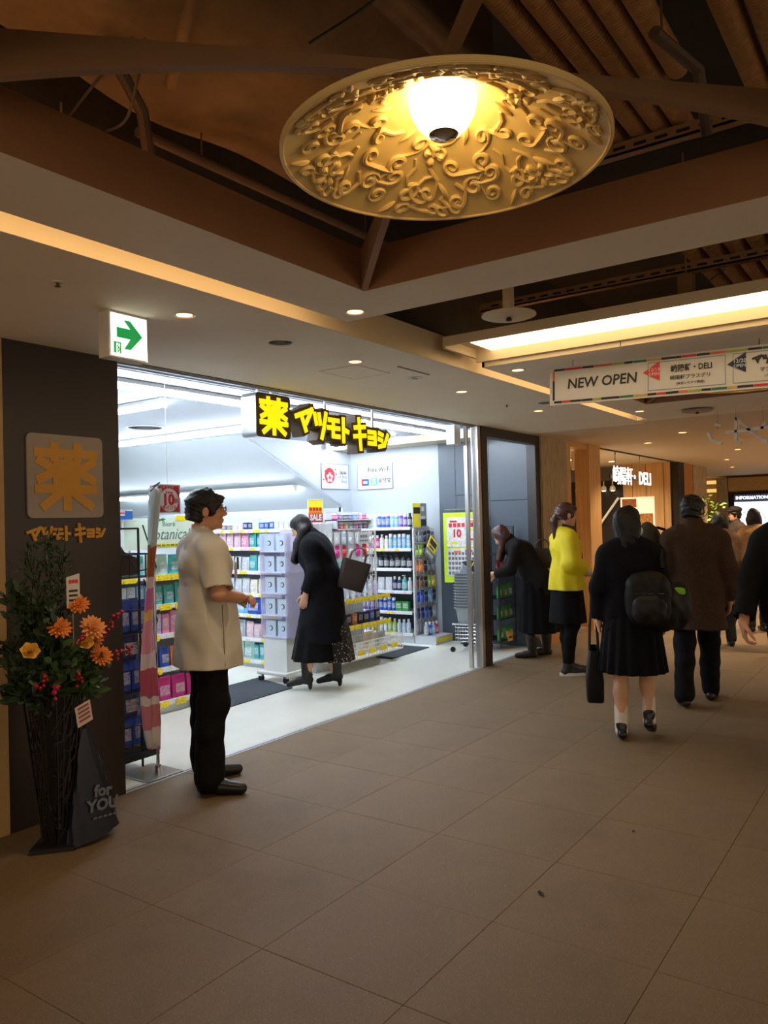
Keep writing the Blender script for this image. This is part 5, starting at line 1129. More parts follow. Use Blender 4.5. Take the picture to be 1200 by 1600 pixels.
def short_hair(p, J, mat, res=.006, fringe=True, low=-.05, thick=.012, bald=False):
    R = headR(J); c = J['head']; s = J['s']; T = lambda *q: c + R @ (A3(*q) * s); f = Field(c - .19, c + .19, res)
    f.ell(T(0, -.015, .032), A3(.082, .098, .092) * s + thick * .6, R, .02); f.ell(T(0, -.06, -.035), A3(.07, .055, .06) * s + thick * .3, R, .02)
    for x in (-1, 1): f.ell(T(x * .066, .015, .0), A3(.018, .04, .045) * s, R, .015)
    if fringe: f.ell(T(.0, .07, .06), A3(.062, .034, .035) * s, R, .015)
    f.wob(.004, 60, 5, 1.)
    f.ell(T(0, .105, -.045), A3(.066, .075, .088) * s, R, 0, 's')        # face opening
    for x in (-1, 1): f.ell(T(x * .085, .0, -.02), A3(.022, .026, .036) * s, R, 0, 's')
    n = R @ A3(0, -.35, -1); n /= np.linalg.norm(n); f.cut(n, n @ T(0, -.03, low - .03))
    if bald: f.ell(T(0, -.035, .125), A3(.045, .05, .035) * s, R, 0, 's')
    return piece(p, 'hair', f, mat)
short_hair(clerk, J, hairb, thick=.016)
gm = M('glasses_black', (16, 15, 16), .3); m = MB()
for x in (-1, 1):
    m.tube([T(x * .033 + .024 * math.cos(q), .112, .004 + .016 * math.sin(q)) for q in [2 * PI * i / 14 for i in range(14)]], .0022, 5, closed=True); m.tube([T(x * .057, .11, .008), T(x * .074, .06, .008), T(x * .078, -.02, .004)], .0025, 5)
m.tube([T(-.01, .113, .008), T(.01, .113, .008)], .002, 5); m.build('glasses', gm, clerk)

# ------------------------------------------------------------------ woman in dark coat in the shop
def coat(p, J, mat, hem, res=.01, d=.03, rt=.165, rb=.22, sq=.85, sleeve=1.93, collar=True, seed=2, name='coat', pleat=.006, np_=7, lean=(0, 0), hood=False, wob=.004, cuff=True, a=.062, b=.056, c=.05):
    lo, hi = bounds(J, .2); s = J['s']; lo[2] = hem * s - .03; f = Field(lo, hi, res); f_torso(f, J, d, 1.03, .04)
    for sd in 'rl': f_arm(f, J, sd, d * .25, a, b, c, .03, sleeve)
    f.skirt(J['waist'] + A3(0, 0, .03), A3(J['pel'][0] + lean[0], J['pel'][1] + lean[1], hem * s), rt * s, rb * s, pleat, np_, .04, sq)
    if collar: f.cone(J['neck'] + A3(0, -.005, .0), J['neck'] + A3(0, .012, .05), .075 * s, .07 * s, .02)
    if hood: f.ell(J['neck'] + A3(0, -.075, -.05), (.12 * s, .07 * s, .09 * s), None, .03)
    f.wob(wob, 20, seed)
    for sd in 'rl':
        dv = J['wr' + sd] - J['el' + sd]; L = np.linalg.norm(dv); dv /= L; e = J['el' + sd] + dv * L * (sleeve - 1) ; f.cone(e + dv * .035, e + dv * .1, .07, .07, 0, 's')
    f.cut((0, 0, -1), -hem * s); return piece(p, name, f, mat)
def long_hair(p, J, mat, length=.3, res=.008, width=.075, drop=(0, -.05, -1), part=True, seed=4, side=.055, open_=.066):
    R = headR(J); c = J['head']; s = J['s']; T = lambda *q: c + R @ (A3(*q) * s); f = Field(c - A3(.3, .35, length + .2), c + A3(.3, .35, .2), res); dn = np.array(drop, float); dn /= np.linalg.norm(dn)
    f.ell(T(0, -.014, .03), A3(.087, .104, .1) * s, R, .02)
    for x in (-1, -.5, 0, .5, 1):
        a = T(x * side, -.045 + .03 * abs(x), -.03); f.cone(a, a + dn * length * s * (1 - .1 * abs(x)), .055 * s, .03 * s, .03)
    f.wob(.0045, 45, seed, .25); f.ell(T(0, .115, -.045), A3(open_, .08, .095) * s, R, 0, 's')
    return piece(p, 'hair', f, mat)
J = joints(1.62, sh=.175, stance=.08, neck=(0, .10, 1.43), head=(0, .20, 1.545), chest=(0, .06, 1.28), shr=(.165, .05, 1.345), shl=(-.165, .07, 1.345), nod=.5, yaw=.1,
           ell=(-.22, .03, 1.13), wrl=(-.19, .13, .92), elr=(.21, -.02, 1.13), wrr=(.19, .08, .93), anl=(-.07, .17, .10), toel=(-.07, .31, .05), knl=(-.08, .13, .5), anr=(.08, -.09, .10), toer=(.09, .055, .05), knr=(.08, .02, .5))
sw = person('woman in a long dark navy coat with brown tote walking past the shelves', (5.535, 4.58), 118, J)
body(sw, J, .009, {'r': ((.05, .1, -1), (-1, .1, 0), .5), 'l': ((0, .25, -1), (1, .1, 0), .5)}, skin2)
navy = M('coat_navy', (9, 10, 16), .9, var=.25, scale=30, spec=.2)
coat(sw, J, navy, .46, res=.010, d=.055, rt=.2, rb=.255, sq=.95, hood=True, lean=(0, .02))
f = Field((-.35, -.35, .2), (.35, .4, .75), .009); f.skirt(A3(.0, .03, .7), A3(.0, .08, .27), .2, .235, .012, 9, .01, .95); piece(sw, 'skirt', f, M('skirt_black', (8, 8, 9), .9, spec=.2))
dot = M('skirt_dotted', (20, 18, 18), .8, var=0); nt = dot.node_tree; N = nt.nodes; vo = N.new('ShaderNodeTexVoronoi'); vo.inputs['Scale'].default_value = 42; tc = N.new('ShaderNodeTexCoord'); nt.links.new(tc.outputs['Object'], vo.inputs['Vector'])
rp = N.new('ShaderNodeValToRGB'); rp.color_ramp.interpolation = 'CONSTANT'; rp.color_ramp.elements[0].color = lin((176, 150, 118)) + (1,); rp.color_ramp.elements[1].position = .26; rp.color_ramp.elements[1].color = lin((18, 16, 18)) + (1,); nt.links.new(vo.outputs['Distance'], rp.inputs[0]); nt.links.new(rp.outputs[0], N['Principled BSDF'].inputs['Base Color'])
f = Field((-.35, -.4, .18), (.35, .3, .72), .009); f.skirt(A3(.02, -.06, .66), A3(.03, -.12, .25), .17, .165, .01, 8, .01, .9); piece(sw, 'dotted_skirt', f, dot, label='black skirt with pale dots')
bt = M('boot_black', (12, 11, 12), .5)
for sd in 'rl': shoe(sw, J, sd, bt, .008, heel=.045, boot=.30, big=.92, name='boot')
long_hair(sw, J, hairdk, .34, drop=(-.12, .34, -1), side=.07)
def tote(name, label, loc, rz, w_, h, d_, mat, handle, tilt=0., hl=.22, lean=0.):
    t = thing(name, label, 'bag', loc, rz); t.rotation_euler = (tilt, lean, rz)
    vs = []; fs = []; rr = roundrect(-1, 1, -1, 1, .35, 3); n = len(rr); lv = [(0, .86, 1.0), (.03, .92, 1.05), (.4, .96, 1.1), (.8, 1.0, .75), (1, 1.02, .6), (1, .98, .5), (.9, .96, .5)]
    for z, a, b in lv: vs += [(p[0] * w_ / 2 * a, p[1] * d_ / 2 * b, z * h) for p in rr]
    for i in range(len(lv) - 1):
        for j in range(n): fs.append((i * n + j, i * n + (j + 1) % n, (i + 1) * n + (j + 1) % n, (i + 1) * n + j))
    fs.append(tuple(range(n - 1, -1, -1))); m = MB(); m.add(vs, fs); m.build('bag_body', mat, t, smooth=True)
    for y in (-d_ * .28, d_ * .28): MB().tube([(-w_ * .28, y, h * .9), (-w_ * .26, y * .8, h + hl * .55), (-w_ * .12, y * .5, h + hl * .93), (0, y * .4, h + hl), (w_ * .12, y * .5, h + hl * .93), (w_ * .26, y * .8, h + hl * .55), (w_ * .28, y, h * .9)], .007, 6).build('handle', handle, t, smooth=True)
    return t
tote('tote_bag', 'brown leather tote on the shoulder of the woman in the shop', (5.635, 4.36, .90), math.radians(-48), .26, .27, .13, M('leather_brown', (40, 30, 25), .5, var=.2), M('leather_tan', (84, 62, 44), .5), tilt=.0, hl=.12, lean=.3)

# ------------------------------------------------------------------ woman leaning into the side opening
J = joints(1.58, sh=.165, pel=(0, -.06, .92), waist=(0, .05, 1.06), chest=(0, .15, 1.22), neck=(0, .26, 1.33), head=(0, .37, 1.42), shr=(.16, .2, 1.29), shl=(-.16, .2, 1.29), nod=.75, elr=(.2, .28, 1.03), wrr=(.16, .46, .95), ell=(-.2, .28, 1.03), wrl=(-.15, .5, .98),
           hipr=(.085, -.06, .9), hipl=(-.085, -.06, .9), anr=(.08, -.12, .09), toer=(.09, .03, .03), anl=(-.1, .06, .09), toel=(-.11, .2, .03))
lw = person('woman in a dark jacket and long skirt bending over baskets in the side opening', (7.93, 3.58), 118, J)
body(lw, J, .011, {'r': ((0, .6, -.6), (-1, 0, 0), .6), 'l': ((0, .6, -.6), (1, 0, 0), .6)}, skin2, detail=False)
coat(lw, J, M('jacket_charcoal', (30, 28, 29), .9, var=.2, spec=.2), .72, res=.012, rb=.2, sq=.9, d=.035)
f = Field((-.35, -.4, .2), (.35, .35, 1.05), .011); f.skirt(A3(0, -.02, 1.0), A3(0, -.04, .27), .16, .24, .012, 10, .02, .9); piece(lw, 'skirt', f, M('skirt_black'))
for sd in 'rl': shoe(lw, J, sd, M('boot_dark_brown', (36, 28, 25), .5), .009, boot=.12, big=1.0, name='boot')
long_hair(lw, J, hairbr, .30, drop=(0, .25, -1), res=.01)
tote('shoulder_bag', 'dark brown shoulder bag on the back of the bending woman', (8.12, 3.56, .95), math.radians(118), .26, .22, .1, M('leather_dark', (52, 40, 32), .5), M('leather_dark'), hl=.10)

# ------------------------------------------------------------------ woman in the yellow happi coat
J = joints(1.63, sh=.16, stance=.07, yaw=math.radians(6), nod=.02, elr=(.215, -.03, 1.12), wrr=(.10, .19, 1.01), ell=(-.2, .02, 1.12), wrl=(-.04, .2, 1.0), anr=(.06, -.03, .09), toer=(.07, .12, .03), anl=(-.07, .03, .09), toel=(-.08, .18, .03))
yw = person('woman in a bright yellow happi coat with a ponytail and black sneakers', (7.16, 2.90), -48, J)
T, R = body(yw, J, .008, {'r': ((-.6, .75, -.1), (-.3, .1, -.8), .7), 'l': ((.6, .75, 0), (.3, .1, -.8), .7)}, skin2)
hap = M('happi_yellow', (222, 202, 8), .7, var=.07, scale=10)
lo, hi = bounds(J, .18); lo[2] = .72; f = Field(lo, hi, .008); f_torso(f, J, .03, 1.03)
for sd in 'rl':
    f_arm(f, J, sd, .02, .06, .07, .075, .03, 1.5); dv = J['wr' + sd] - J['el' + sd]; dv /= np.linalg.norm(dv); e = J['el' + sd] + dv * .12; f.cone(e + dv * .035, e + dv * .13, .08, .08, 0, 's')
f.skirt(A3(0, 0, 1.1), A3(0, .0, .80), .17, .205, .008, 7, .04, .85); f.wob(.004, 22, 8); f.cut((0, 0, -1), -.815); f.cone(A3(0, .2, 1.5), A3(0, .17, .75), .035, .05, 0, 's'); f.cone(J['neck'] + A3(0, .02, .02), J['neck'] + A3(0, .03, .1), .06, .07, 0, 's')
o = piece(yw, 'happi_coat', f, hap)
bk_ = M('collar_band', (40, 44, 60), .7)
for k in (-1, 1): MB().tube([(k * .055, -.05, 1.435), (k * .075, .03, 1.41), (k * .062, .105, 1.30), (k * .05, .135, 1.12), (k * .05, .15, .95)], .014, 6).build('collar_band', bk_, o, smooth=True)
lo, hi = bounds(J, .14); lo[2] = .9; f = Field(lo, hi, .009); f_torso(f, J, .01)
for sd in 'rl': f_arm(f, J, sd, .008, .05, .045, .04, .02, 1.85)
f.cut((0, 0, -1), -.95); piece(yw, 'shirt', f, M('shirt_pale', (196, 190, 180), .8))
f = Field((-.3, -.3, .42), (.3, .3, .98), .009); f.skirt(A3(0, 0, .94), A3(0, .0, .50), .16, .20, .008, 6, .01, .85); piece(yw, 'apron', f, M('apron_black', (8, 9, 11), .9, spec=.2))
legs_(yw, J, trm, d=.01, top=.95, res=.009, bottom=.125, a=.08, b=.058, c=.05)
for sd in 'rl':
    o = shoe(yw, J, sd, M('sneaker_black', (34, 34, 38), .6, var=.3, scale=40), .007, big=1.16, sole=M('sneaker_sole', (210, 204, 196), .6), name='sneaker')
    an = J['an' + sd]; tt = J['toe' + sd]; dd = (tt - an); dd[2] = 0; dd /= np.linalg.norm(dd); sdv = np.cross(dd, A3(0, 0, 1))
    for q in (.05, .075, .1): c = A3(an[0], an[1], .088 - q * .25) + dd * q; MB().tube([c - sdv * .03 - A3(0, 0, .012), c + A3(0, 0, .006), c + sdv * .03 - A3(0, 0, .012)], .005, 5).build('lace', M('lace_white', (220, 216, 210), .7), o)
short_hair(yw, J, hairbr, fringe=True, thick=.008, low=-.03)
f = Field(J['head'] + A3(-.15, -.3, -.42), J['head'] + A3(.15, .05, .12), .008); f.cone(J['head'] + A3(0, -.095, .0), J['head'] + A3(0, -.125, -.06), .03, .034, .02); f.cone(J['head'] + A3(0, -.125, -.06), J['head'] + A3(.0, -.11, -.27), .036, .015, .02); f.wob(.004, 50, 2, .2); piece(yw, 'ponytail', f, hairbr)

# ------------------------------------------------------------------ schoolgirl
J = joints(1.55, sh=.165, stance=.09, yaw=math.radians(-42), nod=.06, roll=-.05, elr=(.225, -.03, 1.1), wrr=(.24, .05, .88), ell=(-.23, -.02, 1.11), wrl=(-.235, .02, .87), anl=(-.10, -.16, .10), toel=(-.12, -.02, .03), knl=(-.09, .0, .5), anr=(.09, .30, .13), toer=(.11, .41, .03), knr=(.09, .17, .51))
J['anr'] = A3(.09, -.06, .16); J['toer'] = A3(.12, .07, .035); J['knr'] = A3(.09, .06, .48); J['anl'] = A3(-.09, -.06, .085); J['toel'] = A3(-.10, .08, .03)
sg = person('schoolgirl in a navy blazer, skirt and white socks walking away with a mask', (5.32, 1.70), 22, J)
T, R = body(sg, J, .008, {'r': ((0, .1, -1), (-1, 0, 0), .6), 'l': ((0, .05, -1), (1, 0, 0), 1.3)}, skin2)
coat(sg, J, M('blazer_navy', (10, 11, 18), .9, var=.15, spec=.2), .80, res=.009, d=.035, rt=.165, rb=.20, name='blazer', sq=.88, sleeve=1.95)
f = Field((-.33, -.33, .38), (.33, .35, .98), .008); f.skirt(A3(0, 0, .95), A3(0, .01, .445), .165, .225, .012, 18, .01, .9); piece(sg, 'pleated_skirt', f, M('skirt_navy', (9, 10, 15), .9, spec=.2))
sock = M('sock_white', (216, 206, 194), .85)
for sd in 'rl':
    a, k_ = J['an' + sd], J['kn' + sd]; f = Field(np.minimum(a, k_) - .1, np.maximum(a, k_) + .1, .006); f.cone(a - A3(0, 0, .03), a + (k_ - a) * .34, .042, .046, .01); piece(sg, 'sock', f, sock)
    shoe(sg, J, sd, M('loafer_black', (16, 14, 14), .3), .006, big=.98, name='loafer')
long_hair(sg, J, hairb, .17, drop=(0, -.1, -1), res=.007, seed=9)
f = Field(J['head'] - .15, J['head'] + .15, .006); f.ell(T(0, .065, -.06), A3(.06, .055, .045), R, .01); f.cut(-(R @ A3(0, 1, 0)), -(R @ A3(0, 1, 0)) @ T(0, .03, 0)); piece(sg, 'face_mask', f, M('mask_white', (214, 210, 206), .8))
f = Field(J['neck'] - .2, J['neck'] + .2, .009); f.cone(J['neck'] + A3(0, .0, .0), J['neck'] + A3(0, .03, .03), .085, .08, .02); f.wob(.006, 40, 1); piece(sg, 'scarf', f, M('scarf_black', (20, 19, 22), .9))
bp = thing('backpack', 'black backpack with front pocket on the back of the schoolgirl', 'bag', (5.185, 1.565, .77), math.radians(22 - 90))
def soft(name, c, r, mat, par, res=.009, p_=None):
    f = Field(A3(*c) - A3(*r) - .05, A3(*c) + A3(*r) + .05, res); rx = .6
    for sx in (-1, 1):
        for sz in (-1, 1): f.cone(A3(c[0] + sx * r[0] * .45, c[1], c[2] + sz * r[2] * .5), A3(c[0] + sx * r[0] * .4, c[1], c[2] - sz * .0), r[1], r[1], .05)
    f.ell(c, r, None, .05); f.wob(.003, 30, 3); return piece(par, name, f, mat)
nylon = M('nylon_black', (9, 9, 11), .6, var=.2, spec=.3)
soft('pack_body', (0.02, 0, .18), (.14, .07, .185), nylon, bp); soft('front_pocket', (.02, -.065, .12), (.11, .032, .1), M('nylon_grey', (17, 17, 19), .5, spec=.35), bp)
for x in (-.1, .12): MB().tube([(x, .06, .38), (x, .12, .50), (x, .2, .53), (x, .27, .46)], .014, 6).build('strap', nylon, bp, smooth=True)
MB().tube([(-.07, -.085, .225), (.11, -.085, .225)], .003, 5).build('zipper', chrome, bp)
sb = thing('sports_bag', 'black duffel with a lime green patch hanging at the side of the schoolgirl', 'bag', (5.38, 1.47, .76), math.radians(-20))
soft('bag_body', (0, 0, .13), (.16, .1, .13), nylon, sb)
f = Field((-.12, -.16, .1), (.2, .02, .32), .008); f.ell((.05, -.06, .21), (.075, .045, .055), None, .02); f.ell((-.01, -.07, .235), (.03, .03, .025), None, .02); piece(sb, 'green_patch', f, M('lime_cloth', (120, 190, 40), .7)); MB().tube([(-.1, 0, .22), (-.12, .12, .45), (-.1, .2, .58)], .012, 6).build('strap', nylon, sb, smooth=True)
tote('tote_bag', 'black tote bag carried low in the left hand of the schoolgirl', (5.36, 1.985, .22), math.radians(22), .30, .36, .11, M('tote_black', (9, 9, 10), .7, spec=.3), M('tote_black'), hl=.26)

# ------------------------------------------------------------------ man in the brown wool coat
J = joints(1.64, sh=.185, stance=.11, yaw=math.radians(-28), nod=0., elr=(.255, -.03, 1.11), wrr=(.26, .03, .86), ell=(-.24, -.03, 1.11), wrl=(-.25, .03, .86), anl=(-.12, -.15, .10), toel=(-.14, -.02, .03), knl=(-.1, -.02, .5), anr=(.11, .18, .09), toer=(.15, .32, .03), knr=(.1, .12, .5))
mn = person('man in a brown wool coat and dark trousers walking away', (6.50, 1.56), 18, J)
body(mn, J, .010, {'r': ((0, .1, -1), (-1, 0, 0), .6), 'l': ((0, .1, -1), (1, 0, 0), .6)}, skin)
wool = M('wool_brown', (70, 53, 41), .95, var=.25, scale=60, spec=.2)
o = coat(mn, J, wool, .62, res=.009, d=.036, rt=.19, rb=.235, sq=.85, sleeve=2.0, a=.058, b=.06, c=.058)
MB().box(.24, .30, -.01, .075, .905, .94).build('sleeve_strap', wool, o)
legs_(mn, J, M('trousers_dark', (12, 12, 13), .85, spec=.2), d=.025, top=.9, res=.010, bottom=.04, flare=.0, b=.068, c=.06)
for sd in 'rl': shoe(mn, J, sd, M('shoe_brown', (40, 26, 20), .4), .008, big=1.08)
short_hair(mn, J, hairb, fringe=False, thick=.01, low=-.045, bald=False)
sbg = thing('shoulder_bag', 'dark grey soft bag on the far shoulder of the wool-coated man', 'bag', (6.52, 1.93, .98), math.radians(18)); soft('bag_body', (0, 0, .24), (.12, .09, .22), M('bag_grey', (58, 52, 48), .7), sbg, .012)
MB().tube([(0, -.02, .40), (.0, -.08, .42), (0, -.14, .40)], .012, 6).build('strap', black, sbg)

# ------------------------------------------------------------------ walker cropped by the right picture edge
J = joints(1.68, sh=.175, stance=.1, elr=(.26, -.02, 1.12), wrr=(.325, .06, .90), ell=(-.25, -.04, 1.12), wrl=(-.25, -.02, .87), anr=(.09, -.1, .09), toer=(.10, .05, .03), anl=(-.09, .12, .09), toel=(-.1, .27, .03))
rm = person('person in black jacket and trousers stepping in at the right picture edge', (4.965, .63), 206, J)
body(rm, J, .008, {'r': ((.02, .12, -1), (-1, .2, 0), .9, .006, .2), 'l': ((0, .1, -1), (1, 0, 0), .6)}, skin)
blk = M('jacket_black', (9, 9, 11), .85, var=.15, spec=.2)
coat(rm, J, blk, .88, res=.010, d=.035, rt=.175, rb=.185, sq=.85, name='jacket', sleeve=1.95)
legs_(rm, J, trm, d=.02, res=.010, bottom=.05, flare=.01)
for sd in 'rl': shoe(rm, J, sd, M('sneaker_black'), .008, big=1.06, sole=M('sneaker_sole_dark', (70, 66, 62), .6), name='sneaker')
short_hair(rm, J, hairb, res=.009); MB().tube([(.175 * math.cos(q), .145 * math.sin(q), .94) for q in [2 * PI * i / 24 for i in range(24)]], .014, 6, closed=True).build('belt', M('belt_silver', (120, 122, 126), .4, .6), rm)

# ------------------------------------------------------------------ people further along
def far_person(label, loc, face, h, coatcol, hair, hem=.6, long_=True, arms=None, res=.016, cap=None, legc=(26, 24, 26), nm='coat', **jo):
    J = joints(h, sh=.17, **jo); p = person(label, loc, face, J); body(p, J, res * .8, {'r': ((0, .2, -1), (-1, 0, 0), .6), 'l': ((0, .2, -1), (1, 0, 0), .6)}, skin2, detail=False)
    coat(p, J, M('coat_%d_%d_%d' % coatcol, coatcol, .9, var=.2, scale=30), hem, res=res, d=.04, rb=.24, name=nm); legs_(p, J, M('far_trousers_%d' % legc[0], legc, .8), res=res, d=.015)
    for sd in 'rl': shoe(p, J, sd, M('shoe_black'), .012)
    long_hair(p, J, hair, .24, res=.012) if long_ else short_hair(p, J, hair, res=.01)
    if cap: f = Field(J['head'] - .2, J['head'] + .2, .01); f.ell(J['head'] + A3(0, -.01, .085), (.1, .115, .06), None, .02); f.ell(J['head'] + A3(0, .1, .06), (.07, .06, .014), None, .01); piece(p, 'beret', f, cap)
    return p, J
far_person('woman with dark hair and brown furry-collared coat beyond the wool-coated man', (9.5, 2.0), 30, 1.50, (104, 76, 52), hairdk, .55, elr=(.23, .02, 1.10), wrr=(.3, .14, 1.0))
far_person('woman with long dark hair in a camel coat walking before the screen', (10.85, 1.87), 40, 1.54, (150, 110, 66), hairdk, .5, ell=(-.24, .03, 1.12), wrl=(-.27, .1, .88))
cp, _ = far_person('man with a dark beret looking at a phone before the information screen', (13.6, 2.62), 130, 1.58, (60, 48, 40), hairb, .7, False, cap=M('beret_dark', (40, 34, 36), .8), elr=(.22, .06, 1.1), wrr=(.05, .25, 1.2))
far_person('small distant person in an orange-patterned top by the stone pier', (16.2, 3.42), 200, 1.52, (150, 84, 60), hairdk, .7, False)
far_person('reddish-haired person in dark clothes at the right picture edge, far off', (9.4, 1.26), 220, 1.50, (30, 27, 26), hairbr, .6)

# ================================================================== hanging NEW OPEN banner
nbn = thing('hanging_banner', 'long white NEW OPEN banner hung under the second ceiling frame', 'banner', (4.62, 1.95, 2.203)); nbn.rotation_euler = (math.radians(1.6), 0, 0)
# local: u = -Y (to the right in the picture), front faces -X
UB = (0, -1, 0); BW, BH = 2.4, .235
MB().prism([(0, 0), (BW, 0), (BW, BH), (0, BH)], (0, 0, 0), UB, V, -.012).build('board', M('banner_white', (196, 190, 182), .5, var=.02), nbn)
for y in (.15, 1.2, 2.2): MB().cyl((.006, -y, BH), (.006, -y, BH + .04), .004, n=6).build('hanger', chrome, nbn)
bord = [M('bd_black', (34, 26, 30), .5), M('bd_red', (196, 44, 44), .5), M('bd_black'), M('bd_orange', (200, 100, 40), .5), M('bd_olive', (150, 160, 50), .5), M('bd_black'), M('bd_green', (30, 110, 70), .5), M('bd_tan', (190, 150, 70), .5)]
k = 0
for z in (.018, BH - .018):
    x = .03
    while x < BW - .05:
        L = random.choice((.05, .08, .11, .07)); MB().prism([(x, z - .0065), (x + L, z - .0065), (x + L, z + .0065), (x, z + .0065)], (0, 0, 0), UB, V, .002).build('border_dash', bord[k % 8] if random.random() < .7 else bord[0], nbn); x += L + .002; k += 1
for z in (.03, .09, .15): MB().prism([(.02, z), (.033, z), (.033, z + .06), (.02, z + .06)], (0, 0, 0), UB, V, .002).build('border_dash', bord[(k + int(z * 50)) % 8], nbn)
text('lettering', 'NEW OPEN', .085, pk, nbn, (-.002, -.33, .122), UB, V, off=.0015, sx=.97, shear=.1)
def frame_rect(x0, x1, z0, z1):
    for q in ([(x0, z0), (x1, z0)], [(x0, z1), (x1, z1)], [(x0, z0), (x0, z1)], [(x1, z0), (x1, z1)]): MB().stroke(q, .003, (0, 0, 0), UB, V, .002, ext=.5).build('box_line', pg, nbn)
frame_rect(.61, 1.03, .04, .20); frame_rect(1.07, 1.49, .04, .20); frame_rect(1.53, 1.95, .04, .20)
def wedge(x, mat, t1, t2):
    MB().prism([(x, .145), (x + .095, .095), (x + .095, .205)], (0, 0, 0), UB, V, .004).build('wedge', mat, nbn); text('lettering', t1, .03, pw, nbn, (-.005, -(x + .064), .158), UB, V); text('lettering', t2, .024, pw, nbn, (-.005, -(x + .064), .132), UB, V)
wedge(.58, M('wedge_red', (206, 50, 46), .5), '12/14', 'OPEN'); wedge(1.04, M('wedge_navy', (24, 34, 60), .5), '12/20', 'OPEN'); wedge(1.5, M('wedge_red'), '12/20', 'OPEN')
text('lettering', '崎陽軒・DELI', .046, pk, nbn, (-.003, -.85, .15), UB, V, off=.0008, sx=.82); text('lettering', '崎陽軒プラスデリ', .028, pk, nbn, (-.003, -.845, .1), UB, V); text('lettering', '(弁当シウマイ惣菜)', .018, pk, nbn, (-.003, -.845, .066), UB, V)
m = MB(); kanaword(m, (-.002, -1.17, .135), UB, V, .28, .045, .010, .002); m.build('lettering', pk, nbn); text('lettering', 'マツモトキヨシ', .028, pk, nbn, (-.003, -1.3, .1), UB, V); text('lettering', '(ドラッグストア)', .019, pk, nbn, (-.003, -1.3, .066), UB, V)

# hanging silver letters
hl = thing('hanging_letters', 'silver channel letter strokes hanging from the ceiling at the right edge', 'sign', (7.85, 1.5, 2.1)); sil = M('letter_silver', (206, 196, 186), .3, .25)
def lst(nm, pts, r=.016):
    m = MB()
    for a, b in zip(pts[:-1], pts[1:]): m.bar((0, a[0], a[1]), (0, b[0], b[1]), .055, .024, up=(0, 0, 1) if abs(b[0] - a[0]) > .02 else (0, 1, 0))
    m.build(nm, sil, hl)
lst('letter_stroke', [(.16, .245), (.11, .225)]); lst('letter_stroke', [(.225, .17), (.20, .105), (.16, .075), (.11, .06)]); lst('letter_stroke', [(-.022, .30), (-.018, .07)]); lst('letter_stroke', [(-.02, .29), (-.13, .17), (-.235, .06)]); lst('letter_stroke', [(.07, .16), (-.30, .18)]); lst('letter_stroke', [(-.02, .07), (-.06, .05)]); lst('letter_stroke', [(-.235, .06), (-.28, .055)]); lst('letter_stroke', [(-.26, .23), (-.24, .16)])
for y in (.14, -.02, -.25): MB().cyl((0, y, .2), (0, y, .37), .003, n=6).build('hanger', chrome, hl)

# ================================================================== delicatessen
dl = M('deli_lens', (255, 226, 170), .4, emit=4.)
for k, p in enumerate(((10.6, 5.2), (11.6, 5.4), (12.6, 5.0), (12.2, 6.2), (13.6, 4.6), (11.2, 6.6), (13.2, 7.2))):
    downlight((p[0], p[1], 2.4745), 'warm downlight inside the delicatessen ' + ['near the oak column', 'behind the oak column', 'over the lit sign', 'deeper over the counter', 'by the oak wall', 'far back on the near side', 'far back by the dark wall'][k], .09, 120, dl, (1, .84, .6), 150)
ow = S(MB().box(14.7, 14.76, 3.92, 4.78, 0, 2.475).build('wall_deli_oak', oak), 'oak panel wall with a bright menu board in the delicatessen', 'wall')
for y in (4.03, 4.35, 4.6): MB().box(14.694, 14.70, y, y + .008, 0, 2.475).build('panel_joint', M('oak_joint', (96, 60, 28), .6), ow)
MB().box(14.694, 14.70, 3.92, 4.78, 1.02, 1.03).build('panel_joint', M('oak_joint'), ow)
S(MB().box(14.7, 14.8, 4.78, 9, 0, 2.2).build('wall_deli_dark', black), 'black rear wall of the delicatessen with light fittings', 'wall')
b = board('menu_board', 'bright cream menu board on the oak wall of the delicatessen', 'menu board', (14.69, 4.835, .95), NX, V, .63, .91, M('menu_cream', (250, 236, 206), .5, emit=.5))
patch(b, 'photo_print', M('menu_photo', (150, 84, 40), .5, var=.6, scale=30), [(.03, .30, .72, .88)], NX, V, .009); patch(b, 'photo_print', M('menu_photo2', (176, 120, 50), .5, var=.6, scale=30), [(.36, .6, .4, .6), (.36, .6, .1, .3)], NX, V, .009)
for k in range(5): d = thing('track_lamp', 'small white lamp in the row on the dark deli wall, ' + ['first', 'second', 'third', 'fourth', 'last'][k] + ' from the oak panel', 'lamp', (14.6, 4.95 + .17 * k, 2.0)); MB().lathe([(.02, .1), (.05, .07), (.06, 0)], n=12).build('shade', whitepl, d); MB().lathe([(.05, .01), (.03, -.01)], n=10).build('bulb', M('bulb_warm', (255, 236, 190), .4, emit=6), d); MB().cyl((0, 0, .1), (0, 0, .18), .012, n=8).build('stem', whitepl, d)
tag(MB().bar((14.66, 4.86, 1.86), (14.66, 5.35, 1.2), .04, .04).build('stair_rail', whitepl), 'pale slanted rail on the dark delicatessen wall', 'rail')
S(MB().box(12.4, 12.8, 6.1, 6.5, 0, 2.475).build('wall_deli_pillar', bark), 'textured stone pillar inside the delicatessen', 'pillar')
S(MB().box(11.3, 11.75, 6.1, 6.5, 0, 2.475).build('wall_deli_pier', oak), 'light oak pier inside the delicatessen', 'wall')
tag(MB().box(11.0, 11.25, 4.3, 4.33, 2.2, 2.475).build('ceiling_screen', cream, bev=.003), 'small cream screen hanging from the delicatessen ceiling', 'screen')
ds = thing('deli_sign', 'lit white lettering hanging over the delicatessen front', 'sign', (12.4, 3.85, 1.97)); wl = M('sign_white', (255, 250, 240), .5, emit=1.3)
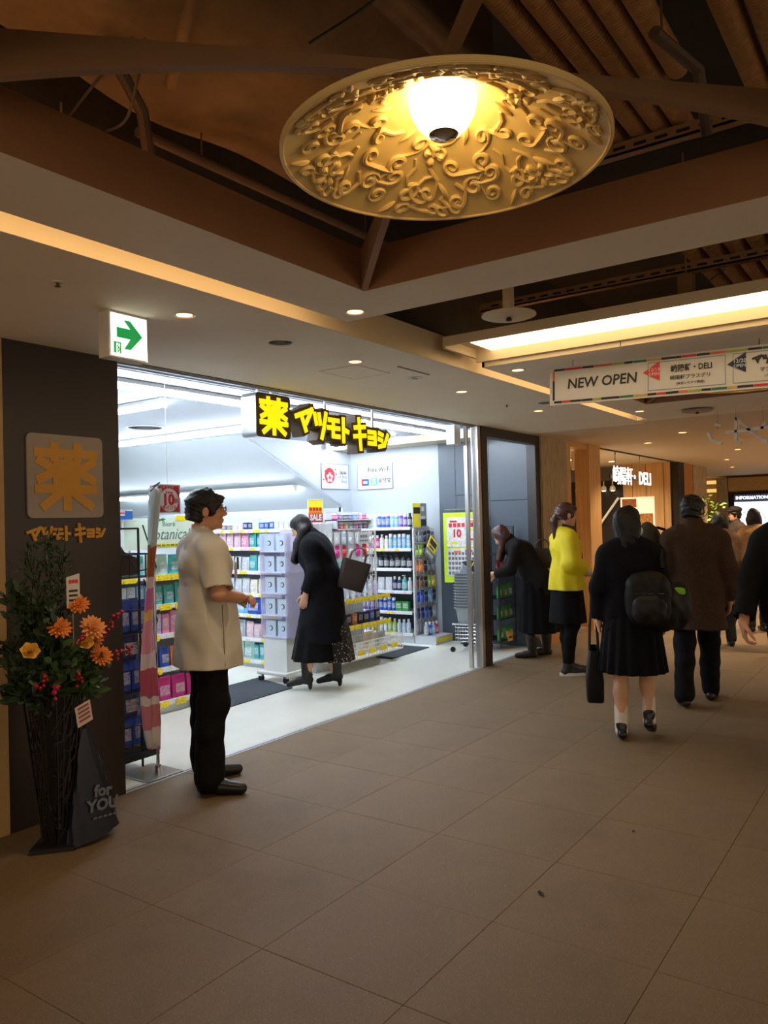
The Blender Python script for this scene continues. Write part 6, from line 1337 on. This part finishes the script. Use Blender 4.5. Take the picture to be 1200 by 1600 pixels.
text('lettering', '崎陽軒', .30, wl, ds, (-.55, 0, .13), NY, V, off=.0, ext=.006, sx=1.05); text('lettering', '・', .26, wl, ds, (.02, 0, .13), NY, V, off=.004, ext=.006); text('lettering', 'DELI', .29, wl, ds, (.56, 0, .13), NY, V, off=.004, ext=.006, sx=1.15)
MB().bar((-1.0, .05, .13), (.98, .05, .13), .02, .05).build('bar', black, ds)
for x in (-.75, .45): MB().cyl((x, .05, .15), (x, .05, .5), .012, n=8).build('rod', chrome, ds)
case = thing('display_case', 'lit glass food display case behind the oak column', 'display case', (9.62, 4.0, 0))
MB().box(0, 3.6, 0, .75, 0, .45).build('base', wood('case_wood', (92, 52, 26), (112, 66, 34)), case); MB().box(0, 3.6, .6, .75, .45, 1.0).build('back_panel', whitepl, case)
MB().box(0, 3.6, .0, .75, 1.0, 1.02).build('top', M('case_top', (226, 216, 196), .2), case); MB().box(0, 3.6, .08, .7, .45, .47).build('shelf', M('case_shelf', (236, 224, 206), .3), case); MB().box(0, 3.6, .2, .7, .74, .752).build('shelf', M('case_shelf'), case)
MB().box(.05, 3.55, .1, .14, .985, 1.0).build('light_strip', M('case_light', (255, 230, 190), .4, emit=9), case)
MB().prism([(0, .45), (3.6, .45), (3.6, 1.0), (0, 1.0)], (0, .02, 0), (1, 0, 0), (0, 0, 1), .006).build('glass_front', M('case_glass', (255, 255, 255), .03, alpha=.1, var=0), case)
traym = M('tray_red', (176, 40, 40), .4); foods = [M('food_orange', (220, 130, 60), .6, var=.5, scale=60), M('food_cream', (234, 210, 170), .6, var=.4, scale=60), M('food_red', (196, 70, 50), .6, var=.5, scale=60), M('food_green', (130, 150, 60), .6, var=.5, scale=60)]
for r_, (z, y) in enumerate(((.472, .35), (.754, .45))):
    for k in range(12):
        t = thing('food_tray', f'{["orange", "cream", "red", "green"][(k + r_) % 4]} food tray on the {"upper" if r_ else "lower"} shelf of the display case', 'tray', (9.78 + .29 * k, 4.0 + y, z), group='food trays in the case')
        MB().box(-.12, .12, -.13, .13, 0, .015).build('tray', traym if (k + r_) % 2 else whitepl, t)
        mm = MB()
        for i in range(4):
            for j in range(3): mm.lathe([(.03, 0), (.034, .015), (.02, .034), (.004, .038)], (-.085 + .057 * i, -.075 + .075 * j, .015), 8)
        mm.build('food', foods[(k + r_) % 4], t, smooth=True)['kind'] = 'stuff'
for k in range(3): b = board('price_board', f'glowing picture price board on the display case, {["nearest the pillar", "in the middle", "furthest along"][k]}', 'sign', (9.75 + .6 * k, 4.3, 1.021), NY, V, .42, .22, M('price_glow', (250, 220, 150), .5, emit=.6)); patch(b, 'photo_print', foods[0], [(.05, .18, .04, .14), (.22, .36, .05, .15)], NY, V, .01)
S(MB().box(9.55, 13.2, 3.80, 3.99, 0, .05).build('baseboard_deli', M('deli_plinth', (150, 128, 100), .5)), 'low stone plinth in front of the display case', 'baseboard')
pl = thing('potted_plant', 'green leafy plant by the oak pier beyond the delicatessen', 'plant', (15.4, 3.44, 0)); MB().lathe([(.1, 0), (.14, .35), (.15, .4), (.13, .4)], n=16).build('pot', M('pot_brown', (90, 60, 40), .6), pl); MB().tube([(0, 0, .38), (.01, 0, .9), (0, .01, 1.3)], .015, 6).build('stem', M('stem_green', (70, 80, 40), .7), pl)
m = MB(); rs = random.Random(3)
for k in range(90):
    c = Vector((rs.gauss(0, .13), rs.gauss(0, .13), rs.uniform(1.0, 1.85))); d = Vector((rs.gauss(0, 1), rs.gauss(0, 1), rs.gauss(.2, .6))).normalized() * rs.uniform(.07, .12); n_ = d.orthogonal().normalized() * .025; m.add([c, c + d * .5 + n_, c + d, c + d * .5 - n_], [(0, 1, 2, 3)])
m.build('foliage', M('leaf_green', (96, 140, 50), .6, var=.3), pl)['kind'] = 'stuff'

# ================================================================== far end
S(MB().box(22.3, 22.5, -6, 12, 0, 2.475).build('wall_far', M('far_wall', (196, 164, 116), .7, var=.2, scale=8, stretch=(1, 6, .6))), 'warm textured wall closing the corridor far away', 'wall')
S(MB().box(16.9, 22.3, 5.4, 5.6, 0, 2.475).build('wall_far_side', M('far_wall')), 'far side wall beyond the stone pier', 'wall')
kz = thing('information_screen', 'tall bright information screen in a black bezel far down the corridor', 'screen', (21.5, 3.74, 0))
MB().box(0, .25, -.52, .52, 0, 2.05).build('housing', black, kz); MB().box(-.01, 0, -.41, .41, .62, 1.98).build('display', M('screen_glow', (226, 246, 246), .4, emit=1.5), kz); MB().box(-.014, -.008, -.41, .41, 1.80, 1.98).build('title_bar', M('screen_bar', (70, 78, 110), .4, emit=.4), kz)
text('lettering', 'INFORMATION', .11, M('screen_white', (250, 255, 255), .5, emit=1.6), kz, (-.017, 0, 1.90), UB, V, off=.004)
mp_ = MB(); mp_.tube([(-.013, .3 * math.cos(q), 1.35 + .22 * math.sin(q)) for q in [2 * PI * i / 24 for i in range(18)]], .007, 4); mp_.tube([(-.013, .02 + .18 * math.cos(q), 1.5 + .14 * math.sin(q)) for q in [2 * PI * i / 16 for i in range(12)]], .006, 4); mp_.build('map_lines', M('screen_line', (120, 170, 176), .5), kz)
MB().box(-.016, -.01, -.04, .06, 1.2, 1.34).build('map_mark', M('screen_red', (230, 80, 90), .5, emit=.5), kz)
S(MB().box(21.45, 21.9, 3.2, 4.28, 2.08, 2.42).build('wall_screen_header', M('bark_lit_tint', (206, 170, 104), .85, var=.3, scale=20, stretch=(3, 5, .5), bump=1.)), 'ribbed stone header above the information screen', 'wall')  # yellower, brighter copy of the rough stone, lamplight put into its colour
S(MB().box(21.40, 21.95, 3.18, 4.3, 2.42, 2.475).build('trim_screen_top', M('trim_maroon', (86, 44, 30), .6)), 'dark red strip above the stone header', 'trim')
S(MB().box(21.4, 21.9, 2.95, 3.18, 0, 2.42).build('wall_screen_side', bark), 'stone pier beside the information screen', 'pillar')
S(MB().box(21.4, 21.9, 4.30, 4.55, 0, 2.42).build('wall_screen_side', bark), 'stone pier between the screen and the bright recess', 'pillar')
for z, y0 in ((2.30, 4.6), (2.08, 4.6)): S(MB().box(21.8, 21.9, y0, 5.4, z, z + .09).build('trim_cove', M('cove_far', (255, 214, 130), .5, emit=.8)), 'glowing cove band ' + ('near the ceiling' if z > 2.2 else 'lower down') + ' in the far recess', 'trim')
tag(MB().box(21.3, 21.36, 2.62, 2.94, 1.75, 2.02).build('shop_sign', M('sign_red', (190, 40, 36), .5, emit=.5)), 'small red lit sign at the far right edge', 'sign')

# ================================================================== side opening: wire stand with packs
ws = thing('wire_stand', 'black wire stand of green and red packs behind the bending woman', 'rack', (8.05, 4.06, 0))
for x in (-.02, .38):
    for y in (0, .3): MB().tube([(x, y, .05), (x, y, 1.42)], .008, 6).build('upright', wk, ws)
for z in (.12, .36, .60, .86, 1.1): MB().box(-.02, .38, 0, .3, z - .008, z).build('shelf', wk, ws)
m = MB()
for k in range(9): m.tube([(-.02 + .05 * k, -.002, 1.1), (-.02 + .05 * k, -.002, 1.42)], .003, 4)
for k in range(6): m.tube([(-.02, -.003, 1.12 + .06 * k), (.38, -.003, 1.12 + .06 * k)], .003, 4)
m.build('wire_grid', wk, ws)['kind'] = 'stuff'
for i, (z, c) in enumerate(((.12, 'green'), (.36, 'green'), (.60, 'green'), (.86, 'red'))):
    for k in range(3): put('pouch', c, (8.10 + .125 * k, 4.10, z + .001), 0, f'on {["the floor level", "the second level", "the third level", "the fourth level"][i]} of the black wire stand', 'packs in the wire stand')
tc_ = thing('tag_card', 'small orange-yellow card near the floor by the bending woman', 'card', (8.12, 3.98, .12)); MB().box(-.06, .06, 0, .004, 0, .11).build('sheet', M('card_amber', (220, 160, 40), .5), tc_); MB().box(-.045, .045, -.002, 0, .03, .05).build('print', pk, tc_)

# ================================================================== flower stand
fs_ = thing('flower_stand', 'dark lattice flower stand with square foot in front of the dark panel', 'flower stand', (2.16, 3.46, 0))
lat = M('stand_brown', (20, 13, 11), .6, var=.2)
MB().prism([(-.15, 0), (0, -.13), (.15, 0), (0, .13)], (0, 0, .001), (1, 0, 0), (0, 1, 0), .018).build('foot', lat, fs_)
m = MB(); A_ = lambda t: .048 + (.105 - .048) * t
def wall_pt(side, s_, t):       # side 0..3, s -1..1, t 0..1 height
    r_ = A_(t); z = .02 + t * .70; q = [(s_ * r_, -r_), (r_, s_ * r_), (-s_ * r_, r_), (-r_, -s_ * r_)][side]; return Vector((q[0], q[1], z))
for side in range(4):
    m2 = MB(); r1 = random.Random(side + 5)
    for s_ in (-1, 1): m2.tube([wall_pt(side, s_, 0), wall_pt(side, s_, 1)], .006, 5)
    for k in range(46):         # random cut-out lattice
        t = r1.random() ** 1.1 * .9; s0 = r1.uniform(-.95, .6); q = r1.uniform(-1, 1); m2.tube([wall_pt(side, s0, t), wall_pt(side, min(.97, s0 + .5), min(1, t + .09 * q + .02)), wall_pt(side, min(.97, s0 + .65), min(1, t + .12 + .05 * q))], .0045, 4)
    for s_ in (-.6, -.2, .2, .6): m2.tube([wall_pt(side, s_, 0), wall_pt(side, s_ * .9, .35), wall_pt(side, s_, 1)], .0045, 4)
    m2.build('lattice_side', lat, fs_)
m = MB(); m.lathe([(.05, .2), (.085, .72), (.08, .72)], n=14); m.build('liner', M('liner_dark', (20, 14, 12), .7), fs_)
leafd = M('leaf_dark', (44, 62, 34), .6, var=.35, scale=18); leafm = M('leaf_mid', (58, 84, 40), .6, var=.3, scale=18)
def leaves(name, label, base, tip, spread, n, size, mat, seed, cat='foliage', needle=False):
    r1 = random.Random(seed); t = thing(name, label, cat, base); m = MB(); b = Vector(base); tv = Vector(tip) - b
    MB().tube([(0, 0, 0), tv * .5 + Vector((0, -.01, .02)), tv], [.006, .004, .002], 5).build('stem', M('stem_brown', (52, 44, 28), .7), t)
    for k in range(n):
        q = r1.uniform(.15, 1.02); w_ = spread * (1.15 - q * .7); c = tv * q + Vector((r1.gauss(0, w_), r1.gauss(0, w_ * .6), r1.gauss(0, w_ * .6)))
        d = (tv.normalized() * .8 + Vector((r1.gauss(0, .6), r1.gauss(0, .6), r1.gauss(0, .5)))).normalized() * size * r1.uniform(.7, 1.3); n_ = d.cross(Vector((r1.gauss(0, 1), r1.gauss(0, 1), r1.gauss(0, 1)))).normalized() * size * (.1 if needle else .26); up = d.cross(n_).normalized() * size * .08
        m.add([c, c + d * .35 + n_ + up, c + d * .75 + n_ * .7, c + d, c + d * .75 - n_ * .7, c + d * .35 - n_ + up], [(0, 1, 2, 3), (0, 3, 4, 5)])
    m.build('leaves', mat, t)['kind'] = 'stuff'; return t
B0 = (2.15, 3.45, .72)
for i, (tip, sp, n, sz, mt, nd, lb) in enumerate((
    ((2.13, 3.45, 1.46), .045, 260, .05, leafd, True, 'tallest dark conifer branch at the top of the flower stand'), ((2.03, 3.45, 1.40), .04, 200, .05, leafd, True, 'conifer branch leaning left at the top of the bouquet'), ((2.22, 3.46, 1.40), .04, 180, .05, leafd, True, 'conifer branch leaning right behind the name card'),
    ((1.95, 3.44, 1.22), .05, 220, .055, leafd, False, 'dark leafy branch on the left of the bouquet'), ((1.90, 3.42, .98), .05, 200, .05, leafd, False, 'leafy branch reaching past the left panel edge'), ((2.06, 3.40, 1.12), .07, 260, .06, leafd, False, 'dense dark leaves in the middle of the bouquet'),
    ((2.30, 3.42, .82), .06, 200, .07, leafm, False, 'green leaves at the lower right of the bouquet'), ((1.98, 3.42, .78), .06, 200, .07, leafd, False, 'dark leaves at the lower left of the bouquet'), ((2.18, 3.40, .90), .08, 260, .07, leafm, False, 'broad leaves at the centre of the bouquet'), ((2.34, 3.44, .72), .04, 90, .07, leafm, False, 'drooping leaves over the right rim of the stand'))):
    leaves('foliage_branch', lb, B0, tip, sp, n, sz, mt, i + 11, needle=nd)
def flower(label, c, r, mat, kind='dahlia', seed=0):
    t = thing('flower', label, 'flower', c, group='orange flowers of the bouquet'); t.rotation_euler = (math.radians(55), 0, math.radians(-35 + seed * 9 % 30)); r1 = random.Random(seed); rows = ((14, 1.0, .15), (13, .85, .4), (11, .66, .7), (8, .45, 1.0), (5, .25, 1.25)) if kind == 'dahlia' else ((6, .95, .5), (6, .8, .9), (5, .6, 1.15), (4, .35, 1.35))
    wd = .13 if kind == 'dahlia' else .34
    pm = MB().add([(0, 0, 0), (.35, wd, .02), (.8, wd * .95, .06), (1, 0, .02), (.8, -wd * .95, .06), (.35, -wd, .02), (.5, 0, -.03)], [(0, 6, 1), (1, 6, 2), (2, 6, 3), (3, 6, 4), (4, 6, 5), (5, 6, 0)]).mesh('petal', mat, True)
    for n, s_, el in rows:
        for k in range(n):
            o = link('petal', pm, t); o.scale = (r * s_,) * 3; o.rotation_euler = (0, -el, 2 * PI * k / n + r1.uniform(-.1, .1) + s_ * 3)
    MB().lathe([(r * .14, 0), (r * .12, r * .12), (r * .03, r * .2)], n=10).build('flower_centre', M('flower_eye', (190, 130, 30), .7), t); MB().tube([(0, 0, 0), (0, .0, -r * 1.2)], .003, 5).build('stem', M('stem_green', (70, 80, 40), .7), t)
oran = M('petal_orange', (226, 132, 52), .6, var=.15, scale=30); yelo = M('petal_yellow', (226, 172, 62), .6, var=.12, scale=30)
flower('orange dahlia below the name card', (2.225, 3.36, 1.14), 0.057, oran, seed=1); flower('orange gerbera in the middle left of the bouquet', (2.123, 3.36, 1.04), 0.062, oran, seed=2); flower('big peach dahlia on the right of the bouquet', (2.30, 3.36, 1.02), 0.071, M('petal_peach', (226, 150, 84), .6, var=.15), seed=3)
flower('yellow rose between the two dahlias', (2.255, 3.35, .95), 0.048, yelo, 'rose', 4); flower('yellow rose at the left edge of the bouquet', (1.975, 3.36, .948), 0.055, yelo, 'rose', 5); flower('orange dahlia lowest on the right', (2.345, 3.36, .875), 0.060, oran, seed=6); flower('small peach dahlia tucked under the big one', (2.325, 3.38, .955), 0.046, M('petal_peach'), seed=7)
berry = M('berry_red', (150, 22, 34), .4)
def sprig(label, a, b, n, seed, mat=berry):
    t = thing('berry_sprig', label, 'sprig', a, group='red berry sprigs'); r1 = random.Random(seed); d = Vector(b) - Vector(a); MB().tube([(0, 0, 0), d], .0025, 5).build('stem', M('stem_brown'), t); me = MB().lathe([(.002, -.009), (.007, -.005), (.009, 0), (.006, .006), (.002, .009)], n=8).mesh('berry', mat, True)
    for k in range(n): o = link('berry', me, t, d * r1.uniform(.35, 1) + Vector((r1.gauss(0, .009), r1.gauss(0, .009), r1.gauss(0, .009))))
sprig('red berry sprig pointing up to the right', (2.3, 3.40, .90), (2.47, 3.37, 1.09), 26, 1); sprig('red berry sprig pointing straight right', (2.3, 3.40, .86), (2.53, 3.36, .885), 24, 2); sprig('red berries low at the left of the bouquet', (2.1, 3.4, .85), (2.0, 3.34, .80), 16, 3); sprig('red berries in front of the leaves', (2.15, 3.4, .9), (2.21, 3.33, .78), 20, 4); sprig('magenta blossoms low in the bouquet', (2.12, 3.4, .8), (2.08, 3.33, .745), 16, 5, M('blossom_magenta', (190, 30, 84), .5)); sprig('red berries in the upper middle', (2.18, 3.4, .9), (2.24, 3.33, 1.0), 14, 6)
nc = thing('name_card', 'white name card standing among the top flowers', 'card', (2.17, 3.37, 1.13)); MB().prism([(0, 0), (.07, .015), (.07, .16), (0, .145)], (0, 0, 0), (1, 0, 0), (0, 0, 1), .003).build('sheet', M('card_pale', (196, 186, 176), .6), nc); patch(nc, 'print', pr, [(.012 + .017 * k, .026 + .017 * k, .115, .132) for k in range(3)], NY, V, .0045)
for k in range(3): MB().box(.012, .058, -.0045, -.003, .03 + .022 * k, .04 + .022 * k).build('print', pk, nc)
MB().cyl((.035, .004, -.2), (.035, .004, .05), .003, n=6).build('stick', M('stick', (170, 140, 90), .6), nc)
nc = thing('name_card', 'pinkish square note card hanging on the flower stand', 'card', (2.20, 3.345, .56)); u_, v_ = (.95, 0, .3), (-.15, 0, .98); MB().prism([(0, 0), (.085, 0), (.085, .10), (0, .10)], (0, 0, 0), u_, v_, .003).build('sheet', M('card_pink', (208, 180, 172), .6), nc)
for k in range(4): MB().prism([(.012, .02 + .02 * k), (.073, .02 + .02 * k), (.073, .03 + .02 * k), (.012, .03 + .02 * k)], (0, -.001, 0), u_, v_, .004).build('print', M('print_brown', (130, 80, 74), .6), nc)
# blue plastic bag tied to the stand
pb = thing('plastic_bag', 'dark blue plastic bag with pale lettering tied to the flower stand', 'bag', (2.29, 3.37, .025)); r1 = random.Random(4); vs = []; fs2 = []; lv = 16; n = 28
for i in range(lv + 1):
    t = i / lv; z = .52 * t; w_ = .125 * (1 - t) ** .8 + .012; d_ = .05 * (1 - t) + .01; cx = -.035 * t ** 1.2
    for j in range(n):
        q = 2 * PI * j / n; fold = 1 + .10 * math.sin(q * 5 + t * 4) * t + .05 * math.sin(q * 9 + t * 11); vs.append((cx + w_ * math.cos(q) * fold, d_ * math.sin(q) * fold, z + (.02 * math.cos(q) * (1 - t))))
for i in range(lv):
    for j in range(n): fs2.append((i * n + j, i * n + (j + 1) % n, (i + 1) * n + (j + 1) % n, (i + 1) * n + j))
fs2 += [tuple(range(n - 1, -1, -1)), tuple(range(lv * n, lv * n + n))]; m = MB(); m.add(vs, fs2); m.build('bag_body', M('bag_blue', (20, 26, 44), .4, var=.2), pb, smooth=True)
tx = M('bag_print', (96, 100, 114), .5); text('lettering', 'for', .075, tx, pb, (.02, -.056, .215), (.96, -.1, -.1), (.1, .08, 1), off=.003); text('lettering', 'YOU', .075, tx, pb, (.015, -.06, .15), (.96, -.1, -.06), (.1, .08, 1), off=.003)
for k in range(5): MB().box(-.04 + .026 * k, -.021 + .026 * k, -.063 - .002 * k, -.059 - .002 * k, .094 - .0016 * k, .103 - .0016 * k).build('small_print', tx, pb)
MB().tube([(-.035, 0, .51), (-.05, .02, .56), (-.06, .03, .60)], .006, 5).build('knot', M('bag_blue'), pb)
# dead leaves on the floor
def dryleaf(label, x, y, s_, rz):
    t = MB(); pts = [(-1, 0, .1), (-.5, .35, .3), (.1, .42, .12), (.7, .2, .35), (1, 0, .1), (.6, -.28, .3), (-.1, -.4, .15), (-.6, -.25, .35), (0, 0, .02)]
    t.add([(a * s_, b * s_, c * s_) for a, b, c in pts], [(8, 0, 1), (8, 1, 2), (8, 2, 3), (8, 3, 4), (8, 4, 5), (8, 5, 6), (8, 6, 7), (8, 7, 0)]); t.add([(a * s_, b * s_, c * s_ * .9 - .0005) for a, b, c in pts], [(8, 1, 0), (8, 2, 1), (8, 3, 2), (8, 4, 3), (8, 5, 4), (8, 6, 5), (8, 7, 6), (8, 0, 7)])
    o = t.build('dry_leaf', M('leaf_dry', (46, 32, 22), .8)); o.location = (x, y, .0012); o.rotation_euler = (0, 0, rz); tag(o, label, 'leaf')
dryleaf('curled dead leaf lying on the floor tiles', 2.911, 1.325, .022, 1.0); dryleaf('smaller dead leaf further along the floor', 3.716, 1.207, .016, .3)
